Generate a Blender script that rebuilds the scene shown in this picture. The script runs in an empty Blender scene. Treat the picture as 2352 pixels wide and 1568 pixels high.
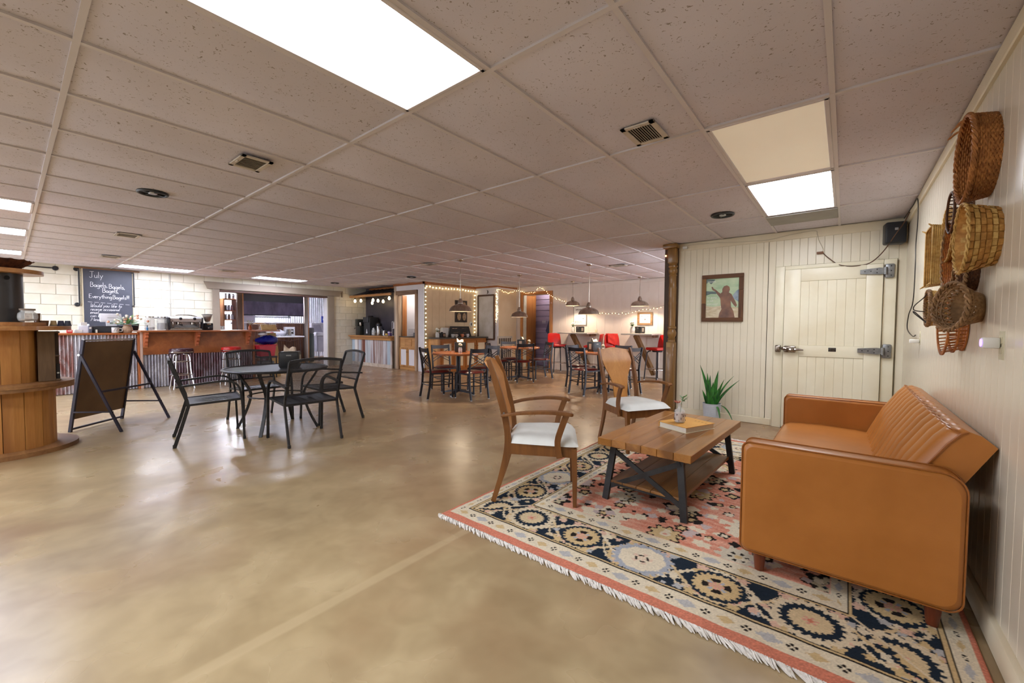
import bpy, bmesh, math, random
import numpy as np
from mathutils import Vector, Matrix
random.seed(7); rng = np.random.default_rng(7)
scene = bpy.context.scene
COL = scene.collection
pi = math.pi
R = math.radians

# ---------------------------------------------------------------- camera
CAMZ, CEIL = 1.229, 2.406
cd = bpy.data.cameras.new('camera'); cam = bpy.data.objects.new('camera', cd); COL.objects.link(cam)
cd.sensor_fit = 'HORIZONTAL'; cd.sensor_width = 36.0; cd.lens = 36.0*941.5/2352
cd.clip_start = 0.05; cd.clip_end = 200
cam.matrix_world = (Matrix.Translation((0, 0, CAMZ)) @ Matrix.Rotation(R(39.08), 4, 'Z') @ Matrix.Rotation(R(90-2.11), 4, 'X') @ Matrix.Rotation(R(0.356), 4, 'Z'))
scene.camera = cam

# ---------------------------------------------------------------- world and exposure
w = bpy.data.worlds.new('world'); scene.world = w; w.use_nodes = True
w.node_tree.nodes['Background'].inputs[0].default_value = (0.86, 0.91, 1.0, 1); w.node_tree.nodes['Background'].inputs[1].default_value = 4.2
scene.view_settings.view_transform = 'Standard'; scene.view_settings.look = 'None'
scene.view_settings.exposure = 0.58; scene.view_settings.gamma = 1.0; scene.view_settings.use_curve_mapping = False
cy = scene.cycles; cy.use_light_tree = False
cy.max_bounces = 5; cy.diffuse_bounces = 3; cy.glossy_bounces = 3; cy.transmission_bounces = 5; cy.transparent_max_bounces = 6
cy.caustics_reflective = False; cy.caustics_refractive = False; cy.sample_clamp_indirect = 6; cy.adaptive_threshold = .06
PANEL = 13.0      # emission of the fluorescent ceiling panels
BARP = 23.0       # emission of the bar-side panels, set stronger and cooler to brighten that side
PEND = 46.0       # watts of the pendant lamps

# ---------------------------------------------------------------- helpers
def srgb(r, g, b):
    f = lambda c: (c/12.92 if c <= .04045 else ((c+.055)/1.055)**2.4)
    return (f(r/255), f(g/255), f(b/255), 1)

class MB:
    def __init__(s): s.v = []; s.f = []
    def add(s, vs, fs):
        o = len(s.v); s.v += [tuple(map(float, p)) for p in vs]; s.f += [tuple(i+o for i in q) for q in fs]; return s
    def box(s, x0, x1, y0, y1, z0, z1):
        vs = [(x, y, z) for x in (x0, x1) for y in (y0, y1) for z in (z0, z1)]
        return s.add(vs, [(0,1,3,2),(4,6,7,5),(0,4,5,1),(2,3,7,6),(0,2,6,4),(1,5,7,3)])
    def obox(s, c, size, M=None):
        M = M or Matrix.Identity(3); hx, hy, hz = [q/2 for q in size]; c = Vector(c)
        vs = [c + M @ Vector((x, y, z)) for x in (-hx, hx) for y in (-hy, hy) for z in (-hz, hz)]
        return s.add(vs, [(0,1,3,2),(4,6,7,5),(0,4,5,1),(2,3,7,6),(0,2,6,4),(1,5,7,3)])
    def beam(s, p, q, wd, hg, up=(0,0,1), wd2=None, hg2=None):
        p = Vector(p); q = Vector(q); d = (q-p).normalized(); up = Vector(up)
        sd = d.cross(up)
        if sd.length < 1e-4: sd = d.cross(Vector((1,0,0)))
        sd.normalize(); u = sd.cross(d).normalized(); vs = []
        for c, a, b in ((p, wd, hg), (q, wd2 or wd, hg2 or hg)):
            for i, j in ((-1,-1),(1,-1),(1,1),(-1,1)): vs.append(c + sd*i*a/2 + u*j*b/2)
        return s.add(vs, [(0,1,2,3),(7,6,5,4),(0,4,5,1),(1,5,6,2),(2,6,7,3),(3,7,4,0)])
    def rbox(s, x0, x1, y0, y1, z0, z1, r=.01, n=2):
        bm = bmesh.new(); bmesh.ops.create_cube(bm, size=1.0)
        for v in bm.verts: v.co = Vector(((x0+x1)/2 + v.co.x*(x1-x0), (y0+y1)/2 + v.co.y*(y1-y0), (z0+z1)/2 + v.co.z*(z1-z0)))
        r = min(r, .49*min(abs(x1-x0), abs(y1-y0), abs(z1-z0)))
        bmesh.ops.bevel(bm, geom=list(bm.edges), offset=r, segments=n, profile=.5, affect='EDGES')
        bm.verts.index_update(); s.add([v.co for v in bm.verts], [[v.index for v in f.verts] for f in bm.faces]); bm.free(); return s
    def sweep(s, pts, prof, up=(0,0,1), closed=False, caps=True, scales=None):
        P = [Vector(p) for p in pts]; n = len(P); m = len(prof); vs = []; up = Vector(up); last = None
        for i in range(n):
            if closed: d = P[(i+1) % n]-P[i-1]
            else: d = P[min(i+1, n-1)]-P[max(i-1, 0)]
            d.normalize(); sd = d.cross(up)
            if sd.length < 1e-3: sd = last if last is not None else d.cross(Vector((1,0,0.01)))
            if last is not None and sd.dot(last) < 0 and closed is None: sd = -sd
            sd = sd.normalized(); last = sd; u = sd.cross(d).normalized(); k = scales[i] if scales else 1
            for a, b in prof: vs.append(P[i] + sd*a*k + u*b*k)
        fs = []
        for i in range(n if closed else n-1):
            j = (i+1) % n
            for k in range(m): l = (k+1) % m; fs.append((i*m+k, i*m+l, j*m+l, j*m+k))
        if caps and not closed: fs.append(tuple(range(m))[::-1]); fs.append(tuple((n-1)*m+k for k in range(m)))
        return s.add(vs, fs)
    def tube(s, pts, r, n=8, closed=False, caps=True):
        P = [Vector(p) for p in pts]; N = len(P); rr = r if isinstance(r, (list, tuple)) else [r]*N
        T = []
        for i in range(N):
            d = (P[(i+1) % N]-P[i-1]) if closed else (P[min(i+1, N-1)]-P[max(i-1, 0)])
            T.append(d.normalized())
        a = T[0].orthogonal().normalized(); vs = []
        for i in range(N):
            a = (a - T[i]*a.dot(T[i]))
            a = a.normalized() if a.length > 1e-6 else T[i].orthogonal().normalized()
            b = T[i].cross(a)
            for k in range(n):
                t = 2*pi*k/n; vs.append(P[i] + (a*math.cos(t)+b*math.sin(t))*rr[i])
        fs = []
        for i in range(N if closed else N-1):
            j = (i+1) % N
            for k in range(n): l = (k+1) % n; fs.append((i*n+k, i*n+l, j*n+l, j*n+k))
        if caps and not closed: fs.append(tuple(range(n))[::-1]); fs.append(tuple((N-1)*n+k for k in range(n)))
        return s.add(vs, fs)
    def cyl(s, p, q, r, n=12, r2=None): return s.tube([p, q], [r, r if r2 is None else r2], n)
    def lathe(s, prof, n=24, c=(0,0,0), M=None, caps=True):
        c = Vector(c); vs = []; m = len(prof)
        for r, z in prof:
            for k in range(n):
                t = 2*pi*k/n; p = Vector((r*math.cos(t), r*math.sin(t), z)); vs.append(c + (M @ p if M else p))
        fs = []
        for i in range(m-1):
            for k in range(n): l = (k+1) % n; fs.append((i*n+k, i*n+l, (i+1)*n+l, (i+1)*n+k))
        if caps:
            if prof[0][0] > 1e-5: fs.append(tuple(range(n))[::-1])
            if prof[-1][0] > 1e-5: fs.append(tuple((m-1)*n+k for k in range(n)))
        return s.add(vs, fs)
    def prism(s, poly, axis, a, b):
        vs = []
        for t in (a, b):
            for p, q in poly: vs.append({'x': (t, p, q), 'y': (p, t, q), 'z': (p, q, t)}[axis])
        m = len(poly); fs = [tuple(range(m)), tuple(range(2*m-1, m-1, -1))]
        for k in range(m): l = (k+1) % m; fs.append((k, m+k, m+l, l))
        return s.add(vs, fs)
    def grid(s, fn, nu, nv, cu=False, cv=False):
        vs = [fn(i/(nu if cu else nu-1), j/(nv if cv else nv-1)) for i in range(nu) for j in range(nv)]; fs = []
        for i in range(nu if cu else nu-1):
            for j in range(nv if cv else nv-1):
                k, l = (i+1) % nu, (j+1) % nv; fs.append((i*nv+j, k*nv+j, k*nv+l, i*nv+l))
        return s.add(vs, fs)
    def ball(s, c, r, n=8, sz=1.0):
        prof = [(max(1e-6, r*math.sin(pi*k/n)), -r*sz*math.cos(pi*k/n)) for k in range(n+1)]
        return s.lathe(prof, max(6, n), c, caps=False)
    def xf(s, M):
        s.v = [tuple(M @ Vector(p)) for p in s.v]; return s
    def mesh(s, name, mat, angle=35):
        me = bpy.data.meshes.new(name); me.from_pydata(s.v, [], s.f); me.update()
        if mat: me.materials.append(mat)
        if angle:
            me.shade_smooth(); me.set_sharp_from_angle(angle=R(angle))
        return me
    def build(s, name, mat, parent=None, loc=None, angle=35, rotz=0):
        o = bpy.data.objects.new(name, s.mesh(name, mat, angle)); COL.objects.link(o)
        if parent is not None: o.parent = parent
        if loc is not None: o.location = loc
        if rotz: o.rotation_euler = (0, 0, rotz)
        return o

def tag(o, label, cat, group=None, kind=None):
    if label: o['label'] = label
    if cat: o['category'] = cat
    if group: o['group'] = group
    if kind: o['kind'] = kind
    return o
def thing(name, label, cat, loc=(0,0,0), rotz=0, group=None):
    o = bpy.data.objects.new(name, None); COL.objects.link(o); o.empty_display_size = .1
    o.location = loc; o.rotation_euler = (0, 0, rotz); return tag(o, label, cat, group)
def struct_empty(name):
    o = bpy.data.objects.new(name, None); COL.objects.link(o); o['kind'] = 'structure'; return o
def struct(o): o['kind'] = 'structure'; return o
def stuff(o): o['kind'] = 'stuff'; return o
def inst(me, name, parent, loc, rot=None, scale=None):
    o = bpy.data.objects.new(name, me); COL.objects.link(o); o.parent = parent; o.location = loc
    if rot: o.rotation_euler = rot
    if scale: o.scale = scale
    return o
def dup(root, loc, rotz, label, group=None, skip=()):
    r = root.copy(); COL.objects.link(r); r.location = loc; r.rotation_euler = (0, 0, rotz); r['label'] = label
    if group: r['group'] = group
    for ch in list(root.children):
        if ch.name.split('.')[0] in skip: continue
        c = ch.copy(); COL.objects.link(c); c.parent = r
        for g in list(ch.children):
            d = g.copy(); COL.objects.link(d); d.parent = c
    return r
def arc(cx, cy, r, a0, a1, n): return [(cx+r*math.cos(R(a0+(a1-a0)*i/n)), cy+r*math.sin(R(a0+(a1-a0)*i/n))) for i in range(n+1)]
def smooth(pts, n=6):
    P = [Vector(p) for p in pts]; out = []
    for i in range(len(P)-1):
        p0, p1, p2, p3 = P[max(i-1,0)], P[i], P[i+1], P[min(i+2,len(P)-1)]
        for k in range(n):
            t = k/n; out.append(.5*((2*p1)+(p2-p0)*t+(2*p0-5*p1+4*p2-p3)*t*t+(3*p1-p0-3*p2+p3)*t**3))
    out.append(P[-1]); return out
def rot3(axis, deg): return Matrix.Rotation(R(deg), 3, axis)

# ---------------------------------------------------------------- materials
def nodes(name):
    m = bpy.data.materials.new(name); m.use_nodes = True; nt = m.node_tree
    return m, nt, nt.nodes['Principled BSDF']
def mixc(nt, fac, a, b, mode='MIX'):
    n = nt.nodes.new('ShaderNodeMix'); n.data_type = 'RGBA'; n.blend_type = mode
    for sock, val in ((n.inputs[0], fac), (n.inputs[6], a), (n.inputs[7], b)):
        if isinstance(val, (int, float)): sock.default_value = val
        elif isinstance(val, tuple): sock.default_value = val
        else: nt.links.new(val, sock)
    return n.outputs[2]
def ramp(nt, src, p0, p1, c0=(0,0,0,1), c1=(1,1,1,1)):
    n = nt.nodes.new('ShaderNodeValToRGB'); n.color_ramp.elements[0].position = p0; n.color_ramp.elements[1].position = p1
    n.color_ramp.elements[0].color = c0; n.color_ramp.elements[1].color = c1; nt.links.new(src, n.inputs[0]); return n.outputs[0]
def mapped(nt, stretch=(1,1,1), coord='Object', loc=(0,0,0)):
    t = nt.nodes.new('ShaderNodeTexCoord'); mp = nt.nodes.new('ShaderNodeMapping'); mp.inputs['Scale'].default_value = stretch; mp.inputs['Location'].default_value = loc
    nt.links.new(t.outputs[coord], mp.inputs[0]); return mp.outputs[0]
def noise(nt, vec, scale, detail=3, rough=.5, dist=0):
    n = nt.nodes.new('ShaderNodeTexNoise'); n.inputs['Scale'].default_value = scale; n.inputs['Detail'].default_value = detail
    n.inputs['Roughness'].default_value = rough; n.inputs['Distortion'].default_value = dist; nt.links.new(vec, n.inputs['Vector']); return n.outputs['Fac']
def bumpit(nt, p, h, strength, dist=.01):
    b = nt.nodes.new('ShaderNodeBump'); b.inputs['Strength'].default_value = strength; b.inputs['Distance'].default_value = dist
    nt.links.new(h, b.inputs['Height']); nt.links.new(b.outputs[0], p.inputs['Normal'])
_mc = {}
def mat(name, col, rough=.5, metal=0, col2=None, vs=6, stretch=(1,1,1), bump=0, bs=60, coat=0, spec=.5, lo=.35, hi=.65, detail=3, dist=0, trans=0, alpha=1, emit=0):
    if name in _mc: return _mc[name]
    m, nt, p = nodes(name); c = srgb(*col)
    p.inputs['Roughness'].default_value = rough; p.inputs['Metallic'].default_value = metal; p.inputs['Specular IOR Level'].default_value = spec
    p.inputs['Coat Weight'].default_value = coat; p.inputs['Transmission Weight'].default_value = trans; p.inputs['Alpha'].default_value = alpha
    p.inputs['Base Color'].default_value = c
    if emit: p.inputs['Emission Color'].default_value = c; p.inputs['Emission Strength'].default_value = emit
    c2 = srgb(*col2) if col2 else tuple(q*.82 for q in c[:3])+(1,)
    v = mapped(nt, stretch); n = noise(nt, v, vs, detail, .55, dist)
    nt.links.new(ramp(nt, n, lo, hi, c, c2), p.inputs['Base Color'])
    if bump: bumpit(nt, p, noise(nt, v, bs, 3), bump, .004)
    _mc[name] = m; return m
def wood(name, col, col2, axis='x', rough=.45, scale=9, coat=0, col3=None, var=.0):
    """grain runs along the axis"""
    if name in _mc: return _mc[name]
    m, nt, p = nodes(name); st = {'x': (.08,1,1), 'y': (1,.08,1), 'z': (1,1,.08)}[axis]
    t = nt.nodes.new('ShaderNodeTexCoord'); oi = nt.nodes.new('ShaderNodeObjectInfo'); ad = nt.nodes.new('ShaderNodeVectorMath'); ad.operation = 'ADD'
    cmb = nt.nodes.new('ShaderNodeCombineXYZ'); mul = nt.nodes.new('ShaderNodeMath'); mul.operation = 'MULTIPLY'; mul.inputs[1].default_value = 13.7
    nt.links.new(oi.outputs['Random'], mul.inputs[0])
    for k in range(3): nt.links.new(mul.outputs[0], cmb.inputs[k])
    nt.links.new(t.outputs['Object'], ad.inputs[0]); nt.links.new(cmb.outputs[0], ad.inputs[1])
    mp = nt.nodes.new('ShaderNodeMapping'); mp.inputs['Scale'].default_value = st; nt.links.new(ad.outputs[0], mp.inputs[0]); v = mp.outputs[0]
    g = noise(nt, v, scale*3, 6, .6, .6); c = ramp(nt, g, .3, .7, srgb(*col), srgb(*col2))
    f = noise(nt, v, scale*22, 2, .5); c = mixc(nt, .35, c, ramp(nt, f, .35, .7, (1,1,1,1), (.72,.68,.62,1)), 'MULTIPLY')
    if col3: c = mixc(nt, ramp(nt, noise(nt, v, scale*.9, 3), .52, .66), c, srgb(*col3))
    if var:
        h = nt.nodes.new('ShaderNodeHueSaturation'); rm = nt.nodes.new('ShaderNodeMapRange'); rm.inputs[3].default_value = 1-var; rm.inputs[4].default_value = 1+var
        nt.links.new(oi.outputs['Random'], rm.inputs[0]); nt.links.new(rm.outputs[0], h.inputs['Value']); nt.links.new(c, h.inputs['Color']); c = h.outputs[0]
    nt.links.new(c, p.inputs['Base Color']); p.inputs['Roughness'].default_value = rough; p.inputs['Coat Weight'].default_value = coat
    bumpit(nt, p, g, .12, .004); _mc[name] = m; return m
def glass(name, col=(235,240,240), rough=.05, alpha=.26):
    """thin clear glass: mostly see-through with a glossy skin"""
    if name in _mc: return _mc[name]
    m, nt, p = nodes(name); p.inputs['Base Color'].default_value = srgb(*col); p.inputs['Roughness'].default_value = rough; p.inputs['Specular IOR Level'].default_value = .8
    p.inputs['Alpha'].default_value = alpha
    n = noise(nt, mapped(nt), 3, 2); nt.links.new(ramp(nt, n, .2, .9, (rough,)*3+(1,), (rough+.04,)*3+(1,)), p.inputs['Roughness'])
    _mc[name] = m; return m
def emitter(name, col, strength, sample=True):
    if name in _mc: return _mc[name]
    m, nt, p = nodes(name); p.inputs['Base Color'].default_value = srgb(*col); p.inputs['Emission Color'].default_value = srgb(*col); p.inputs['Emission Strength'].default_value = strength
    if sample is False: m.cycles.emission_sampling = 'NONE'
    _mc[name] = m; return m
# ================================================================ SETTING
XR, YD, XB, YB = 0.49, 6.05, -12.2, 9.85        # right wall, cooler wall, block wall, far wall
YF = -4.0                                         # unseen rear front, opened for daylight
GX, GY = -0.083, 0.211                            # ceiling grid origin

# ---- floor
def floor_mat():
    m, nt, p = nodes('concrete_floor'); v = mapped(nt)
    big = noise(nt, v, .45, 4, .6, .1); mid = noise(nt, v, 2.2, 3, .5, .3); mot = noise(nt, mapped(nt, (1,1,1), loc=(3,9,0)), 6.5, 2, .5, .4)
    c = ramp(nt, big, .36, .64, srgb(148,127,94), srgb(174,153,115)); c = mixc(nt, ramp(nt, mid, .42, .62, (0,0,0,1), (.75,.75,.75,1)), c, srgb(190,170,132))
    blot = noise(nt, mapped(nt, (1,1,1), loc=(7,3,0)), 1.1, 3, .5, .3); c = mixc(nt, ramp(nt, blot, .48, .68, (0,0,0,1), (.5,.5,.5,1)), c, srgb(146,112,78))
    c = mixc(nt, .5, c, ramp(nt, mot, .36, .66, (1.0,1.0,1.0,1), (.74,.71,.66,1)), 'MULTIPLY')
    # brown stain and warm shade over the dining half, mixed into the colour
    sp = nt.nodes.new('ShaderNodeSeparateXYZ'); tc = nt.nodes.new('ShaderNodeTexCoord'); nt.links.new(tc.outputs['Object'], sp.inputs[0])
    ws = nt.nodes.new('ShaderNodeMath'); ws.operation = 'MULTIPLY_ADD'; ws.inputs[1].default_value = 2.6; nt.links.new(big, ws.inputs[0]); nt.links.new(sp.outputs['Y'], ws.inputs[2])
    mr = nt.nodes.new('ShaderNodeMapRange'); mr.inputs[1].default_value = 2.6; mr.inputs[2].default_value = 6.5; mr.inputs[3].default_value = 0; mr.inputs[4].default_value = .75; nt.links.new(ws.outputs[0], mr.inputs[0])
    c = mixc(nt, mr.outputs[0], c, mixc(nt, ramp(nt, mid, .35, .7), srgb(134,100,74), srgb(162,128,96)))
    # old filled joint crossing the slab
    g = nt.nodes.new('ShaderNodeTexCoord'); s = nt.nodes.new('ShaderNodeSeparateXYZ'); nt.links.new(g.outputs['Object'], s.inputs[0])
    a = nt.nodes.new('ShaderNodeMath'); a.operation = 'SUBTRACT'; nt.links.new(s.outputs['X'], a.inputs[0]); a.inputs[1].default_value = JOINT_X
    b = nt.nodes.new('ShaderNodeMath'); b.operation = 'ABSOLUTE'; nt.links.new(a.outputs[0], b.inputs[0])
    wob = nt.nodes.new('ShaderNodeMath'); wob.operation = 'MULTIPLY_ADD'; wob.inputs[1].default_value = .03; nt.links.new(mid, wob.inputs[0]); nt.links.new(b.outputs[0], wob.inputs[2])
    j = ramp(nt, wob.outputs[0], .036, .05, (1,1,1,1), (0,0,0,1)); jm = mixc(nt, .30, (0,0,0,1), j, 'MIX')
    c = mixc(nt, jm, c, srgb(206,186,148))
    nt.links.new(c, p.inputs['Base Color'])
    nt.links.new(ramp(nt, mid, .3, .7, (.36,)*3+(1,), (.24,)*3+(1,)), p.inputs['Roughness']); p.inputs['Specular IOR Level'].default_value = .55
    return m
JOINT_X = -1.735
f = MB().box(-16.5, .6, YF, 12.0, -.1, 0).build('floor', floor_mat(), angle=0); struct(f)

# ---- ceiling: slab, tiles, tee bars
def tile_mat():
    m, nt, p = nodes('ceiling_tile'); oi = nt.nodes.new('ShaderNodeObjectInfo'); t = nt.nodes.new('ShaderNodeTexCoord'); ad = nt.nodes.new('ShaderNodeVectorMath'); ad.operation = 'ADD'
    nt.links.new(t.outputs['Object'], ad.inputs[0]); nt.links.new(oi.outputs['Location'], ad.inputs[1]); v = ad.outputs[0]
    mp = nt.nodes.new('ShaderNodeMapping'); mp.inputs['Scale'].default_value = (1,1,1); nt.links.new(v, mp.inputs[0])
    base = ramp(nt, noise(nt, v, 1.4, 3), .3, .7, srgb(218,213,222), srgb(206,201,210))
    wv = noise(nt, mp.outputs[0], 55, 2, .4, 1.6); c = mixc(nt, ramp(nt, wv, .66, .70), base, srgb(152,143,140))
    nt.links.new(c, p.inputs['Base Color']); p.inputs['Roughness'].default_value = .92; p.inputs['Specular IOR Level'].default_value = .1
    return m
M_TILE = tile_mat()
M_TEE = mat('tee_bar_paint', (218,212,214), .55, col2=(210,204,206), vs=2)
ceil = struct(MB().box(-16.5, .6, YF, 12.0, CEIL+.03, CEIL+.12).build('ceiling', mat('ceiling_slab', (214,208,204), .9), angle=0))
LIGHTS = {(2,0):1, (0,2):0, (0,3):1, (10,-1):1, (13,-1):1, (17,-1):1, (18,1):1, (18,3):1}
VENTS = {(5,0), (1,1)}
def tile_fn(u, v):
    x = (u-.5)*.598; y = (v-.5)*1.207; s = (1-(2*u-1)**2)*(1-(2*v-1)**4)
    return (x, y, -.017*s+.004*(1-s))
tile_me = MB().grid(tile_fn, 7, 9).mesh('ceiling_tile', M_TILE, 60)
for i in range(-1, 20):
    x1, x0 = GX-.6096*i, GX-.6096*(i+1); x1 = min(x1, XR); x0 = max(x0, XB)
    for j in range(-1, 8):
        y0, y1 = GY+1.2192*j, GY+1.2192*(j+1); y1 = min(y1, YB)
        if (i, j) in LIGHTS: continue
        if y0 >= YD-.05 and x1 > -1.8: continue
        if x1 > -1.85 and y1 > YD: y1 = YD
        if x1-x0 < .05 or y1-y0 < .05: continue
        inst(tile_me, 'ceiling_tile', ceil, ((x0+x1)/2, (y0+y1)/2, CEIL+.004), scale=((x1-x0)/.6096, (y1-y0)/1.2192, 1))
bar_l = MB().box(-.012, .012, -.5, .5, -.003, .02).mesh('tee_bar', M_TEE, 0)
for i in range(0, 20):
    x = GX-.6096*i; yt = YD if x > -1.85 else YB
    inst(bar_l, 'tee_bar', ceil, (x, (yt-1.0)/2, CEIL), scale=(1, yt+1.0, 1))
for j in range(0, 8):
    y = GY+1.2192*j; x1 = XR if y < YD else -2.0
    o = inst(bar_l, 'tee_bar', ceil, ((XB+x1)/2, y, CEIL-.0005), rot=(0,0,pi/2), scale=(1, x1-XB, 1))
struct(MB().box(-16.5, .6, YF, -1.0, CEIL+.002, CEIL+.03).build('ceiling_rear', mat('ceiling_slab', (214,208,204)), angle=0))

MB().rbox(-.688,-.088,5.10,5.53,CEIL-.016,CEIL-.004,.002,1).build('grey_panel', mat('grey_lens', (150,146,138), .5), ceil)

# ---- right wall of painted boards
M_CREAM = mat('cream_gloss_paint', (226,216,196), .22, col2=(214,202,180), vs=2.5, bump=.05, bs=9, spec=.5)
M_CREAM2 = mat('cream_board_paint', (233,225,203), .35, col2=(226,216,190), vs=1.7, bump=.03, bs=14)
M_TRIM = mat('cream_trim_paint', (230,220,194), .4, col2=(220,206,176), vs=2)
M_GROOVE = mat('groove_paint', (220,210,188), .7)
wr = struct(MB().box(XR+.012, XR+.15, YF, YD+.2, 0, CEIL+.03).build('wall_right', M_GROOVE, angle=0))
PW = .0955
pk = MB().rbox(-.012, .006, -PW/2+.0005, PW/2-.0005, 0, CEIL, .0022, 1).mesh('wall_plank', M_CREAM, 30)
y = -1.0
while y < YD-.02:
    w_ = min(PW, YD-y); inst(pk, 'wall_plank', wr, (XR+.009, y+w_/2, 0), scale=(1, w_/PW, 1)); y += PW
struct(MB().rbox(XR-.022, XR+.01, -1.0, YD, CEIL-.075, CEIL, .005, 1).build('trim_1', M_TRIM))
struct(MB().rbox(XR-.026, XR+.01, -1.0, YD, 0, .105, .008, 2).build('baseboard_right', M_TRIM))
# unseen rear front behind the photographer, opened on the left to add daylight
wr2 = struct(MB().box(-16.5, .6, YF-.15, YF, 0, .35).build('wall_rear', mat('rear_wall_paint', (208,202,196), .7), angle=0))
MB().box(-5.2, .6, YF-.15, YF, .35, CEIL+.03).build('wall_panel', mat('rear_wall_paint', (208,202,196)), wr2, angle=0)
for k in range(6):
    MB().box(-16.5+2.1*k, -16.38+2.1*k, YF-.12, YF-.03, .35, CEIL).build('mullion', mat('rear_wall_paint', (208,202,196)), wr2, angle=0)

# ---- cooler wall (faces the camera) with boards and heavy door
wd = struct(MB().box(-1.86, XR+.1, YD+.012, YD+.16, 0, CEIL+.03).build('wall_front', M_GROOVE, angle=0))
DP = .0797
def plank_y(x0, x1, z0, z1, yf, parent, m=M_CREAM2, nm='wall_plank'):
    o = MB().rbox(-(x1-x0)/2+.0006, (x1-x0)/2-.0006, -.007, .012, 0, z1-z0, .0026, 1).build(nm, m, parent, ((x0+x1)/2, yf, z0), 30)
    return o
x = -1.86
while x < -.80:
    plank_y(x, x+DP, .085, 2.31, YD, wd); x += DP
plank_y(x, -.768, .085, 2.31, YD, wd)
x = -.766; plank_y(x, -.69, 0, 2.31, YD-.002, wd); x = -.69
while x < .40:
    plank_y(x, x+DP, 1.985, 2.31, YD, wd); x += DP
plank_y(x, XR, 0, 2.31, YD, wd)
struct(MB().rbox(-1.86, XR, YD-.02, YD+.01, 2.305, CEIL, .005, 1).build('trim_2', M_TRIM))
struct(MB().rbox(-1.86, -.70, YD-.018, YD+.01, 0, .085, .006, 1).build('baseboard_front', M_TRIM))
d1 = struct_empty('door_1')
M_DOOR = mat('cooler_door_paint', (236,229,204), .38, col2=(229,219,190), vs=3, bump=.04, bs=20)
for nm, a in (('frame_jamb', (-.686,-.588,0,1.98)), ('frame_jamb', (.308,.412,0,1.98)), ('frame_head', (-.588,.308,1.935,1.98))):
    MB().rbox(a[0], a[1], YD-.05, YD+.01, a[2], a[3], .006, 2).build(nm, M_DOOR, d1)
slab = MB().rbox(-.583, .303, YD-.075, YD-.005, .02, 1.93, .012, 3).build('door_slab', M_DOOR, d1)
for a in ((-.583,-.425,.02,1.93), (.165,.303,.02,1.93), (-.425,.165,1.785,1.93), (-.425,.165,.895,1.027), (-.425,.165,.02,.16)):
    MB().rbox(a[0], a[1], YD-.09, YD-.07, a[2], a[3], .004, 2).build('door_rail', M_DOOR, slab)
for z0, z1 in ((.16,.895), (1.027,1.785)):
    n = 7
    for k in range(n):
        xa = -.425+.59*k/n; MB().rbox(xa+.0003, xa+.59/n-.0003, YD-.081, YD-.07, z0, z1, .003, 1).build('door_board', M_DOOR, slab)
M_STEEL = mat('grey_cast_metal', (150,152,152), .38, .85, col2=(128,130,132), vs=20)
M_CHROME = mat('worn_chrome', (176,168,158), .22, 1, col2=(120,108,96), vs=30)
M_NICKEL = mat('brushed_nickel', (196,186,174), .22, 1, col2=(164,152,140), vs=14, stretch=(1,1,.2))
for zc in (1.85, .985):
    h = MB().prism([(.112,zc-.022),(.112,zc+.022),(.27,zc+.036),(.315,zc+.03),(.315,zc-.03),(.27,zc-.036)], 'y', YD-.115, YD-.09)
    ho = h.build('strap_hinge', M_STEEL, d1)
    MB().rbox(.318,.392,YD-.085,YD-.045,zc-.075,zc+.075,.012,2).build('hinge_plate', M_STEEL, ho)
    MB().cyl((.318,YD-.1,zc-.04),(.318,YD-.1,zc+.04),.017,12).build('hinge_barrel', M_STEEL, ho)
    mb = MB()
    for bx, bz in ((.15,0),(.2,0),(.25,.018),(.25,-.018),(.365,.05),(.365,-.05),(.365,0)): mb.cyl((bx,YD-.121 if bx<.3 else YD-.09,zc+bz),(bx,YD-.08,zc+bz),.006,8)
    mb.build('bolt', mat('dark_bolt', (60,60,62), .5, .6), ho)
hd = MB().sweep(smooth([(-.60,YD-.13,.975),(-.56,YD-.135,.985),(-.50,YD-.14,.968),(-.44,YD-.135,.975),(-.375,YD-.13,.972)],5), [(.02*math.cos(a*pi/4), .017*math.sin(a*pi/4)) for a in range(8)], scales=[.7+.55*abs(math.sin(k*.5)) if k<13 else max(.5,1.2-.1*(k-12)) for k in range(21)]).build('latch_handle', M_CHROME, d1)
MB().rbox(-.575,-.45,YD-.125,YD-.088,.935,1.015,.015,3).build('latch_body', M_CHROME, hd)
MB().rbox(-.665,-.605,YD-.1,YD-.045,.935,1.02,.014,3).build('latch_keeper', M_CHROME, hd)
bd = MB().rbox(-.145,-.075,YD-.094,YD-.088,.962,1.006,.006,2).build('badge', mat('black_enamel', (30,30,32), .3), d1)
MB().tube([(-.11+.03*math.cos(a*pi/8), YD-.095, .984+.013*math.sin(a*pi/8)) for a in range(16)], .0025, 6, closed=True).build('badge_ring', M_CHROME, bd)
mb = MB()
for k in range(4): mb.rbox(-.13+k*.011, -.123+k*.011, YD-.0965, YD-.094, .978+.002*(k%2), .990, .001, 1)
mb.build('badge_lettering', M_CHROME, bd)

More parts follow.
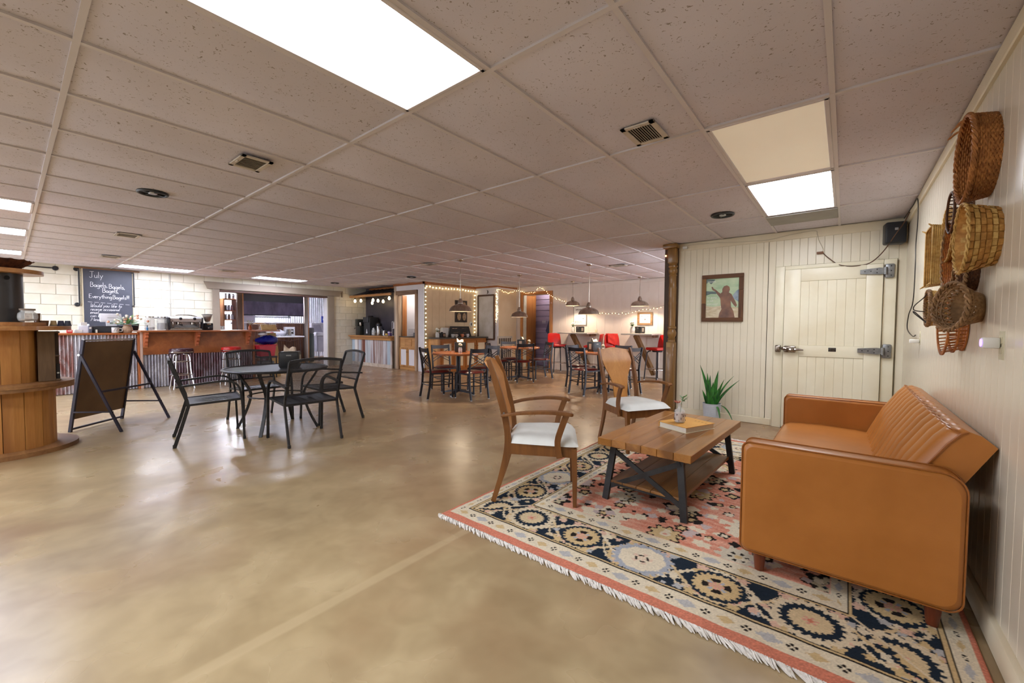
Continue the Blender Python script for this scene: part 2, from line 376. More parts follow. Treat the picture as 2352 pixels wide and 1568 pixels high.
# ---- turned post at the end of the cooler wall
po = struct_empty('trim_3')
M_POST = wood('oak_post', (158,118,62), (124,86,40), 'z', .35, 5, .2, (176,138,78))
MB().rbox(-2.055,-1.86,YD-.02,YD+.16,0,CEIL,.006,1).build('post_backing', wood('dark_post_board', (92,72,52), (66,48,34), 'z', .6, 6), po)
prof = [(.055,1.02),(.05,1.05),(.058,1.065),(.042,1.08),(.06,1.12),(.062,1.16),(.045,1.20),(.058,1.215),(.058,1.235),(.046,1.25),(.049,1.40),(.051,1.55),(.053,1.56),(.053,1.585),(.050,1.60),(.052,1.77),(.054,1.78),(.054,1.80),(.050,1.815),(.047,1.95),(.056,1.965),(.046,1.985),(.06,2.01),(.06,2.05),(.05,2.07),(.062,2.085),(.062,2.10),(.05,2.115),(.058,2.135)]
t_ = MB().lathe(prof, 20, (-1.925, YD-.055, 0)).build('turned_shaft', M_POST, po)
MB().rbox(-1.985,-1.865,YD-.115,YD-.02,.0,1.02,.012,2).build('post_base', M_POST, po)
MB().rbox(-1.985,-1.865,YD-.115,YD-.02,2.135,2.345,.012,2).build('post_block', M_POST, po)
MB().rbox(-2.05,-1.85,YD-.14,YD+.02,2.345,CEIL,.012,2).build('post_capital', M_POST, po)
MB().rbox(-1.972,-1.878,YD-.122,YD-.114,.12,.95,.006,2).build('post_panel', M_POST, po)

# ---- far wall, doorway, purple boards
wb = struct(MB().box(-7.45, -1.0, YB+.012, YB+.14, 2.16, CEIL+.03).build('wall_back', M_GROOVE, angle=0))
M_BACKW = mat('pale_board_paint', (226,214,206), .5, col2=(218,204,194), vs=2)
MB().box(-6.60, -1.0, YB+.012, YB+.14, 0, 2.16).build('wall_core', M_GROOVE, wb, angle=0)
MB().box(-8.6, -7.55, YB+.012, YB+.14, 0, CEIL+.03).build('wall_core', M_GROOVE, wb, angle=0)
x = -6.50
BP = .232
while x < -1.9:
    plank_y(x, x+BP, 0, 2.33, YB, wb, M_BACKW); x += BP
plank_y(-7.84, -7.655, 0, 2.33, YB, wb, M_BACKW)
plank_y(-7.655, -6.50, 2.26, 2.33, YB, wb, M_BACKW)
struct(MB().rbox(-7.84, -1.0, YB-.016, YB+.01, 2.325, CEIL, .004, 1).build('trim_4', M_BACKW))
struct(MB().rbox(-6.5, -1.9, YB-.018, YB+.01, 0, .16, .006, 1).build('baseboard_back', M_BACKW))
struct(MB().box(.5, .6, YD+.2, YB, 0, .3).build('wall_added_sill', M_BACKW, angle=0))      # sill of an unseen opening added beyond the cooler for daylight
M_ORW = wood('orange_pine', (196,132,66), (168,102,46), 'z', .4, 4, .15)
d2 = struct_empty('door_2')
MB().rbox(-7.655,-7.575,YB-.035,YB+.02,0,2.255,.006,1).build('door_casing', M_ORW, d2)
MB().rbox(-6.60,-6.505,YB-.035,YB+.02,0,2.255,.006,1).build('door_casing', M_ORW, d2)
MB().rbox(-7.655,-6.505,YB-.036,YB+.02,2.165,2.258,.006,1).build('door_casing', M_ORW, d2)
MB().rbox(-7.60,-7.575,YB+.02,YB+.62,0,2.165,.004,1).build('door_jamb', M_ORW, d2)
MB().rbox(-6.60,-6.575,YB+.02,YB+.16,0,2.165,.004,1).build('door_jamb', M_ORW, d2)
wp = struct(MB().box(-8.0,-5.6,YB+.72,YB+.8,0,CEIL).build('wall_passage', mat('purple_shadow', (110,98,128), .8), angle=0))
M_PURP = wood('purple_stained_boards', (152,136,162), (128,112,140), 'x', .55, 4, 0, (112,96,124), .08)
for k in range(14):
    MB().rbox(-8.0,-5.6,YB+.695,YB+.72,k*.172+.007,(k+1)*.172-.007,.005,1).build('passage_board', M_PURP, wp)
struct(MB().box(-8.05,-7.60,YB+.62,YB+.7,0,CEIL).build('wall_passage_left', M_ORW, angle=0))
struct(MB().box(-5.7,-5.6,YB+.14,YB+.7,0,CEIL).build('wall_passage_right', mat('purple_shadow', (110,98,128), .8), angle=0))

# ---- kiosk walls in the middle distance
YK, XK1, XK2, YK2 = 7.0, -8.70, -7.82, 8.95
M_TAN = mat('tan_panel_paint', (222,196,160), .6, col2=(212,184,148), vs=2)
M_WHITE = mat('white_wall_paint', (228,224,226), .5, col2=(218,214,216), vs=2)
M_ORTRIM = wood('orange_trim', (176,110,58), (146,84,42), 'x', .5, 5)
MK = struct(MB().box(XK1-.12, XK1, YK+.012, YK2, 0, CEIL).build('wall_kiosk_side', M_TAN, angle=0))
for k in range(8):
    ya = YK+.03+k*(YK2-YK-.03)/8; MB().rbox(-.006,.006,0,(YK2-YK-.03)/8-.003,0,CEIL-.08,.002,1).build('wall_panel', M_TAN, MK, (XK1+.003, ya, 0))
MF = struct(MB().box(-8.96, XK1, YK, YK+.12, 0, CEIL).build('wall_kiosk_front', M_WHITE, angle=0))
MB().box(-10.0, -8.96, YK, YK+.12, 2.2, CEIL).build('wall_over_opening', M_WHITE, MF, angle=0)
MB().box(-10.03, -9.93, YK-.01, YK+.12, 0, CEIL).build('corner_board', wood('grey_weathered_wood', (158,140,122), (112,94,80), 'z', .8, 6, 0, (178,164,150)), MF, angle=0)
struct(MB().rbox(XK1-.03, XK1+.03, YK-.03, YK2+.03, CEIL-.065, CEIL, .004, 1).build('trim_5', M_ORTRIM))
struct(MB().rbox(-10.05, XK1+.03, YK-.03, YK+.01, CEIL-.065, CEIL, .004, 1).build('trim_6', M_ORTRIM))
struct(MB().rbox(XK1-.04, XK1+.025, YK-.012, YK+.05, 0, .10, .004, 1).build('trim_7', mat('brown_corner_block', (110,74,44), .6)))
MK2 = struct(MB().box(XK1-.1, XK2, YK2, YB+.02, 0, CEIL).build('wall_kiosk_far', M_WHITE, angle=0))
MB().rbox(XK2-.004, XK2+.006, YK2+.06, YB-.02, 0, CEIL-.08, .002, 1).build('wall_panel', M_TAN, MK2)
struct(MB().rbox(XK1, XK2+.03, YK2-.03, YB, CEIL-.05, CEIL, .004, 1).build('trim_8', M_ORTRIM))

# ---- painted block wall with the kitchen opening
M_BLOCK = mat('cream_block_paint', (222,216,198), .5, col2=(212,204,182), vs=3, bump=.15, bs=60)
M_MORTAR = mat('painted_mortar', (206,198,178), .7)
OY0, OY1, OZ = 3.35, 6.13, 2.06                     # opening in the wall
wl = struct(MB().box(XB-.2, XB-.008, YF, OY0, 0, CEIL+.03).build('wall_left', M_MORTAR, angle=0))
MB().box(XB-.2, XB-.008, OY1, 7.55, 0, CEIL+.03).build('wall_core', M_MORTAR, wl, angle=0)
MB().box(XB-.2, XB-.008, OY0, OY1, OZ+.02, CEIL+.03).build('wall_core', M_MORTAR, wl, angle=0)
BL, BH = .4064, .2032
bme = MB().rbox(-.012, .006, .003, BL-.003, .003, BH-.003, .004, 1).mesh('block', M_BLOCK, 30)
for r in range(0, 12):
    z = r*BH-.02
    yy = -1.2-(BL/2 if r % 2 else 0)
    while yy < 7.5:
        a, b = yy, min(yy+BL, 7.5); yy += BL
        if z+BH < 0.9 and b < 6.2: continue
        segs = [(a, b)]
        if z+BH/2 < OZ+.1:
            segs = []
            if a < OY0: segs.append((a, min(b, OY0)))
            if b > OY1: segs.append((max(a, OY1), b))
        for a_, b_ in segs:
            if b_-a_ > .03: inst(bme, 'block', wl, (XB, a_, z), scale=(1, (b_-a_)/BL, 1))
kf = struct_empty('trim_9')
M_TAUPE = mat('taupe_frame_paint', (150,136,120), .5, col2=(140,126,110), vs=2)
MB().prism([(3.05,2.285),(6.57,2.285),(6.50,2.115),(3.12,2.115)], 'x', XB, XB+.06).build('opening_header', M_TAUPE, kf)
MB().rbox(XB,XB+.045,3.22,3.37,0,2.12,.004,1).build('opening_jamb', M_TAUPE, kf)
MB().rbox(XB,XB+.045,6.14,6.33,0,2.12,.004,1).build('opening_jamb', M_TAUPE, kf)
MB().rbox(XB-.22,XB,6.11,6.15,0,2.08,.004,1).build('opening_lining', M_WHITE, kf)
MB().rbox(XB-.22,XB+.01,3.37,6.14,2.055,2.10,.004,1).build('opening_lining', mat('brown_lining', (92,62,52), .6), kf)
MB().rbox(XB,XB+.03,6.57,6.62,2.10,2.29,.004,1).build('header_end', M_TAUPE, kf)
# kitchen room shell
M_KW = mat('kitchen_white_wall', (228,228,238), .5, col2=(214,214,230), vs=2)
struct(MB().box(-16.5,-16.3,1.5,9.5,0,CEIL+.03).build('wall_kitchen_back', M_KW, angle=0))
struct(MB().box(-16.4,XB-.2,8.2,8.35,0,CEIL+.03).build('wall_kitchen_right', M_KW, angle=0))
struct(MB().box(-16.4,XB-.2,1.6,1.75,0,CEIL+.03).build('wall_kitchen_left', M_KW, angle=0))
# black chalk wall at the back of the coffee alcove
YA = 7.42
struct(MB().box(XB-.1, -10.0, YA, YA+.1, 0, CEIL+.03).build('wall_alcove_back', mat('black_chalk_paint', (52,50,58), .38, col2=(66,62,70), vs=2), angle=0))
struct(MB().box(-8.95,-8.8,YK+.12,YA+1.2,0,CEIL).build('wall_booth_right', M_WHITE, angle=0))
struct(MB().box(-10.0,-9.9,YK+.12,YA+.9,0,CEIL).build('wall_booth_left', M_WHITE, angle=0))
struct(MB().box(-10.02,-8.8,YA+.9,YA+1.0,0,CEIL).build('wall_booth_back', M_WHITE, angle=0))

# ---- ceiling fixtures
M_LENS = None
def panel(i, j, lit, label):
    x1, x0 = GX-.6096*i, GX-.6096*(i+1); y0, y1 = GY+1.2192*j, GY+1.2192*(j+1)
    t = thing('ceiling_light', label, 'ceiling light', ((x0+x1)/2, (y0+y1)/2, CEIL), 0, 'fluorescent ceiling panels')
    hx, hy = .292, .597
    fr = MB()
    for a in ((-hx,hx,-hy,-hy+.022),(-hx,hx,hy-.022,hy),(-hx,-hx+.022,-hy,hy),(hx-.022,hx,-hy,hy)): fr.rbox(*a, -.006, .025, .003, 1)
    fr.build('frame', M_TEE, t)
    MB().rbox(-hx+.02,hx-.02,-hy+.02,hy-.02,.004,.012,.003,1).build('diffuser', (emitter('lit_diffuser', (242,246,255), PANEL) if i < 5 else emitter('lit_bar_diffuser', (228,234,255), BARP)) if lit else mat('dim_diffuser', (248,236,212), .4, col2=(244,230,204), vs=1.5, emit=.14), t)  # panels passed as not lit still get a weak glow of their own
    return t
panel(2,0,1,'large bright ceiling panel filling the top of the picture')
panel(0,2,0,'cream dim ceiling panel right before the lit one')
panel(0,3,1,'lit ceiling panel nearest the cooler door')
panel(10,-1,1,'upper one of the bright panels at the left picture edge')
panel(13,-1,1,'lower one of the two bright panels at the left picture edge')
panel(17,-1,1,'faint ceiling panel above the wooden disc of the drum')
panel(18,1,1,'narrow bright ceiling panel right of the chalkboard')
panel(18,3,1,'narrow bright ceiling panel above the kitchen opening')
# unseen panels over the hall behind the photographer, added for their light
for i, j in ((2,-2),(6,-2),(14,-3),(7,-3)):
    x = GX-.6096*(i+.5); y = GY+1.2192*(j+.5)
    t = tag(MB().rbox(-.28,.28,-.58,.58,-.01,.003,.003,1).build('ceiling_light', emitter('lit_diffuser', (242,246,255), PANEL), None, (x, y, CEIL)), 'unseen ceiling panel added over the hall behind the camera', 'ceiling light', 'fluorescent ceiling panels')
# kitchen tube light
t = thing('tube_light', 'bright tube light fixture on the kitchen ceiling', 'light', (-14.4, 4.9, CEIL))
MB().rbox(-.15,.15,-1.2,1.2,-.05,.03,.01,1).build('housing', M_WHITE, t)
MB().cyl((0,-1.15,-.065),(0,1.15,-.065),.03,10).build('tube', emitter('kitchen_tube', (240,244,255), 300), t)
# ================================================================ LOUNGE CORNER
# ---- rug
RX0, RX1, RY0, RY1 = -2.01, .435, 1.745, 4.95
def rug_colors(X, Y):
    n = X.shape; C = np.zeros(n+(3,))
    c = lambda r, g, b: np.array(srgb(r, g, b)[:3])
    coral, coral2, cream, navy, tan, pink, blue, dark = c(206,128,104), c(230,184,158), c(222,210,184), c(34,44,56), c(206,180,134), c(214,158,140), c(166,170,178), c(40,34,32)
    dx = np.minimum(X-RX0, RX1-X); dy = np.minimum(Y-RY0, RY1-Y)
    sx = np.interp(dx, [0,.025,.085,.39,.46,2], [0,.065,.17,.49,.615,2.2])
    side = sx < dy; d = np.where(side, sx, dy)
    # jagged hand-knotted edges
    jag = rng.normal(0, .0022, n); jag2 = .004*np.sign(np.sin(X*260))*(~side)+.004*np.sign(np.sin(Y*260))*side
    s = np.where(side, Y-(RY0+.31), X-(-1.518)); t = np.where(side, np.interp(dx, [.085,.39], [-.155,.155]), np.interp(dy, [.18,.49], [-.155,.155]))
    def put(mask, col): C[mask] = col
    fld = np.clip(.5+.5*np.sin(X*7+3*np.sin(Y*23))*np.sin(Y*61+2*np.sin(X*9)) + rng.normal(0, .25, n), 0, 1)
    C[:] = coral[None,None]*(1-fld[...,None]*.75)+coral2[None,None]*fld[...,None]*.75
    # field motifs
    k = np.floor((X+1.177)/.385+.5); l = np.floor((Y-2.42)/.37+.5)
    def flower(cx, cy, r, petals, phase=0.):
        th = np.arctan2(Y-cy, X-cx); rr = np.hypot(X-cx, Y-cy)
        return rr + jag*1.2, r*(1+.16*np.sign(np.sin(th*petals+phase))*np.abs(np.sin(th*petals+phase))**.5), th, rr
    for ii in range(-3, 6):
        for jj in range(0, 7):
            cx, cy = -1.177+.385*ii, 2.42+.37*jj
            if not (RX0+.4 < cx < RX1-.4 and cy < RY1-.5): continue
            typ = (ii+2*jj) % 4
            rr, rad, th, r0 = flower(cx, cy, [.125,.085,.10,.085][typ], [11,9,10,8][typ])
            if typ == 0: put(rr < rad, cream); put((r0 < .062) & (np.sin(th*8) > .1) & (r0 > .03), dark); put(r0 < .03, pink); put((r0>.045)&(r0<.055)&(np.sin(th*5)>.4), tan)
            elif typ == 1: put(rr < rad*1.14, dark); put(rr < rad*.96, tan); put((r0 < .03), cream); put(r0 < .012, pink)
            elif typ == 2: put(rr < rad, c(206,196,174)); put((np.abs(r0-.04) < .012) & (np.sin(th*6) > .2), dark); put(r0 < .02, tan)
            else: put(rr < rad*1.2, dark); put(rr < rad*.78, c(196,182,150)); put((np.abs(r0-.03) < .01) & (np.sin(th*5) > 0), navy); put(r0 < .016, pink)
    prng = np.random.default_rng(11)
    def spot(cx, cy, r, pet, ph, layers, only=None):
        i0, i1 = np.searchsorted(X[:, 0], [cx-.08, cx+.08]); j0, j1 = np.searchsorted(Y[0], [cy-.08, cy+.08]); sl = (slice(i0, i1), slice(j0, j1))
        if i1 <= i0 or j1 <= j0: return
        th = np.arctan2(Y[sl]-cy, X[sl]-cx); r0 = np.hypot(X[sl]-cx, Y[sl]-cy)+jag[sl]; rad = r*(1+.2*np.sin(th*pet+ph))
        for k_, col in layers:
            m_ = r0 < rad*k_
            if only is not None: m_ &= only[sl]
            C[sl][m_] = col
    for q in range(420):
        cx, cy = prng.uniform(RX0+.45, RX1-.45), prng.uniform(RY0+.63, RY1-.63); r = prng.uniform(.016, .04); typ = prng.integers(0, 5)
        spot(cx, cy, r, prng.integers(3, 7), prng.uniform(0, 6), [[(1., cream)], [(1., cream)], [(1.25, dark), (.7, tan)], [(.9, dark)], [(1., blue*.6+coral2*.4)]][typ])
    # border bands
    b1 = d < .615; put(b1, cream); put((d > .605) & b1, coral2)
    # minor border motifs
    for lo, hi in ((.07,.165), (.505,.6)):
        band = (d > lo) & (d < hi); mid = np.where(side, np.interp((lo+hi)/2, [0,.065,.17,.49,.615], [0,.025,.085,.39,.46]), (lo+hi)/2)
        dd = np.where(side, dx, dy); ph = np.mod(s, .155)-.0775; q = np.floor(s/.155); tt = dd-mid; wd = np.where(side, .5, 1.0)
        rr = np.hypot(ph, tt/wd)
        put(band & (np.abs(ph)/1.6+np.abs(tt/wd) < .030+jag) & (np.mod(q, 2) == 0), blue*.75+cream*.25)
        put(band & (np.abs(ph)/1.4+np.abs(tt/wd) < .026+jag) & (np.mod(q, 2) == 1), tan)
        ph2 = np.mod(s+.0775, .155)-.0775; r2 = np.hypot(ph2, tt/wd)
        put(band & (r2 < .019) & (r2 > .006) & (np.sin(4*np.arctan2(tt, ph2)+1) > -.3), dark)
    navyb = (d > .17) & (d < .49); put((d > .172) & (d < .180), dark); put((d >= .180) & (d < .193), tan); put((d > .193) & (d < .200), dark)
    put((d >= .490) & (d < .498), dark); put((d > .477) & (d <= .490), tan)
    ins = (d > .198) & (d < .478); put(ins, navy)
    # vines and scrolls
    per = .72
    def band_line(f, wd_, col):
        put(ins & (np.abs(t-f+jag2) < wd_), col)
    band_line(.125*np.cos(2*pi*s/per+pi), .015, cream*.8+tan*.2); band_line(.125*np.cos(2*pi*s/per), .013, tan*.8+cream*.2)
    band_line(.10*np.sin(4*pi*s/per+.7), .010, cream*.7+tan*.3)
    # curled leaves
    for sg in (-1, 1):
        ph = np.mod(s-.18*(1 if sg > 0 else -1), per)-per/2
        for qd in (-1, 1):
            ex, ey = ph-qd*.13, t-sg*.055*qd; ang = np.arctan2(ey, ex); r_ = np.hypot(ex, ey*1.15)
            put(ins & (np.abs(r_-.062+jag*2) < .019+.006*np.sign(np.sin(ang*13))) & (np.cos(ang-sg*1.2) > -.2), cream*.55+tan*.35+pink*.1)
            put(ins & (np.abs(r_-.060) < .005) & (np.cos(ang-sg*1.2) > .1), pink)
    for sh in (.09, .27, .45, .63):
        ph = np.mod(s-sh+per/2, per)-per/2
        for tv, col in ((.12, pink*.6+cream*.4), (-.115, tan), (.02, cream*.8+blue*.2)):
            th = np.arctan2(t-tv, ph); r_ = np.hypot(ph, t-tv)
            put(ins & (r_+jag < .026*(1+.25*np.sin(5*th))), col)
    for q in range(620):
        if prng.random() < .5: cx, cy = prng.uniform(RX0, RX1), prng.choice([RY0+.19, RY1-.49])+prng.uniform(0, .30)
        else: cx, cy = prng.choice([RX0+.09, RX1-.39])+prng.uniform(0, .30), prng.uniform(RY0, RY1)
        spot(cx, cy, prng.uniform(.012, .026), prng.integers(3, 6), prng.uniform(0, 6), [[(1., cream)], [(1., tan)], [(1., tan*.6+cream*.4)], [(1., pink*.6+cream*.4)], [(1., blue*.8+cream*.2)]][prng.integers(0, 5)], ins)
    # palmettes
    q = np.floor(s/.36+.5); ph = s-q*.36; th = np.arctan2(t, ph); r0 = np.hypot(ph, t*1.05); rr = r0+jag
    ser = 1+.055*np.sign(np.sin(th*21)); m0 = np.mod(q, 4) == 0; m1 = np.mod(q, 2) == 1; m2 = np.mod(q, 4) == 2
    put(ins & m0 & (rr < .145*ser), cream*.75+tan*.25); put(ins & m0 & (rr < .112*ser), navy); put(ins & m0 & (rr < .078*ser), tan*.7+cream*.3); put(ins & m0 & (r0 < .03) & (np.sin(th*6) > 0), pink); put(ins & m0 & (r0 < .012), coral)
    put(ins & m1 & (rr < .125*(1+.03*np.sin(th*16))), navy); put(ins & m1 & (rr < .103*ser), tan); put(ins & m1 & (np.abs(r0-.048) < .016) & (np.sin(th*4+.6) > -.1), dark); put(ins & m1 & (r0 < .034) & (np.sin(th*7) > -.4), pink); put(ins & m1 & (np.abs(r0-.04) < .012) & (np.sin(th*4+.6) < -.75), blue)
    put(ins & m2 & (rr < .150*ser), blue); put(ins & m2 & (rr < .118*(1+.04*np.sin(th*9))), cream); put(ins & m2 & (r0 < .055) & (np.sin(th*5+.4) > .2), pink*.4+cream*.6); put(ins & m2 & (np.abs(r0-.03) < .006) & (np.sin(th*4) > -.5), dark)
    # mitred corner seams
    put((np.abs(sx-dy) < .008) & (d > .20) & (d < .48), cream*.7+tan*.3)
    ed = d < .065; put(ed, coral); C[ed] = C[ed]*(1+rng.normal(0, .10, n)[ed][:, None])
    wear = 1+.07*rng.normal(0, 1, n); C *= wear[..., None]
    return np.clip(C, 0, 1)
def make_rug():
    st = .005; nx, ny = int((RX1-RX0)/st)+1, int((RY1-RY0)/st)+1
    xs = np.linspace(RX0, RX1, nx); ys = np.linspace(RY0, RY1, ny); X, Y = np.meshgrid(xs, ys, indexing='ij')
    Cc = rug_colors(X, Y); Z = .011+.0012*np.sin(X*31)*np.sin(Y*27)+rng.normal(0, .0005, X.shape); Z[0,:] = Z[-1,:] = .001; Z[:,0] = Z[:,-1] = .001
    V = np.stack([X, Y, Z], -1).reshape(-1, 3); I = np.arange(nx*ny).reshape(nx, ny)
    F = np.stack([I[:-1,:-1], I[1:,:-1], I[1:,1:], I[:-1,1:]], -1).reshape(-1, 4)
    me = bpy.data.meshes.new('rug'); me.vertices.add(len(V)); me.vertices.foreach_set('co', V.ravel().astype(np.float32))
    me.loops.add(F.size); me.loops.foreach_set('vertex_index', F.ravel().astype(np.int32)); me.polygons.add(len(F)); me.polygons.foreach_set('loop_start', (np.arange(len(F))*4).astype(np.int32))
    me.update(calc_edges=True)
    at = me.color_attributes.new('knots', 'FLOAT_COLOR', 'POINT'); rgba = np.ones((len(V), 4), np.float32); rgba[:, :3] = Cc.reshape(-1, 3); at.data.foreach_set('color', rgba.ravel())
    m, nt, p = nodes('rug_pile'); a = nt.nodes.new('ShaderNodeAttribute'); a.attribute_name = 'knots'
    f_ = noise(nt, mapped(nt, (1,3,1)), 420, 2, .6); nt.links.new(mixc(nt, .35, a.outputs['Color'], ramp(nt, f_, .3, .75, (1.15,1.15,1.15,1), (.72,.7,.68,1)), 'MULTIPLY'), p.inputs['Base Color'])
    p.inputs['Roughness'].default_value = .95; p.inputs['Specular IOR Level'].default_value = .1; bumpit(nt, p, f_, .4, .004); me.materials.append(m); me.shade_smooth()
    return me
rug = thing('rug', 'oriental rug with coral field, navy scroll border and white fringe', 'rug', (0,0,0))
o = bpy.data.objects.new('pile', make_rug()); COL.objects.link(o); o.parent = rug
fr = MB()
for yy, sg in ((RY0, -1), (RY1, 1)):
    x = RX0
    while x < RX1:
        l = random.uniform(.03, .055); a = random.uniform(.2, .9)*1; b = random.uniform(.006, .014)
        fr.tube([(x, yy+.004, .008), (x+l*.35*a, yy+sg*.012, b+.004), (x+l*a, yy+sg*l*.6, b), (x+l*(a+.25), yy+sg*l*.75, .003)], [.0042,.005,.0045,.0015], 5)
        x += random.uniform(.0055, .0095)
stuff(fr.build('fringe', mat('white_fringe_yarn', (236,232,226), .9, col2=(212,206,198), vs=60), rug))

# ---- sofa
M_LEA = mat('caramel_leather', (176,112,50), .36, col2=(164,102,42), vs=4, bump=.06, bs=130, spec=.45)
M_PIPE = mat('dark_leather_piping', (156,94,38), .4, col2=(140,82,32), vs=10)
M_LEG = wood('red_brown_leg', (118,54,26), (92,38,18), 'z', .35, 8, .2)
SF = thing('sofa', 'caramel leather sofa with channelled back against the cream wall', 'sofa', (0, 2.32, .002))
def arm_prof(x0, x1, z0, z1, rs):
    p = []
    for (cx, cz, a0), r in zip(((x1,z1,0),(x0,z1,90),(x0,z0,180),(x1,z0,270)), rs):
        ox = cx-r if a0 in (0, 270) else cx+r; oz = cz-r if a0 in (0, 90) else cz+r
        p += arc(ox, oz, r, a0, a0+90, 6)
    return p
AP = arm_prof(-.385, .388, .105, .655, (.075,.035,.035,.05))
def arm(y0, y1):
    mb = MB(); b = .018; n = len(AP); cx, cz = 0., .38
    rings = []
    for yy, k in ((y0, b), (y0+b*.3, b*.3), (y0+b, 0), (y1-b, 0), (y1-b*.3, b*.3), (y1, b)):
        rings.append([(x-(k if x > 0 else -k), yy, z-(k if z > cz else -k)) for x, z in AP])
    vs = sum(rings, []); fs = []
    for i in range(5):
        for k in range(n): l = (k+1) % n; fs.append((i*n+k, i*n+l, (i+1)*n+l, (i+1)*n+k))
    fs += [tuple(range(n)), tuple(range(6*n-1, 5*n-1, -1))]
    a = mb.add(vs, fs).build('arm', M_LEA, SF, angle=50)
    for yy in (y0+.010, y1-.010):
        MB().tube([(x*1.004, yy, cz+(z-cz)*1.004) for x, z in AP], .0036, 6, closed=True).build('piping', M_PIPE, a)
arm(.0, .125); arm(1.845, 1.97)
# seat
sp = [(-.375,.17),(-.39,.22),(-.392,.36),(-.375,.415),(-.33,.435),(-.1,.445),(.12,.435),(.25,.42),(.25,.17)]
def seat_fn(u, v):
    k = u*(len(sp)-1); i = min(int(k), len(sp)-2); f_ = k-i; x = sp[i][0]*(1-f_)+sp[i+1][0]*f_; z = sp[i][1]*(1-f_)+sp[i+1][1]*f_
    yy = .128+v*1.715; puff = .014*math.sin(pi*min(1, max(0, v)))*(1 if z > .38 else 0)
    return (x, yy, z+puff)
MB().grid(seat_fn, 34, 26).build('seat_cushion', M_LEA, SF, angle=60)
MB().box(-.36,.2,.13,1.84,.13,.18).build('seat_base', M_LEA, SF)
MB().tube([(-.384, .13+1.71*k/20, .405) for k in range(21)], .005, 6).build('piping', M_PIPE, SF)
# reclined back in two sections, each with vertical channels
ux, uz = .465, .885; nx_, nz_ = -.885, .465
def back_sec(y0, y1, nch=7):
    L_ = .47; T = .125; bx, bz = .482-ux*.50, .757-uz*.50
    def fn(u, v):
        # v across the width, u around: rear bottom -> rear top -> front top -> front bottom
        yy = y0+(y1-y0)*v; edge = min(v, 1-v)*(y1-y0)
        ch = abs(math.sin(pi*nch*v))**.55; pf = .026*ch
        path = [(0, 0), (.5, 0), (.50+.0, 0), (.505, .02), (.515, T*.5), (.51, T*.9), (.49, T+.004), (.43, T+.016), (.28, T+.024), (.13, T+.012), (0.0, T)]
        k = u*(len(path)-1); i = min(int(k), len(path)-2); f_ = k-i; a = path[i][0]*(1-f_)+path[i+1][0]*f_; b = path[i][1]*(1-f_)+path[i+1][1]*f_
        if b > T*.8: b += pf*(1 if b > T else .5)-.008
        e = max(0, 1-edge/.016); b = b*(1-.1*e*e)
        return (bx+ux*a+nx_*b, yy, bz+uz*a+nz_*b)
    o = MB().grid(fn, 41, nch*8+1).build('back_section', M_LEA, SF, angle=60)
    for v in (0, 1):
        pts = [fn(u/40, v) for u in range(41)]
        MB().add(pts, [tuple(range(41))]).build('back_end_panel', M_LEA, o)
        MB().tube([Vector(fn(u, v))+Vector((0, -.002 if v == 0 else .002, 0)) for u in [k/40 for k in range(21, 41)]], .005, 6).build('piping', M_PIPE, o)
    MB().tube([fn(.60, k/60) for k in range(61)], .0045, 6).build('piping', M_PIPE, o)
    bt = MB()
    for k in range(1, nch, 2): p = Vector(fn(.83, k/nch)); bt.ball(p+Vector((nx_, 0, nz_))*.002, .011, 6)
    bt.build('button', M_PIPE, o)
back_sec(.13, .985); back_sec(.99, 1.842)
for lx, ly in ((-.304,.045), (.312,.055), (-.304,1.93), (.312,1.93)):
    MB().lathe([(.020,.011 if True else 0),(.031,.115)], 14, (lx, ly, 0)).build('leg', M_LEG, SF)

# ---- coffee table
CT = thing('coffee_table', 'plank coffee table with black crossed metal legs on the rug', 'coffee table', (-.995, 3.225, .0135), R(-2.2))
M_TOP = wood('honey_plank', (176,122,62), (140,90,40), 'y', .28, 5, .25, (116,74,36), .07)
M_SHELF = wood('shelf_plank', (160,112,58), (126,84,40), 'y', .4, 5, .1, (104,68,34), .06)
M_BLK = mat('black_metal', (38,38,40), .45, .3, col2=(52,52,54), vs=12)
for k in range(6):
    x0 = -.318+.636*k/6; MB().rbox(x0+.0008, x0+.106-.0008, -.625, .625, .388, .438, .003, 1).build('top_plank', M_TOP, CT)
for k in range(5):
    x0 = -.25+.5*k/5; MB().rbox(x0+.001, x0+.1-.001, -.575, .575, .115, .140, .002, 1).build('shelf_plank', M_SHELF, CT)
for sy in (-1, 1):
    for sx in (-1, 1):
        MB().beam((sx*.228, sy*.545, .39), (sx*.272, sy*.582, .0), .042, .026, (0, sy, 0)).build('leg', M_BLK, CT)
    MB().beam((-.235, sy*.552, .355), (.262, sy*.578, .085), .012, .032, (0,0,1)).build('cross_brace', M_BLK, CT)
    MB().beam((.235, sy*.560, .355), (-.262, sy*.570, .085), .012, .032, (0,0,1)).build('cross_brace', M_BLK, CT)
    MB().beam((-.24, sy*.565, .118), (.24, sy*.565, .118), .03, .012).build('shelf_rail', M_BLK, CT)

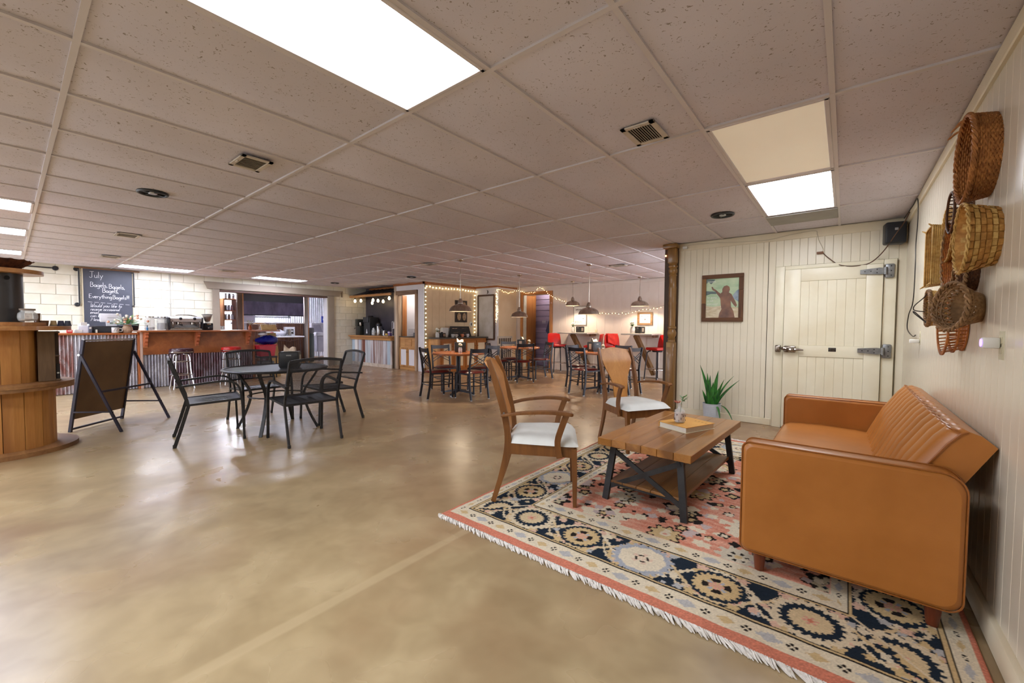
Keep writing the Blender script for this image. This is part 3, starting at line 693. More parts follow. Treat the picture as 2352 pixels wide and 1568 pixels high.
# ---- book and bud vase
BK = thing('book', 'thick hardcover book with yellow cover and white pages', 'book', (-.935, 3.31, .451), R(-22))
M_YEL = mat('yellow_cover', (226,170,84), .45, col2=(214,156,72), vs=5)
MB().rbox(-.125,.125,-.165,.165,.040,.044,.0015,1).build('front_cover', M_YEL, BK)
MB().rbox(-.125,.125,-.165,.165,0,.004,.0015,1).build('back_cover', mat('cream_cover', (232,222,190), .5), BK)
MB().rbox(-.128,-.122,-.165,.165,0,.044,.002,1).build('spine', M_YEL, BK)
pg = MB()
for k in range(12): pg.box(-.121,.119,-.159,.159,.0042+k*.003,.0042+k*.003+.0028)
pg.build('pages', mat('paper_pages', (238,234,220), .8, col2=(224,218,202), vs=40, stretch=(1,1,30)), BK, angle=0)
ti = MB()
for k, x in enumerate((.0,.03,.06,.09)): ti.box(x,x+.012,.10,.104,.0442,.0446).box(x+.004,x+.008,.085,.1,.0442,.0446)
ti.build('cover_lettering', mat('brown_print', (150,110,56), .6), BK, angle=0)
VA = thing('bud_vase', 'small dotted glass bottle holding a pink bloom on the book', 'vase', (-.975, 3.265, .4955))
gl = glass('clear_glass')
MB().lathe([(.001,.002),(.036,.002),(.040,.008),(.040,.085),(.036,.098),(.020,.108),(.0165,.116),(.0165,.140),(.020,.144),(.018,.145),(.014,.141),(.014,.115),(.018,.105),(.033,.094),(.037,.084),(.037,.010),(.001,.006)], 24).build('bottle', gl, VA, angle=50)
MB().lathe([(.001,.0065),(.0365,.0105),(.0365,.075),(.001,.075)], 20).build('printed_sleeve', mat('pale_pink_print', (232,214,204), .4, col2=(222,200,190), vs=30), VA)
dt = MB(); rg = random.Random(3)
for k in range(26):
    a = rg.uniform(0, 6.28); z = rg.uniform(.018, .07); r = .0415; q = Vector((r*math.cos(a), r*math.sin(a), z))
    for pt in range(5):
        b = pt*2*pi/5; dt.ball(q+Vector((-math.sin(a)*.0035*math.cos(b), math.cos(a)*.0035*math.cos(b), .0035*math.sin(b))), rg.uniform(.0012,.0024), 4)
stuff(dt.build('printed_flowers', mat('purple_brown_print', (90,62,70), .6), VA))
MB().tube(smooth([(0,0,.02),(.004,.002,.09),(.012,.0,.15),(.02,.005,.185)],4), .002, 5).build('stem', mat('green_stem', (74,110,50), .5), VA)
fl_ = MB()
for k in range(9):
    a = k*2*pi/9; q = Vector((-.018, 0, .148)); fl_.grid(lambda u, v, a=a: (q.x+math.cos(a)*.024*u+(v-.5)*.014*math.sin(a)*(1-u*.4), q.y+math.sin(a)*.024*u-(v-.5)*.014*math.cos(a)*(1-u*.4), q.z+.012*u*u+.006*(1-(2*v-1)**2)), 4, 3)
fl_.build('bloom', mat('salmon_petals', (220,140,118), .6, col2=(204,112,90), vs=40), VA)
lf = MB()
for k in range(12):
    a = k*2.4; q = Vector((.02+.006*(k%3), .004, .160+.0035*k)); ln = .035
    lf.grid(lambda u, v, a=a, q=q: (q.x+math.cos(a)*ln*u+(v-.5)*.012*math.sin(a)*math.sin(pi*(.1+.9*u)), q.y+math.sin(a)*ln*u-(v-.5)*.012*math.cos(a)*math.sin(pi*(.1+.9*u)), q.z+.018*u), 5, 3)
lf.build('leaves', mat('sprig_green', (84,140,56), .5, col2=(54,104,40), vs=30), VA)

# ---- wooden armchairs
M_CH = wood('walnut_chair', (136,88,42), (102,60,26), 'z', .38, 5, .2)
M_SEAT = mat('white_vinyl', (226,228,224), .5, col2=(214,216,210), vs=5, bump=.08, bs=30)
def armchair(label, loc, rz):
    t = thing('armchair', label, 'chair', loc, rz, 'wooden armchairs beside the rug')
    sw, bw = .272, .205       # half widths of seat front and back
    for sy in (-1, 1):
        MB().sweep(smooth([(.225,sy*.235,0),(.222,sy*.238,.2),(.215,sy*.24,.40)],4), [(-.017,-.017),(.017,-.017),(.017,.017),(-.017,.017)], (1,0,0), scales=[.72,.78,.84,.9,.95,1,1.05,1.1,1.15]).build('leg', M_CH, t)
        st = MB().sweep(smooth([(-.335,sy*.205,0),(-.275,sy*.20,.2),(-.235,sy*.198,.42),(-.262,sy*.20,.62),(-.33,sy*.205,.86),(-.375,sy*.2,.985)],5), [(-.013,-.022),(.013,-.022),(.013,.022),(-.013,.022)], (1,0,0), scales=[.72+.028*k for k in range(10)]+[1.0]*8+[.98,.94,.9,.85,.8,.76,.72,.68]).build('leg', M_CH, t)
        MB().cyl((-.262,sy*.222,.62),(-.262,sy*.2275,.62),.008,8).build('screw_cap', mat('screw_grey', (150,150,146), .4, .6), st)
        MB().sweep(smooth([(-.275,sy*.222,.605),(-.15,sy*.262,.632),(.02,sy*.285,.648),(.14,sy*.287,.645),(.205,sy*.28,.634)],5), [(-.023,-.012),(.023,-.012),(.026,.0),(.023,.012),(-.023,.012),(-.026,0)], (0,0,1), scales=[.7+.02*k for k in range(15)]+[1,1,1,.95,.85,.55]).build('armrest', M_CH, t)
        MB().sweep(smooth([(.12,sy*.262,.34),(.105,sy*.272,.45),(.135,sy*.282,.56),(.165,sy*.282,.64)],4), [(-.011,-.02),(.011,-.02),(.011,.02),(-.011,.02)], (1,0,0)).build('arm_support', M_CH, t)
        MB().beam((-.235,sy*.198,.375), (.215,sy*.24,.375), .022, .075).build('seat_rail', M_CH, t)
    MB().beam((.218,-.24,.375), (.218,.24,.375), .024, .075).build('seat_rail', M_CH, t)
    MB().beam((-.235,-.2,.385), (-.235,.2,.385), .022, .06).build('seat_rail', M_CH, t)
    # vase-shaped splat with bowed crest
    prof = [(.41,.078),(.5,.082),(.6,.092),(.68,.112),(.76,.15),(.82,.176),(.845,.182),(.90,.186),(.95,.184),(.972,.176)]
    def sx_(z): return -.232-.02*max(0,(z-.42))/.2 if z < .62 else -.262-.068*(z-.62)/.24-(.045*(max(0, z-.86))/.125)
    vs = []; N = 9
    for z, hw in prof:
        for k in range(N):
            yv = -hw+2*hw*k/(N-1); zz = z+(.022*math.cos(yv/.186*pi*.5)**2-.004 if z > .95 else 0)
            vs.append((sx_(z)-.012*(1-(yv/.19)**2)-.006, yv, zz))
    n1 = len(vs); vs += [(x+.016, y, z) for x, y, z in vs]; fs = []
    for i in range(len(prof)-1):
        for k in range(N-1):
            a = i*N+k; fs += [(a, a+1, a+N+1, a+N), (n1+a, n1+a+N, n1+a+N+1, n1+a+1)]
        for k in (0, N-1): a = i*N+k; fs.append((a, a+N, n1+a+N, n1+a))
    for i in (0, len(prof)-1):
        for k in range(N-1): a = i*N+k; fs.append((a, a+1, n1+a+1, n1+a))
    MB().add(vs, fs).build('splat', wood('splat_veneer', (206,146,76), (180,118,56), 'z', .45, 4, .0), t, angle=50)
    def cush(u, v):
        x = -.245+.49*u; hw = .205+.062*u**.8; e = min(u, 1-u); k = min(1, e*9)**.5; kv = min(1, min(v, 1-v)*9)**.5
        rc = 1-.06*(1-k); return (x, (-hw+2*hw*v)*rc, .413+.052*k*kv+.012*math.sin(pi*u)*math.sin(pi*v))
    MB().grid(cush, 19, 19).box(-.235,.225,-.2,.2,.40,.414).build('seat', M_SEAT, t, angle=60)
    return t
ac1 = armchair('wooden armchair seen from its side at the left rug edge', (-1.70, 2.46, .0135), R(33))
ac2 = dup(ac1, (-1.66, 4.05, .0135), R(-31), 'wooden armchair facing the camera behind the coffee table')

# ---- snake plant
PL = thing('potted_plant', 'snake plant with long green leaves in a ribbed grey pot', 'plant', (-1.345, 5.87, 0))
pp = [(.001,.0),(.085,.0),(.092,.01)]
for k in range(16): z = .02+k*.012; pp += [(.092+.018*z/.2+.0025, z), (.092+.018*z/.2, z+.006)]
pp += [(.112,.218),(.115,.228),(.108,.230),(.104,.20),(.001,.195)]
MB().lathe(pp, 32).build('pot', mat('pale_grey_ceramic', (196,202,210), .4, col2=(186,192,200), vs=6), PL, angle=25)
MB().lathe([(.001,.205),(.103,.204)], 20, caps=False).build('soil', mat('dark_soil', (66,50,38), .95, bump=.4, bs=90), PL)
M_LEAF = mat('snake_leaf', (58,128,48), .4, col2=(30,84,34), vs=26, stretch=(1,1,.35), lo=.4, hi=.6)
def blade(b, tip, wd_, mid=None, ph=0):
    b = Vector(b); tip = Vector(tip); mid = Vector(mid) if mid else (b+tip)/2; N = 12; mb = MB()
    ax = Vector((math.cos(ph), math.sin(ph), 0))
    def fn(u, v):
        p = (1-u)**2*b+2*u*(1-u)*mid+u*u*tip; k = wd_*(.55+.9*u-1.45*u**2.2 if u < .98 else 0.0)*1.5; k = max(k, .001)
        nn = ax.cross(Vector((0,0,1))); return p+ax*(v-.5)*2*k*.5*2+nn*(.35*k*(2*v-1)**2)
    return mb.grid(fn, N, 5).build('leaf', M_LEAF, PL, angle=70)
blade((-.03,0,.2), (-.15,-.03,.73), .020, (-.05,0,.45), .3); blade((-.01,-.02,.2), (-.02,-.03,.60), .024, (-.03,-.02,.4), -.2); blade((.02,-.02,.2), (.075,-.02,.67), .026, (.03,-.02,.43), .2)
blade((.0,.03,.2), (.02,.05,.52), .024, (.0,.04,.36), 1.2); blade((-.05,-.03,.2), (-.11,-.05,.40), .018, (-.07,-.04,.3), .5); blade((.05,.0,.2), (.33,-.05,.57), .018, (.10,0,.36), -.2)
blade((.05,-.02,.2), (.27,-.08,.62), .013, (.09,-.03,.42), -.3); blade((.04,-.04,.2), (.09,-.06,.44), .022, (.05,-.05,.32), .1); blade((.06,-.03,.2), (.17,-.1,.40), .014, (.08,-.05,.30), -.4)
blade((.05,-.06,.2), (.13,-.12,-.02+.05), .016, (.11,-.10,.24), -.3); blade((.06,-.04,.21), (.29,-.16,-.0+.03), .015, (.20,-.10,.28), -.4); blade((-.02,-.05,.2), (-.05,-.09,.47), .022, (-.03,-.06,.33), 0); blade((.0,-.05,.2), (.03,-.08,.52), .024, (.01,-.06,.36), .15)

blade((-.04,.02,.2), (-.07,.03,.62), .022, (-.06,.02,.42), .6); blade((.03,.03,.2), (.13,.06,.55), .020, (.05,.04,.38), .9); blade((.02,-.05,.2), (.05,-.1,.36), .024, (.03,-.07,.3), .1)

# ---- framed poster
FP = thing('framed_poster', 'poster of a brown figure on green in a rustic wood frame', 'picture', (-1.287, YD-.008, 1.625))
M_RUST = wood('reclaimed_frame', (112,72,38), (78,46,22), 'x', .6, 7, 0, (140,98,54), .12); M_RUSTV = wood('reclaimed_frame_upright', (112,72,38), (78,46,22), 'z', .6, 7, 0, (140,98,54), .12)
MB().rbox(-.252,.252,-.03,0,.262,.315,.003,1).build('frame_top', M_RUST, FP); MB().rbox(-.252,.252,-.03,0,-.315,-.262,.003,1).build('frame_bottom', M_RUST, FP)
for a, b, c_, d_ in ((-.252,-.20,-.262,.262),): pass
for sx in (-1, 1):
    for z0, z1 in ((-.262,-.07), (-.068,.262)) if sx < 0 else ((-.262,.1), (.102,.262)):
        MB().rbox(min(sx*.252,sx*.20), max(sx*.252,sx*.20), -.03, 0, z0, z1, .003, 1).build('frame_side', M_RUSTV, FP)
ps = MB().box(-.202,.202,-.012,-.004,-.264,.264).build('poster', mat('poster_green_sky', (158,188,148), .3, col2=(196,212,176), vs=5, stretch=(1,1,2)), FP, angle=0)
def flat(poly, name, m, dy, par=ps): return MB().prism(poly, 'y', -.0125-dy, -.012).build(name, m, par, angle=0)
M_CLOUD = mat('poster_grey_cloud', (112,128,122), .3, col2=(84,102,100), vs=14)
flat([(-.2,-.10),(-.1,-.115),(0,-.10),(.08,-.12),(.2,-.13),(.2,-.262),(-.2,-.262)], 'printed_ground', mat('poster_sand', (196,178,140), .3, col2=(222,210,182), vs=16, stretch=(1,1,3)), .0002)
flat([(-.2,.04),(-.14,.06),(-.08,.055),(-.04,.075),(-.09,.09),(-.2,.10)], 'printed_cloud', M_CLOUD, .0002)
flat([(.11,.0),(.14,.05),(.17,.09),(.2,.11),(.2,-.06),(.15,-.02)], 'printed_cloud', mat('poster_blue_hill', (126,144,160), .3, col2=(166,178,186), vs=14), .0002)
flat([(-.2,.20),(-.17,.22),(-.14,.19),(-.11,.215),(-.09,.25),(-.2,.262)], 'printed_cloud', M_CLOUD, .0002)
fig = [(-.04,-.262),(-.03,-.20),(-.005,-.15),(-.015,-.09),(-.02,-.03),(-.025,0),(-.06,.05),(-.085,.09),(-.12,.11),(-.135,.15),(-.12,.155),(-.105,.13),(-.075,.11),(-.045,.08),(-.02,.06),(0,.08),(.0,.12),(.02,.155),(.055,.165),(.085,.145),(.092,.11),(.08,.07),(.11,.05),(.135,.0),(.16,-.05),(.18,-.1),(.165,-.125),(.135,-.09),(.105,-.04),(.11,-.12),(.14,-.18),(.155,-.262)]
flat(fig, 'printed_figure', mat('poster_brown_figure', (96,68,58), .3, col2=(150,106,80), vs=5), .0005)

# ---- lettering
def text_mesh(body, size, name='lettering', shear=0, thick=.0006, space=1.0):
    cu = bpy.data.curves.new('t', 'FONT'); cu.body = body; cu.size = size; cu.align_x = 'LEFT'; cu.shear = shear; cu.extrude = thick; cu.resolution_u = 2; cu.space_character = space
    ob = bpy.data.objects.new('t', cu); COL.objects.link(ob); dg = bpy.context.evaluated_depsgraph_get(); dg.update()
    me = bpy.data.meshes.new_from_object(ob.evaluated_get(dg)); COL.objects.unlink(ob); bpy.data.objects.remove(ob); me.name = name; return me
def text(body, size, m, parent, loc, rot, name='lettering', **kw):
    me = text_mesh(body, size, name, **kw); me.materials.clear(); me.materials.append(m); return inst(me, name, parent, loc, rot)
M_PRINTW = mat('white_print', (236,238,230), .5)
text("I'm going", .034, M_PRINTW, ps, (-.19,-.0135,.0), (pi/2,0,0)); text("to tell", .034, M_PRINTW, ps, (-.19,-.0135,-.045), (pi/2,0,0)); text("everyone!", .034, M_PRINTW, ps, (-.19,-.0135,-.09), (pi/2,0,0))
text("CHOSEN", .026, M_PRINTW, ps, (-.185,-.0135,.213), (pi/2,0,0))

# single-stroke chalk hand
A = lambda cx, cy, rx, ry, a0, a1, n=8: [(cx+rx*math.cos(R(a0+(a1-a0)*i/n)), cy+ry*math.sin(R(a0+(a1-a0)*i/n))) for i in range(n+1)]
GL = {'J': (.6, [[(.1,.97),(.6,1)], [(.38,.99),(.36,.2)]+A(.22,.15,.15,.17,10,-170)]), 'B': (.6, [[(.08,0),(.1,1)], [(.1,.98)]+A(.22,.76,.25,.23,80,-90)+A(.24,.26,.30,.27,90,-100)+[(.08,.02)]]),
 'E': (.58, [[(.5,1),(.08,.97),(.06,0),(.52,.03)], [(.08,.5),(.42,.52)]]), 'W': (.85, [[(.0,.9),(.08,1),(.16,.1)]+A(.25,.12,.1,.12,200,340)+[(.42,.8),(.46,.1)]+A(.56,.12,.1,.12,200,350)+[(.76,1)]]), 'M': (.8, [[(.05,0),(.12,.9),(.36,.3),(.62,.95),(.7,.0)]]),
 'a': (.46, [A(.2,.22,.17,.22,40,400), [(.37,.44),(.37,.06),(.46,.0)]]), 'b': (.44, [[(.06,1),(.06,.05)], A(.2,.22,.15,.22,180,-180)]), 'c': (.4, [A(.22,.22,.18,.22,50,310)]), 'd': (.46, [A(.2,.22,.17,.22,40,400), [(.37,1),(.37,.0)]]),
 'e': (.42, [[(.05,.22),(.36,.26)]+A(.2,.22,.17,.22,20,310)]), 'g': (.46, [A(.2,.22,.17,.22,40,400), [(.37,.44),(.36,-.2)]+A(.2,-.22,.16,.16,0,-160)]), 'h': (.44, [[(.06,1),(.05,0)], [(.05,.25)]+A(.2,.27,.14,.17,150,0)+[(.35,0)]]),
 'i': (.2, [[(.1,.44),(.1,.04),(.18,0)], [(.1,.62),(.11,.66)]]), 'k': (.42, [[(.06,1),(.05,0)], [(.34,.46),(.08,.2),(.36,0)]]), 'l': (.22, [[(.08,1),(.08,.05),(.18,0)]]), 'm': (.62, [[(.04,.44),(.04,0)], [(.04,.3)]+A(.15,.3,.1,.14,150,0)+[(.25,0)], [(.25,.3)]+A(.38,.3,.12,.14,150,0)+[(.5,.05),(.58,0)]]),
 'n': (.44, [[(.05,.44),(.05,0)], [(.05,.28)]+A(.2,.28,.14,.16,150,0)+[(.34,.05),(.42,0)]]), 'o': (.44, [A(.21,.22,.18,.22,90,450)]), 'r': (.34, [[(.06,.44),(.06,0)], [(.06,.25)]+A(.2,.28,.13,.15,150,30)]),
 's': (.36, [A(.19,.34,.13,.11,40,270)+A(.19,.11,.14,.12,90,-150)]), 't': (.34, [[(.15,.8),(.14,.08),(.28,.0)], [(.0,.5),(.3,.52)]]), 'u': (.46, [[(.05,.44),(.06,.15)]+A(.2,.15,.14,.15,180,340)+[(.36,.44),(.36,.05),(.44,0)]]), 'v': (.4, [[(.02,.44),(.18,0),(.36,.46)]]),
 'y': (.44, [[(.04,.44),(.2,.02)], [(.38,.46),(.2,.0),(.08,-.38)]]), ',': (.2, [[(.12,.06),(.05,-.14)]]), '!': (.2, [[(.1,1),(.09,.25)], [(.09,.06),(.1,.02)]]), ' ': (.3, []), '-': (.3, [[(.02,.22),(.26,.22)]])}
def chalk_line(mb, s, x, z, size, shear=0., wob=0, rr=.004):
    for i, ch in enumerate(s):
        wd_, sts = GL[ch]
        for st in sts:
            mb.tube([(x+(px+shear*pz)*size, -.001, z+pz*size+wob*math.sin(i*1.7)*size) for px, pz in st], rr, 4)
        x += wd_*size
    return x

# ---- speaker, leads and outlets by the corner
SPK = thing('wall_speaker', 'black wall speaker tucked under the ceiling in the corner', 'speaker', (.375, 5.93, 2.235), R(8))
M_SPKB = mat('black_speaker_plastic', (38,40,44), .45, col2=(46,48,52), vs=8)
MB().rbox(-.085,.085,-.075,.06,-.115,.11,.02,3).build('cabinet', M_SPKB, SPK)
MB().rbox(-.075,.075,-.082,-.07,-.105,.10,.018,3).build('grille', mat('black_grille', (30,32,36), .6, bump=.5, bs=900), SPK)
MB().rbox(-.014,.014,-.085,-.081,.02,.045,.002,1).build('logo_plate', mat('silver_plate', (190,192,196), .3, .7), SPK)
MB().rbox(-.02,.02,.05,.11,-.03,.03,.006,1).build('bracket', M_BLK, SPK)
M_BROWNC = mat('brown_cord', (94,64,44), .5); M_WHC = mat('white_cord', (214,202,176), .5); M_DKC = mat('dark_cord', (44,38,34), .5)
c1 = thing('extension_cord', 'brown cord looping below the wall speaker to its connector', 'cord', (0,0,0))
MB().tube(smooth([(-.225,YD-.03,2.105),(-.18,YD-.04,2.05),(-.09,YD-.04,1.965),(-.005,YD-.09,1.928),(.10,YD-.09,1.925),(.198,YD-.05,1.955),(.29,YD-.1,2.05),(.37,YD-.25,2.19),(.44,YD-.25,2.32),(.462,YD-.4,2.38)],6), .005, 6).build('cable', M_BROWNC, c1)
MB().rbox(-.285,-.22,YD-.04,YD-.012,2.098,2.125,.006,2).build('connector', mat('brown_plug', (120,78,48), .5), c1)
c2 = thing('lead_wire', 'thin pale wire running along the top of the boarded wall', 'cord', (0,0,0))
MB().tube(smooth([(-1.80,YD-.03,2.33),(-1.76,YD-.03,2.372),(-1.4,YD-.03,2.365),(-1.2,YD-.03,2.35),(-.99,YD-.03,2.335),(-.77,YD-.03,2.328),(-.55,YD-.03,2.36),(-.315,YD-.03,2.375),(-.285,YD-.03,2.33),(-.268,YD-.03,2.26),(-.225,YD-.035,2.15),(-.24,YD-.03,2.12)],6), .0035, 5).build('cable', M_WHC, c2)
MB().rbox(-1.80,-1.74,YD-.06,YD-.02,2.325,2.36,.008,2).build('plug', mat('white_plastic', (236,234,226), .4), c2)
c3 = thing('speaker_wire', 'dark wire hanging down the right wall into the corner outlet', 'cord', (0,0,0))
MB().tube(smooth([(.43,5.72,2.34),(.462,5.4,2.388),(.462,5.08,2.372),(.470,5.08,2.205),(.472,5.17,1.99),(.472,5.15,1.795),(.472,5.20,1.486),(.472,5.50,1.36),(.472,5.56,1.23),(.472,5.15,1.165),(.468,4.90,1.175)],7), .0045, 6).build('cable', M_DKC, c3)
def outlet(label, y, z):
    t = thing('wall_outlet', label, 'outlet', (XR+.003, y, z), 0, 'wall outlets')
    MB().rbox(-.008,0,-.036,.036,-.058,.058,.003,2).build('cover_plate', mat('ivory_plate', (216,208,176), .4), t)
    for dz in (-.02,.02): MB().rbox(-.0105,-.006,-.016,.016,dz-.014,dz+.014,.004,2).build('socket', mat('ivory_socket', (204,194,160), .4), t)
    return t
t = outlet('ivory wall outlet with the dark speaker wire plugged in', 4.80, 1.155)
a_ = thing('charger', 'white charger block plugged into the corner outlet', 'charger', (XR-.0075, 4.80, 1.125)); MB().rbox(-.06,0,-.02,.02,-.016,.016,.005,2).build('body', mat('white_plastic', (236,234,226), .4), a_); MB().rbox(-.006,.002,-.01,.01,-.01,.01,.002,1).build('plug_face', mat('ivory_socket', (204,194,160)), a_)
t = outlet('ivory wall outlet nearest the camera with a plug-in night light', 2.50, 1.165)
a_ = thing('plug_in_light', 'white plug-in night light glowing violet on the right wall', 'night light', (XR-.0075, 2.515, 1.172)); MB().rbox(-.048,0,-.022,.022,-.02,.024,.006,2).build('body', mat('white_plastic', (236,234,226), .4), a_)
MB().lathe([(.001,0),(.013,0),(.016,.003),(.001,.004)], 16, (-.048,0,.002), rot3('Y', -90)).build('led_ring', emitter('violet_led', (150,110,255), 3), a_)

# ---- baskets on the right wall; axis runs out of the wall (-x)
def weave(name, c1_, c2_, su, sv, rough=.72):
    if name in _mc: return _mc[name]
    m, nt, p = nodes(name); v = mapped(nt); t_ = nt.nodes.new('ShaderNodeTexCoord')
    n = noise(nt, v, 55, 3, .6); n2 = noise(nt, v, 9, 3)
    c = ramp(nt, n, .35, .65, srgb(*c1_), srgb(*c2_)); c = mixc(nt, ramp(nt, n2, .45, .7), c, tuple(q*.7 for q in srgb(*c2_)[:3])+(1,))
    nt.links.new(c, p.inputs['Base Color']); p.inputs['Roughness'].default_value = rough; p.inputs['Coat Weight'].default_value = .0; _mc[name] = m; return m
def out(y, z, x): return Vector((-x, y, z))
def basket_weave(t, prof, m, n_stk=36, rows=None, amp=.0035, th=.004, band=4):
    """woven side: prof = [(radius, distance from wall)...]; strands go over and under the stakes"""
    mb = MB(); rows = rows or 14
    tot = len(prof)-1
    for r in range(rows):
        k = r/(rows-1)*tot; i = min(int(k), tot-1); f_ = k-i; rad = prof[i][0]*(1-f_)+prof[i+1][0]*f_; x = prof[i][1]*(1-f_)+prof[i+1][1]*f_
        pts = []
        for a in range(n_stk*2):
            th_ = pi*a/n_stk; q = rad+amp*(1 if (a//1+r) % 2 else -1)
            pts.append((-x, q*math.cos(th_), q*math.sin(th_)))
        mb.tube(pts, th, 5, closed=True)
    o1 = mb.build('weave', m, t, angle=60)
    mb = MB()
    for a in range(n_stk):
        th_ = 2*pi*(a+.25)/n_stk; mb.tube([(-x, rd*math.cos(th_), rd*math.sin(th_)) for rd, x in prof], th*.8, 4)
    mb.build('stakes', m, t, angle=60); return o1
def ring(t, r, x, th, m, name='rim', braid=0, n=48):
    mb = MB()
    if braid:
        for k in range(braid):
            pts = []
            for a in range(n*2):
                th_ = pi*a/n; ph = th_*14+2*pi*k/braid; rr_ = r+th*.7*math.cos(ph); pts.append((-x+th*.7*math.sin(ph), rr_*math.cos(th_), rr_*math.sin(th_)))
            mb.tube(pts, th*.75, 5, closed=True)
    else: mb.tube([(-x, r*math.cos(2*pi*a/n), r*math.sin(2*pi*a/n)) for a in range(n)], th, 7, closed=True)
    return mb.build(name, m, t, angle=60)
def disc(t, r, x, m, name='base', th=.006): return MB().lathe([(.001,0),(r,0),(r,th),(.001,th)], 36, (-x, 0, 0), rot3('Y', 90)).build(name, m, t)
W_BRN = weave('brown_wicker', (182,122,62), (146,90,42), 1, 1); W_GOLD = weave('golden_splint', (200,150,76), (168,116,54), 1, 1); W_LT = weave('pale_straw', (214,178,108), (184,142,72), 1, 1)
W_DK = weave('dark_wicker', (104,64,32), (70,40,20), 1, 1); W_GREY = weave('smoky_rattan', (168,130,86), (124,92,58), 1, 1); W_BAM = weave('bamboo_strip', (190,118,50), (150,84,34), 1, 1)
XW = XR+.002
b = thing('wall_basket', 'large round brown wicker basket hung highest on the wall', 'basket', (XW, 2.79, 2.005), 0, 'baskets on the right wall')
basket_weave(b, [(.172,.004),(.18,.04),(.188,.085)], W_BRN, 40, 13, .0032, .0045); ring(b, .19, .088, .008, W_BRN, braid=3); disc(b, .172, .004, W_BRN)
mb = MB()
for r_ in np.linspace(.02, .165, 14): mb.tube([(-.012-.002*math.cos(a*pi/2), r_*math.cos(2*pi*a/40), r_*math.sin(2*pi*a/40)) for a in range(40)], .0048, 5, closed=True)
mb.build('base_weave', W_BRN, b)
mb = MB()
for dy, dz, lx in ((.05,.185,.03),(.03,.19,.02),(.09,.165,.035)): mb.tube(smooth([(-.08,dy,dz),(-.10,dy+.03,dz+.004),(-.088-lx,dy+.09,dz-.004)],4), [.005]*8+[.002], 5)
mb.build('loose_ends', W_BRN, b)
b = thing('wall_basket', 'deep golden splint basket with checkered weave, nearest the camera', 'basket', (XW, 2.66, 1.625), 0, 'baskets on the right wall')
for r in range(6):        # broad splints as real strips
    k0, k1 = r/6, (r+1)/6; mb = MB()
    n = 28
    for a in range(n):
        t0, t1 = 2*pi*a/n, 2*pi*(a+1)/n; over = (a+r) % 2
        vs = []
        for kk in (k0+.012, k1-.012):
            rad = .118+.03*kk+(.004 if over else -.001); x = .004+.102*kk
            for tt in (t0+.01, t1-.01): vs.append((-x, rad*math.cos(tt), rad*math.sin(tt)))
            for tt in (t0+.01, t1-.01): vs.append((-x, (rad-.003)*math.cos(tt), (rad-.003)*math.sin(tt)))
        mb.add(vs, [(0,1,5,4),(2,6,7,3),(0,4,6,2),(1,3,7,5),(0,2,3,1),(4,5,7,6)])
    mb.build('splint_row', [W_GOLD, W_LT, W_GOLD][r % 3], b)
mb = MB().lathe([(.114,.004),(.144,.106)], 40, (0,0,0), rot3('Y', -90), caps=False).build('inner_wall', W_GOLD, b)
ring(b, .149, .108, .0055, W_LT, braid=2); disc(b, .116, .004, W_GOLD)
b = thing('wall_basket', 'tapered smoky rattan basket with twisted open lattice band', 'basket', (XW, 2.85, 1.325), 0, 'baskets on the right wall')
TM = Matrix.Rotation(R(22), 4, 'Z') @ Matrix.Rotation(R(4), 4, 'Y')
mb = MB().lathe([(.062,.004),(.072,.03),(.086,.07)], 32, (0,0,0), rot3('Y', -90), caps=False).lathe([(.058,.004),(.068,.03),(.082,.07)], 32, (0,0,0), rot3('Y', -90), caps=False).xf(TM); mb.build('solid_side', W_GREY, b, angle=60)
mb = MB()
for sgn in (1, -1):
    for a in range(22):
        mb.tube([(-(.068+.05*k/4), (.084+.024*k/4)*math.cos(2*pi*a/22+sgn*.5*k/4), (.084+.024*k/4)*math.sin(2*pi*a/22+sgn*.5*k/4)) for k in range(5)], .0052, 5)
for q in (.098,.112): mb.tube([(-q, (.08+.024*(q-.068)/.05+.004)*math.cos(2*pi*a/40), (.084+.024*(q-.068)/.05)*math.sin(2*pi*a/40)) for a in range(40)], .006, 5, closed=True)
mb.xf(TM); mb.build('open_lattice', W_GREY, b, angle=60)
mb = MB()
for k in range(2):
    pts = []
    for a in range(90): th_ = 2*pi*a/90; ph = th_*13+pi*k; rr_ = .111+.006*math.cos(ph); pts.append((-.122+.006*math.sin(ph), rr_*math.cos(th_), rr_*math.sin(th_)))
    mb.tube(pts, .006, 5, closed=True)
mb.xf(TM).build('rim', W_GREY, b, angle=60); disc(b, .06, .004, W_DK)
b = thing('wall_basket', 'open bamboo-slat basket hung lowest on the wall', 'basket', (XW, 3.2, 1.262), 0, 'baskets on the right wall')
for a in range(44):
    th_ = 2*pi*a/44; q = MB().beam((-.006, .138*math.cos(th_), .138*math.sin(th_)), (-.082, .162*math.cos(th_), .162*math.sin(th_)), .007, .0025, (0, math.cos(th_), math.sin(th_)))
    q.build('slat', W_BAM, b)
for r_, x in ((.139,.010),(.150,.043),(.165,.082)):
    mb = MB().sweep([(-x, r_*math.cos(2*pi*a/48), r_*math.sin(2*pi*a/48)) for a in range(48)], [(-.010,-.0035),(.010,-.0035),(.010,.0035),(-.010,.0035)], (1,0,0), closed=True); mb.build('hoop', W_BAM, b)
mb = MB()
for a in range(16):
    yy = -.13+.26*a/15; hz = math.sqrt(max(.0001, .137**2-yy*yy)); mb.beam((-.006, yy, -hz), (-.006, yy, hz), .006, .0025, (1,0,0))
mb.build('base_slats', W_BAM, b)
b = thing('wall_basket', 'small braided basket with two wire loop handles', 'basket', (XW, 3.67, 1.36), 0, 'baskets on the right wall')
basket_weave(b, [(.088,.004),(.10,.05),(.106,.085)], W_LT, 24, 9, .003, .0062); ring(b, .108, .09, .009, W_GREY, braid=3); disc(b, .086, .004, W_GREY)
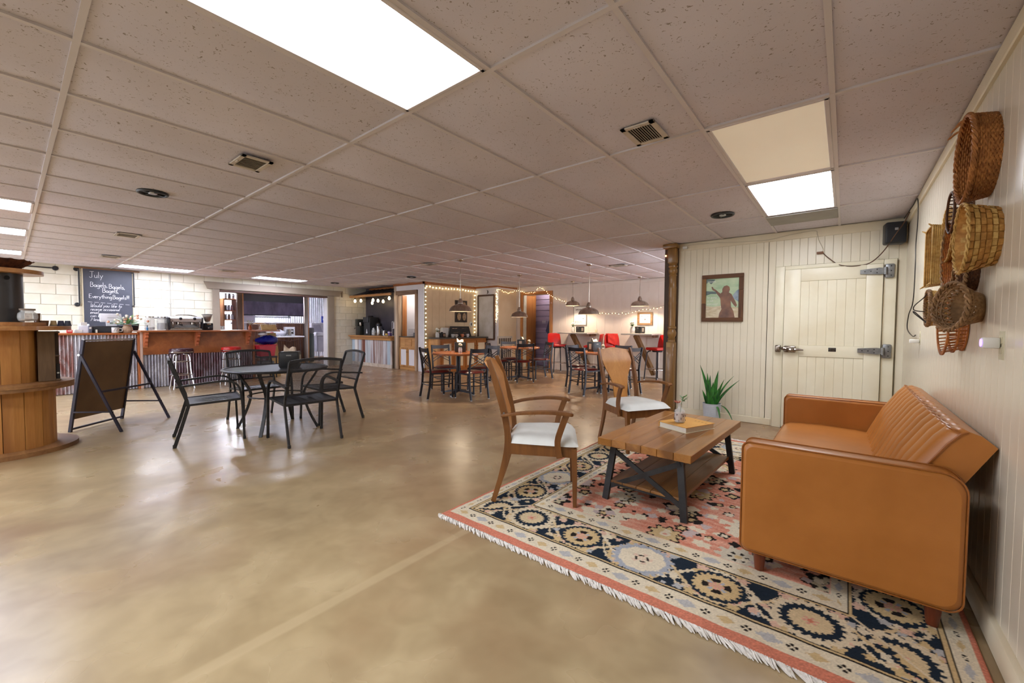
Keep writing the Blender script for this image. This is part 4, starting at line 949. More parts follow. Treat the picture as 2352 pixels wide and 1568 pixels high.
for sz in (-1, 1):
    MB().tube(smooth([(-.09, .02, sz*.10),(-.105,.05,sz*.07),(-.145,.065,sz*.02+.0),(-.145,.065,-.02+sz*.01),(-.10,.05,-.05+sz*.03)],5), .0032, 6).build('handle', M_DKC, b)
b = thing('wall_basket', 'pale straw rectangular tray with pointed corners', 'basket', (XW, 3.84, 1.70), 0, 'baskets on the right wall')
hy, hz = .125, .175
mb = MB()
for r_ in range(9):
    k = r_/8; x = .004+.075*k; e = .012*k
    mb.tube([(-x, (hy+e)*sy_, (hz+e)*sz_) for sy_, sz_ in ((-1,-1),(-.33,-1.02),(.33,-1.02),(1,-1),(1.02,-.3),(1.02,.3),(1,1),(.3,1.02),(-.3,1.02),(-1,1),(-1.02,.3),(-1.02,-.3))], .0052, 5, closed=True)
mb.build('coils', W_LT, b, angle=60); MB().box(-.012,-.002,-hy,hy,-hz,hz).build('base', W_LT, b)
mb = MB()
for k in range(20): z = -hz+2*hz*k/19; mb.tube([(-.014, -hy, z), (-.016, 0, z), (-.014, hy, z)], .0058, 5)
mb.build('base_coils', W_GOLD, b, angle=60)
mb = MB()
for sy_, sz_ in ((-1,-1),(1,-1),(1,1),(-1,1)): mb.tube([(-.078, hy*sy_*1.02, hz*sz_*1.03), (-.10, hy*sy_*1.10, hz*sz_*1.12)], [.008,.003], 5)
mb.build('corner_points', W_LT, b)
b = thing('wall_basket', 'wide shallow brown basket behind the golden splint basket', 'basket', (XW, 3.27, 1.62), 0, 'baskets on the right wall')
basket_weave(b, [(.155,.004),(.175,.03),(.19,.06)], W_BAM, 44, 10, .002, .0042); ring(b, .192, .064, .006, W_GREY, braid=2); disc(b, .155, .004, W_BRN)
mb = MB()
for a in range(40):
    th_ = 2*pi*a/40; mb.tube([(-.012, .01*math.cos(th_), .01*math.sin(th_)), (-.012, .155*math.cos(th_), .155*math.sin(th_))], .005, 4)
mb.build('base_ribs', W_BRN, b)
b = thing('wall_basket', 'dark spoked basket with light showing between its spokes', 'basket', (XW, 3.17, 1.845), 0, 'baskets on the right wall')
ring(b, .105, .075, .006, W_DK); ring(b, .098, .008, .006, W_DK)
for a in range(30):
    th_ = 2*pi*a/30; MB().tube([(-.008, .098*math.cos(th_), .098*math.sin(th_)), (-.075, .105*math.cos(th_), .105*math.sin(th_))], .0035, 5).build('spoke', W_DK, b)
mb = MB()
for k in range(12):
    z = -.09+.18*k/11; h_ = math.sqrt(max(1e-4, .098**2-z*z)); mb.tube([(-.008, -h_, z), (-.008, h_, z)], .003, 5)
mb.build('base_spokes', W_DK, b)
b = thing('wall_basket', 'light woven flat basket behind the dark spoked one', 'basket', (XW, 3.42, 1.77), 0, 'baskets on the right wall')
basket_weave(b, [(.125,.004),(.14,.035),(.15,.05)], W_LT, 34, 8, .0025, .0045); ring(b, .152, .053, .0055, W_LT, braid=2); disc(b, .125, .004, W_LT)
b = thing('wall_basket', 'dark rimmed basket mostly hidden below the golden splint basket', 'basket', (XW, 2.98, 1.51), 0, 'baskets on the right wall')
basket_weave(b, [(.085,.004),(.095,.05)], W_DK, 24, 7, .003, .005); ring(b, .098, .053, .007, W_GREY, braid=2); disc(b, .085, .004, W_DK)
# ================================================================ CEILING DETAILS
def vent(label, x, y, lx, ly, rz=0):
    t = thing('air_vent', label, 'vent', (x, y, CEIL-.018), rz, 'ceiling air vents')
    f_ = MB(); hx, hy = lx/2, ly/2; w_ = .032
    for a in ((-hx,hx,-hy,-hy+w_),(-hx,hx,hy-w_,hy),(-hx,-hx+w_,-hy,hy),(hx-w_,hx,-hy,hy)): f_.rbox(*a, -.010, .0, .003, 1)
    f_.build('frame', mat('vent_white', (206,196,182), .5), t)
    MB().box(-hx+.02,hx-.02,-hy+.02,hy-.02,.0,.002).build('dark_throat', mat('vent_dark', (46,42,40), .9), t)
    n = 9
    for k in range(n):
        xx = -hx+w_+.012+(lx-2*w_-.024)*k/(n-1); MB().obox((xx,0,-.004),(.014,ly-2*w_,.0016),rot3('Y', 40)).build('louvre', mat('vent_white', (206,196,182), .5), t)
    MB().rbox(-.02,.02,-hy+.01,-hy+.02,-.016,-.010,.002,1).build('lever', mat('vent_white', (206,196,182), .5), t)
vent('ceiling vent above and right of the patio table', -3.34, 1.13, .28, .2)
vent('ceiling vent left of the cream dim panel', -.96, 2.43, .2, .27)
def cspk(label, x, y):
    t = thing('ceiling_speaker', label, 'speaker', (x, y, CEIL-.018), 0, 'round ceiling speakers')
    M_ = mat('black_speaker_plastic', (38,40,44))
    MB().tube([(.10*math.cos(a*pi/14), .10*math.sin(a*pi/14), -.004) for a in range(28)], .012, 6, closed=True).build('ring', M_, t)
    MB().lathe([(.001,-.002),(.09,.0),(.09,.004),(.001,.004)], 24).build('cone', mat('black_cone', (26,28,32), .5), t)
    mb = MB()
    for k in range(4): a = k*pi/2+.4; mb.beam((0,0,-.006), (.095*math.cos(a), .095*math.sin(a), -.006), .014, .006)
    mb.build('spokes', M_, t); MB().lathe([(.001,-.016),(.03,-.012),(.034,-.004),(.001,-.002)], 16).build('tweeter', mat('silver_plate', (190,192,196), .3, .7), t)
cspk('round black ceiling speaker over the bar side', -4.78, .84); cspk('round black ceiling speaker near the lit panel by the cooler wall', -1.01, 4.66); cspk('round ceiling speaker above the coffee counter', -8.05, 6.1); cspk('round ceiling speaker near the kitchen opening', -10.9, 5.7)
vent('small ceiling vent beyond the round bar speaker', -7.3, 1.02, .3, .24); vent('ceiling vent just in front of the chalkboard', -9.9, 1.15, .3, .24); vent('ceiling vent between bar panels and kitchen', -10.4, 3.05, .3, .3)
vent('ceiling vent above the booth front', -6.1, 5.05, .3, .2); vent('ceiling vent near the wooden post', -3.35, 7.3, .3, .2)
# ================================================================ PATIO SET
M_PAT = mat('dark_patio_metal', (56,56,58), .42, .55, col2=(44,44,46), vs=20)
def mesh_cloth():
    m, nt, p = nodes('patio_mesh'); p.inputs['Base Color'].default_value = srgb(46,46,50); p.inputs['Roughness'].default_value = .7; p.inputs['Metallic'].default_value = .0
    n = noise(nt, mapped(nt), 400, 1); nt.links.new(ramp(nt, n, .42, .58, (.42,)*3+(1,), (.78,)*3+(1,)), p.inputs['Alpha']); return m
M_MESH = mesh_cloth()
PT = thing('patio_table', 'round dark metal mesh patio table with curved legs', 'table', (-5.25, 2.02, 0))
MB().tube([(.54*math.cos(2*pi*a/48), .54*math.sin(2*pi*a/48), .715) for a in range(48)], .014, 8, closed=True).build('rim', M_PAT, PT)
MB().lathe([(.001,.718),(.53,.718),(.53,.714),(.001,.714)], 48).build('mesh_top', mat('patio_table_mesh', (74,74,78), .45, .4, col2=(60,60,64), vs=300), PT)
for k in range(4):
    a = R(45+90*k+2); c_, s_ = math.cos(a), math.sin(a)
    lg = MB()
    for off in (0,):
        lg.sweep(smooth([(.46*c_,.46*s_,.70),(.40*c_,.40*s_,.60),(.31*c_,.31*s_,.46),(.30*c_,.30*s_,.36),(.36*c_,.36*s_,.18),(.45*c_,.45*s_,.0)],5), [(-.009,-.017),(.009,-.017),(.009,.017),(-.009,.017)], (-s_,c_,0))
    lg.build('leg', M_PAT, PT)
MB().tube([(.30*math.cos(2*pi*a/36), .30*math.sin(2*pi*a/36), .40) for a in range(36)], .009, 6, closed=True).build('brace_ring', M_PAT, PT)
def patio_chair(label, loc, rz):
    t = thing('patio_chair', label, 'chair', loc, rz, 'mesh patio chairs around the round table')
    w_ = .265
    for sy in (-1, 1):
        st = MB().sweep([(-.36,sy*w_,0),(-.30,sy*w_,.2),(-.245,sy*w_,.40),(-.255,sy*w_,.46),(-.32,sy*w_,.66),(-.385,sy*w_*.98,.86)], [(-.009,-.015),(.009,-.015),(.009,.015),(-.009,.015)], (1,0,0)); lo_ = st.build('leg', M_PAT, t)
        MB().rbox(-.373,-.345,sy*w_-.013,sy*w_+.013,0,.035,.004,1).build('foot_cap', M_BLK, lo_)
        ar = [(.225,sy*(w_+.02),0),(.215,sy*(w_+.02),.25),(.205,sy*(w_+.02),.45),(.18,sy*(w_+.02),.57),(.12,sy*(w_+.022),.625),(.03,sy*(w_+.022),.64),(-.15,sy*(w_+.018),.625),(-.34,sy*(w_+.014),.605)]
        fl_o = MB().sweep(smooth(ar,4), [(-.010,-.013),(.010,-.013),(.010,.013),(-.010,.013)], (0,1,0)).build('arm_leg', M_PAT, t)
        MB().rbox(.212,.238,sy*(w_+.02)-.013,sy*(w_+.02)+.013,0,.035,.004,1).build('foot_cap', M_BLK, fl_o)
        MB().beam((-.25,sy*w_,.415),(.215,sy*w_,.435),.018,.022).build('seat_rail', M_PAT, t)
    MB().beam((.21,-w_,.435),(.21,w_,.435),.018,.022).build('seat_rail', M_PAT, t); MB().beam((-.25,-w_,.413),(-.25,w_,.413),.018,.022).build('seat_rail', M_PAT, t)
    MB().sweep(smooth([(-.385,-w_*.98,.86),(-.392,-w_*.5,.878),(-.395,0,.884),(-.392,w_*.5,.878),(-.385,w_*.98,.86)],4), [(-.009,-.014),(.009,-.014),(.009,.014),(-.009,.014)], (0,0,1)).build('top_rail', M_PAT, t)
    MB().beam((-.275,-w_,.52),(-.275,w_,.52),.012,.016).build('back_rail', M_PAT, t)
    MB().grid(lambda u, v: (-.275-.115*u, (-1+2*v)*w_*.97,   .515+(.345+.018*math.sin(pi*v))*u), 6, 9).build('back_mesh', M_MESH, t)
    MB().grid(lambda u, v: (-.245+.45*u, (-1+2*v)*w_*.97, .420+.018*u-.012*math.sin(pi*v)*math.sin(pi*u)), 7, 7).build('seat_mesh', mat('patio_seat_mesh', (66,66,70), .5, .35, col2=(78,78,84), vs=300), t)
    mb = MB()
    for k in range(7): yy = (-1+2*k/6)*w_*.9; mb.beam((-.245,yy,.414),(.21,yy,.432),.006,.004)
    mb.build('seat_slats', M_PAT, t); return t
pc = patio_chair('mesh patio chair left of the table, seen from its side', (-5.32, 1.42, 0), R(79))
dup(pc, (-4.60, 2.03, 0), R(176), 'mesh patio chair nearest the camera with its back to us')
dup(pc, (-5.24, 2.62, 0), R(-93), 'mesh patio chair at the far right of the patio table')
dup(pc, (-5.83, 2.05, 0), R(2), 'mesh patio chair on the bar side behind the napkin box')

def napkin_box(label, loc, rz, sc=1.0, grp='napkin dispensers on tables', napkin=True):
    t = thing('napkin_dispenser', label, 'napkin dispenser', loc, rz, grp); h = .155*sc; a = .085*sc; b_ = .07*sc
    M_ = mat('glossy_black_plastic', (26,26,28), .45, col2=(32,32,34), vs=8)
    MB().prism([(-a*.86,0),(a*.86,0),(a,h*.15),(a,h*.92),(a*.9,h),(-a*.9,h),(-a,h*.92),(-a,h*.15)], 'x', -b_, b_).build('body', M_, t)
    for sx in (-1, 1):
        MB().rbox(min(sx*b_,sx*(b_+.006)),max(sx*b_,sx*(b_+.006)),-a*.86,a*.86,h*.06,h*.94,.008*sc,2).build('faceplate', M_, t)
        MB().rbox(min(sx*(b_+.005),sx*(b_+.008)),max(sx*(b_+.005),sx*(b_+.008)),-.022*sc,.022*sc,h*.74,h*.82,.002,1).build('logo', mat('silver_print', (150,150,146), .4, .3), t)
    for sy in (-1, 1): MB().rbox(-.028*sc,.028*sc,min(sy*a*.99,sy*(a+.003)),max(sy*a*.99,sy*(a+.003)),h*.25,h*.8,.002,1).build('side_window', mat('napkin_window', (176,160,140), .5), t)
    if napkin: MB().grid(lambda u, v: (-.03*sc+.06*sc*u+.008*math.sin(v*9), -.05*sc+.1*sc*v, h+.004+(.045+.02*math.sin(v*7+u*4))*sc*math.sin(pi*u)*(1-.4*v)), 8, 8).build('napkin', mat('tan_napkin', (206,182,156), .8, col2=(226,210,190), vs=30), t)
    return t
napkin_box('black napkin dispenser on the patio table', (-5.13, 2.12, .721), R(-32), 1.25)

# ---- folding sign, seen from the back
SG = thing('sandwich_board', 'folding A-frame sign board seen from its brown back', 'sign', (-7.02, .665, 0), R(134))
# local x along the board, local y towards the stay (camera right)
hw = .34; tp = (0.17, 1.045)                   # lean: y offset and height at the top
M_NVY = mat('dark_sign_frame', (52,48,66), .5, .2, col2=(40,38,50), vs=10)
def on(u, k): return (u, -tp[0]*k, tp[1]*k)
for sx in (-1, 1): MB().beam(on(sx*hw, 0), on(sx*hw, 1), .022, .03, (0,1,0)).build('frame_rail', M_NVY, SG)
MB().beam(on(-hw, .03), on(hw, .03), .02, .025, (0,1,0)).build('frame_rail', M_NVY, SG); MB().beam(on(-hw, .995), on(hw, .995), .02, .02, (0,1,0)).build('frame_rail', mat('silver_trim', (190,188,186), .3, .7), SG)
pn = MB(); pn.beam(on(0, .135), on(0, .98), 2*hw-.02, .006, (0,1,0)); pn.build('panel', mat('brown_hardboard', (112,84,54), .55, col2=(96,70,44), vs=3), SG)
for sx in (-1, 1):
    lo_ = MB().beam((sx*(hw+.022), -tp[0]*.84-.01, tp[1]*.84), (sx*(hw+.022), -.56-.0, 0), .018, .026, (0,1,0)).build('stay_leg', M_NVY, SG)
    MB().beam((sx*(hw+.02), -tp[0]*.22, tp[1]*.22), (sx*(hw+.02), -.475, tp[1]*.22), .008, .016).build('hinge_bar', M_NVY, SG)
    MB().cyl((sx*(hw-.01), -tp[0]*.84, tp[1]*.84), (sx*(hw+.034), -tp[0]*.84, tp[1]*.84), .014, 10).build('pivot', mat('silver_trim', (190,188,186)), SG)
MB().beam((-hw-.022, -.355, .46), (hw+.022, -.355, .46), .016, .022).build('stay_rail', M_NVY, SG)
# ================================================================ DINING SETS
M_CBLK = mat('black_chair_steel', (30,28,34), .35, .3, col2=(40,38,46), vs=10)
M_MAR = mat('maroon_vinyl', (96,30,28), .3, col2=(82,24,22), vs=6)
M_TT = wood('cherry_laminate', (176,106,62), (152,86,48), 'x', .25, 3, .3)
def dining_chair(label, loc, rz, grp):
    t = thing('dining_chair', label, 'chair', loc, rz, grp)
    sw = .185
    for sy in (-1, 1):
        lo_ = MB().sweep([(-.245,sy*sw,0),(-.205,sy*sw,.22),(-.19,sy*sw,.44),(-.21,sy*sw,.62),(-.25,sy*sw,.86)], [(-.010,-.017),(.010,-.017),(.010,.017),(-.010,.017)], (1,0,0)).build('leg', M_CBLK, t)
        MB().rbox(-.262,-.228,sy*sw-.013,sy*sw+.013,0,.012,.003,1).build('glide', mat('chrome_glide', (200,200,204), .2, .9), lo_)
        lo_ = MB().sweep([(.20,sy*.195,0),(.195,sy*.195,.43)], [(-.010,-.014),(.010,-.014),(.010,.014),(-.010,.014)], (1,0,0)).build('leg', M_CBLK, t)
        MB().rbox(.185,.215,sy*.195-.013,sy*.195+.013,0,.012,.003,1).build('glide', mat('chrome_glide', (200,200,204)), lo_)
        MB().tube(smooth([(-.205,sy*sw,.25),(0,sy*(.19+.006),.235),(.198,sy*.195,.25)],4), .009, 6).build('stretcher', M_CBLK, t)
        MB().beam((-.19,sy*sw,.43),(.195,sy*.195,.43),.018,.025).build('seat_rail', M_CBLK, t)
    MB().tube(smooth([(.198,-.195,.24),(.215,0,.232),(.198,.195,.24)],4), .009, 6).build('stretcher', M_CBLK, t)
    MB().tube(smooth([(-.203,-sw,.24),(-.215,0,.232),(-.203,sw,.24)],4), .009, 6).build('stretcher', M_CBLK, t)
    MB().beam((.195,-.19,.43),(.195,.19,.43),.018,.025).build('seat_rail', M_CBLK, t)
    MB().grid(lambda u, v: (-.238-.018*math.sin(pi*v)-.012*(u), -sw+2*sw*v, .785+.072*u-.008*math.sin(pi*v)*u), 4, 9).grid(lambda u, v: (-.225-.018*math.sin(pi*v)-.012*(u), -sw+2*sw*v, .785+.072*u-.008*math.sin(pi*v)*u), 4, 9).build('top_rail', M_CBLK, t)
    for a, b in (((-.232,-sw,.775),(-.208,sw,.585)), ((-.226,-sw,.725),(-.203,sw,.535)), ((-.208,-sw,.585),(-.232,sw,.775)), ((-.203,-sw,.535),(-.226,sw,.725))):
        m_ = tuple((p+q)/2 for p, q in zip(a, b)); MB().sweep(smooth([a, (m_[0]-.02, m_[1], m_[2]), b], 5), [(-.004,-.009),(.004,-.009),(.004,.009),(-.004,.009)], (1,0,0)).build('cross_slat', M_CBLK, t)
    def cu(u, v):
        a = 2*pi*v; r_ = min(1, u*1.0); q = (abs(math.cos(a))**2.6+abs(math.sin(a))**2.6)**(-1/2.6); x = .215*r_*q*math.cos(a); y = .205*r_*q*math.sin(a)
        return (x+.0, y, .445+.035*(1-r_**4)**.6)
    MB().grid(cu, 9, 28, cv=True).build('seat', M_MAR, t, angle=60)
    MB().lathe([(.001,.436),(.20,.436),(.21,.445),(.001,.446)], 24).build('seat_board', M_CBLK, t)
    return t
def dining_table(label, x, y, r=.47):
    t = thing('dining_table', label, 'table', (x, y, 0), R(20), 'round dining tables')
    MB().lathe([(.001,.722),(r-.004,.722),(r,.727),(r,.752),(r-.006,.757),(.001,.757)], 48).build('table_top', M_TT, t)
    MB().cyl((0,0,.06),(0,0,.722),.038,16).build('column', M_CBLK, t)
    MB().lathe([(.06,.722),(.16,.722),(.16,.712),(.05,.70)], 20).build('top_plate', M_CBLK, t)
    for k in range(4):
        a = k*pi/2; c_, s_ = math.cos(a), math.sin(a); lo_ = MB().sweep([(.02*c_,.02*s_,.075),(.15*c_,.15*s_,.055),(.30*c_,.30*s_,.028)], [(-.03,-.02),(.03,-.02),(.022,.02),(-.022,.02)], scales=[1,.85,.6]).build('foot', M_CBLK, t)
        MB().cyl((.29*c_,.29*s_,0),(.29*c_,.29*s_,.02),.016,10).build('glide', mat('chrome_glide', (200,200,204)), lo_)
    return t
T1, T2, T3 = (-5.40,5.12), (-5.85,7.48), (-3.62,7.12)
dining_table('round cherry dining table nearest the tan booth cabinets', *T1); dining_table('round cherry dining table before the purple doorway', *T2); dining_table('round cherry dining table behind the wooden armchair', *T3)
G1, G2, G3 = 'chairs at the table by the booth', 'chairs at the table by the doorway', 'chairs at the table behind the armchair'
dc = dining_chair('black cross-back chair front left at the table by the booth', (-5.44, 4.66, 0), R(71), G1)
dup(dc, (-4.93, 4.98, 0), R(171), 'black cross-back chair front right at the table by the booth', G1)
dup(dc, (-5.93, 5.30, 0), R(-14), 'black cross-back chair behind the table before the booth cabinet', G1)
dup(dc, (-5.33, 5.68, 0), R(-98), 'black cross-back chair at the far right of the booth table', G1)
dup(dc, (-5.58, 7.24, 0), R(144), 'black cross-back chair facing away in front of the doorway table', G2)
dup(dc, (-6.10, 7.02, 0), R(56), 'black cross-back chair left at the doorway table', G2)
dup(dc, (-5.62, 7.98, 0), R(-120), 'black cross-back chair right at the doorway table beside a red stool', G2)
dup(dc, (-6.28, 7.72, 0), R(-32), 'black cross-back chair behind the doorway table by the wall grille', G2)
dup(dc, (-3.69, 6.70, 0), R(76), 'black cross-back chair front left at the table behind the armchair', G3)
dup(dc, (-3.17, 7.22, 0), R(168), 'black cross-back chair right at that table, half hidden by the armchair', G3)
dup(dc, (-4.10, 7.26, 0), R(-10), 'black cross-back chair left behind the table by the armchair', G3)
dup(dc, (-3.52, 7.62, 0), R(-102), 'black cross-back chair at the back of the table by the armchair', G3)
napkin_box('black napkin dispenser on the table by the booth', (-5.42, 5.18, .758), R(-40), 1.15)
napkin_box('black napkin dispenser on the table by the doorway', (-5.72, 7.40, .758), R(20), 1.15)
napkin_box('black napkin dispenser with white napkin on the table behind the armchair', (-3.72, 7.08, .758), R(-20), 1.2)
M_FLW = mat('white_petals', (236,232,220), .6, col2=(222,214,190), vs=40); M_GRN = mat('posy_green', (96,130,70), .6, col2=(60,96,46), vs=30)
def posy(label, loc, s=1.0):
    t = thing('flower_jar', label, 'flower vase', loc, 0, 'little flower jars on tables')
    MB().lathe([(.001,0),(.03*s,0),(.034*s,.01*s),(.034*s,.07*s),(.026*s,.085*s),(.028*s,.10*s),(.024*s,.10*s),(.022*s,.086*s),(.001,.012*s)], 16).build('jar', mat('printed_glass_jar', (214,210,204), .15, col2=(150,120,110), vs=60, lo=.55, hi=.62, alpha=.85), t)
    lf_ = MB(); rg = random.Random(int(abs(loc[0]*100)))
    for k in range(10):
        a = rg.uniform(0, 6.28); l = rg.uniform(.03,.07)*s; lf_.grid(lambda u, v, a=a, l=l: (math.cos(a)*l*u+(v-.5)*.016*s*math.sin(a)*math.sin(pi*(.1+.85*u)), math.sin(a)*l*u-(v-.5)*.016*s*math.cos(a)*math.sin(pi*(.1+.85*u)), (.095+.05*u-.02*u*u)*s), 4, 3)
    lf_.build('leaves', M_GRN, t)
    bl = MB()
    for k in range(7): a = k*2.4; r_ = .012*s*math.sqrt(k); bl.ball((r_*math.cos(a), r_*math.sin(a), (.135+.01*(k%3))*s), .016*s, 6)
    bl.build('blooms', M_FLW, t); return t
posy('small flower jar in front of the booth-table dispenser', (-5.28, 5.05, .758)); posy('small flower jar beside the doorway-table dispenser', (-5.60, 7.52, .758)); posy('small flower jar beside the dispenser behind the armchair', (-3.60, 7.22, .758), .8)

# ---- pendant lamps
def pendant(label, x, y, zr, d=.40):
    t = thing('pendant_lamp', label, 'lamp', (x, y, 0), 0, 'brushed metal pendant lamps')
    r_ = d/2
    MB().lathe([(r_*1.0,zr),(r_*1.01,zr+.006),(r_*.985,zr+.012),(r_*.95,zr+.045),(r_*.80,zr+.085),(r_*.55,zr+.115),(r_*.30,zr+.13),(r_*.24,zr+.135),(r_*.22,zr+.18),(r_*.15,zr+.21),(r_*.11,zr+.23),(.001,zr+.232)], 40, caps=False).build('shade', M_NICKEL, t, angle=40)
    MB().lathe([(r_*.985,zr+.001),(r_*.965,zr+.012),(r_*.93,zr+.044),(r_*.78,zr+.08),(r_*.5,zr+.108),(.001,zr+.122)], 40, caps=False).build('shade_lining', mat('white_lining', (240,236,228), .5), t, angle=40)
    MB().cyl((0,0,zr+.23),(0,0,CEIL-.02),.0055,8).build('stem', M_NICKEL, t)
    MB().lathe([(.001,CEIL-.03),(.03,CEIL-.028),(.055,CEIL-.012),(.058,CEIL-.002),(.001,CEIL-.002)], 24).build('ceiling_cup', M_NICKEL, t)
    MB().ball((0,0,zr+.05), .03, 8, 1.2).build('bulb', emitter('warm_bulb', (255,226,180), 30), t)
    l = bpy.data.lights.new('lamp_light', 'SPOT'); l.energy = PEND; l.color = (1, .80, .58); l.shadow_soft_size = .035; l.spot_size = R(150); l.spot_blend = .35
    lo_ = bpy.data.objects.new('lamp_light', l); COL.objects.link(lo_); lo_.parent = t; lo_.location = (0, 0, zr+.016)
pendant('pendant lamp in front of the tan booth wall', -5.33, 5.10, 1.487); pendant('pendant lamp before the purple doorway', -5.81, 7.41, 1.442); pendant('pendant lamp over the table behind the armchair', -3.78, 6.96, 1.463)
pendant('pendant lamp high by the far wall above the left wall table', -5.52, 9.29, 1.775, .38); pendant('pendant lamp high by the far wall next to the wooden post', -3.77, 9.40, 1.722, .42)
# ================================================================ FAR WALL
M_RED = mat('red_vinyl', (196,28,22), .32, col2=(178,20,16), vs=5)
def bar_stool(label, loc, rz):
    t = thing('bar_stool', label, 'stool', loc, rz, 'red vinyl bar stools at the wall tables')
    MB().rbox(-.19,.19,-.19,.19,.70,.765,.028,3).build('seat', M_RED, t, angle=60)
    def bk(u, v, off=0):
        y = -.19+.38*v; z = .755+.30*u; w_ = 1-.12*u**3; x = -.20-.05*u+.045*(2*v-1)**2*(.6)+off
        return (x, y*w_, z+(.0-.02*(2*v-1)**4)*u)
    mb = MB().grid(lambda u, v: bk(u, v, .0), 8, 11).grid(lambda u, v: bk(u, v, -.045), 8, 11)
    pts = [(0, k/10) for k in range(11)]+[(k/7, 1) for k in range(1, 8)]+[(1, 1-k/10) for k in range(1, 11)]+[(1-k/7, 0) for k in range(1, 7)]
    n = len(pts); mb.add([bk(u, v, 0) for u, v in pts]+[bk(u, v, -.045) for u, v in pts], [(k, (k+1) % n, n+(k+1) % n, n+k) for k in range(n)])
    mb.build('backrest', M_RED, t, angle=50)
    MB().lathe([(.001,.66),(.11,.66),(.12,.70),(.001,.70)], 18).build('swivel', M_CBLK, t)
    for sx in (-1, 1):
        for sy in (-1, 1):
            lo_ = MB().tube(smooth([(sx*.10,sy*.10,.685),(sx*.145,sy*.145,.66),(sx*.165,sy*.165,.55),(sx*.20,sy*.20,.0)],4), .014, 8).build('leg', M_CBLK, t)
            MB().cyl((sx*.20,sy*.20,0),(sx*.2,sy*.2,.02),.017,8).build('glide', mat('chrome_glide', (200,200,204)), lo_)
    r_ = .188
    MB().tube([(r_*q*math.cos(a), r_*q*math.sin(a), .26) for a, q in [(2*pi*k/32, 1.30 if k % 8 == 4 else 1.28-.1*abs(math.cos(2*2*pi*k/32))) for k in range(32)]], .008, 6, closed=True).build('foot_ring', mat('chrome_ring', (200,198,200), .15, 1), t)
    return t
bs = bar_stool('red stool left of the wall table, beside the doorway', (-5.98, 9.30, 0), R(-32))
dup(bs, (-5.0, 9.40, 0), R(198), 'red stool right of the wall table, seen behind the napkin box')
dup(bs, (-4.30, 9.27, 0), R(-40), 'red stool with a cloth over its back, left of the second wall table')
dup(bs, (-3.34, 9.42, 0), R(-118), 'red stool at the far right beside the wooden post')
cl = thing('red_cloth', 'red cloth draped over a red stool back', 'cloth', (-4.30, 9.27, 0), R(-40))
o = MB().grid(lambda u, v: (-.175-.05*u+.014+.006*math.sin(u*9+v*7), -.13+.28*v+.03*(1-u)*math.sin(v*5), .84+.225*u-.10*v*(1-u)+.006*math.sin(v*14)), 12, 14).build('fold', mat('red_cloth_fabric', (206,40,30), .75, col2=(180,26,20), vs=8), cl, angle=60); o.modifiers.new('thick', 'SOLIDIFY').thickness = .005
o = MB().grid(lambda u, v: (-.21-.065*u-.02, -.13+.28*v, 1.065-.14*(1-u)), 5, 8).build('fold', mat('red_cloth_fabric', (206,40,30)), cl, angle=60); o.modifiers.new('thick', 'SOLIDIFY').thickness = .005
def wall_table(label, x0, x1, sgn):
    t = thing('wall_table', label, 'table', ((x0+x1)/2, YB-.02, 0), 0, 'whitewashed wall tables'); h = (x1-x0)/2
    MB().rbox(-h,h,-.62,0,1.045,1.08,.004,1).build('table_top', mat('whitewashed_top', (206,196,186), .45, col2=(184,172,160), vs=6, stretch=(.2,1,1)), t)
    MB().beam((-.05,-.50,1.045),(.22,-.02,.10),.115,.09,(1,0,0)).build('diagonal_leg', wood('brown_brace', (128,92,56), (96,64,36), 'z', .6, 5, 0, (150,114,74)), t)
    MB().rbox(h-.10,h-.07,-.30,-.0,.98,1.045,.003,1).build('bracket', mat('brown_bracket', (110,76,50), .6), t)
    MB().rbox(.05,.34,-.03,0,.02,1.045,.003,1).build('back_board', M_BACKW, t)
    return t
wall_table('whitewashed wall table under the JESUS sign', -5.94, -5.05, 1); wall_table('whitewashed wall table beside the wooden post', -4.15, -3.40, 1)
napkin_box('napkin dispenser and jar spot on the wall table under the sign', (-5.42, 9.52, 1.081), R(70), 1.0, napkin=False); posy('flower jar on the wall table under the sign', (-5.60, 9.46, 1.081), 1.5)
napkin_box('napkin dispenser on the wall table beside the post', (-3.80, 9.52, 1.081), R(70), 1.05, napkin=False); posy('flower jar on the wall table beside the post', (-3.95, 9.44, 1.081), 1.7)
sg = thing('wall_sign', 'white framed sign reading JESUS on the far wall', 'sign', (-5.60, YB-.012, 1.53))
MB().rbox(-.19,.19,-.02,0,-.245,.245,.004,1).build('board', mat('white_sign_board', (244,240,232), .5), sg)
for a in ((-.2,.2,-.26,-.245),(-.2,.2,.245,.26),(-.2,-.185,-.26,.26),(.185,.2,-.26,.26)): MB().rbox(a[0],a[1],-.03,0,a[2],a[3],.003,1).build('frame', mat('grey_sign_frame', (150,140,130), .5), sg)
M_GREYP = mat('grey_print', (130,118,108), .6)
text('JESUS', .085, M_GREYP, sg, (-.165,-.0205,-.20), (pi/2,0,0), space=1.15); text('all you need is', .045, mat('black_print', (40,38,36), .6), sg, (-.165,-.0205,.14), (pi/2,0,0), shear=.3) if False else None
mb = MB()
for k, (x, z) in enumerate(((-.12,.16),(-.08,.165),(-.03,.16),(.02,.165),(.05,.16),(.10,-.08))): mb.ball((x,-.021,z), .014, 5)
mb.build('printed_marks', mat('black_print', (40,38,36), .6), sg)
pc_ = thing('framed_picture', 'small picture in a wide brown wood frame beside the post', 'picture', (-3.80, YB-.012, 1.44))
M_FR = wood('brown_picture_frame', (150,116,78), (116,84,52), 'x', .55, 6)
for a in ((-.19,.19,-.155,-.11),(-.19,.19,.11,.155),(-.19,-.135,-.11,.11),(.135,.19,-.11,.11)): MB().rbox(a[0],a[1],-.03,0,a[2],a[3],.004,1).build('frame', M_FR, pc_)
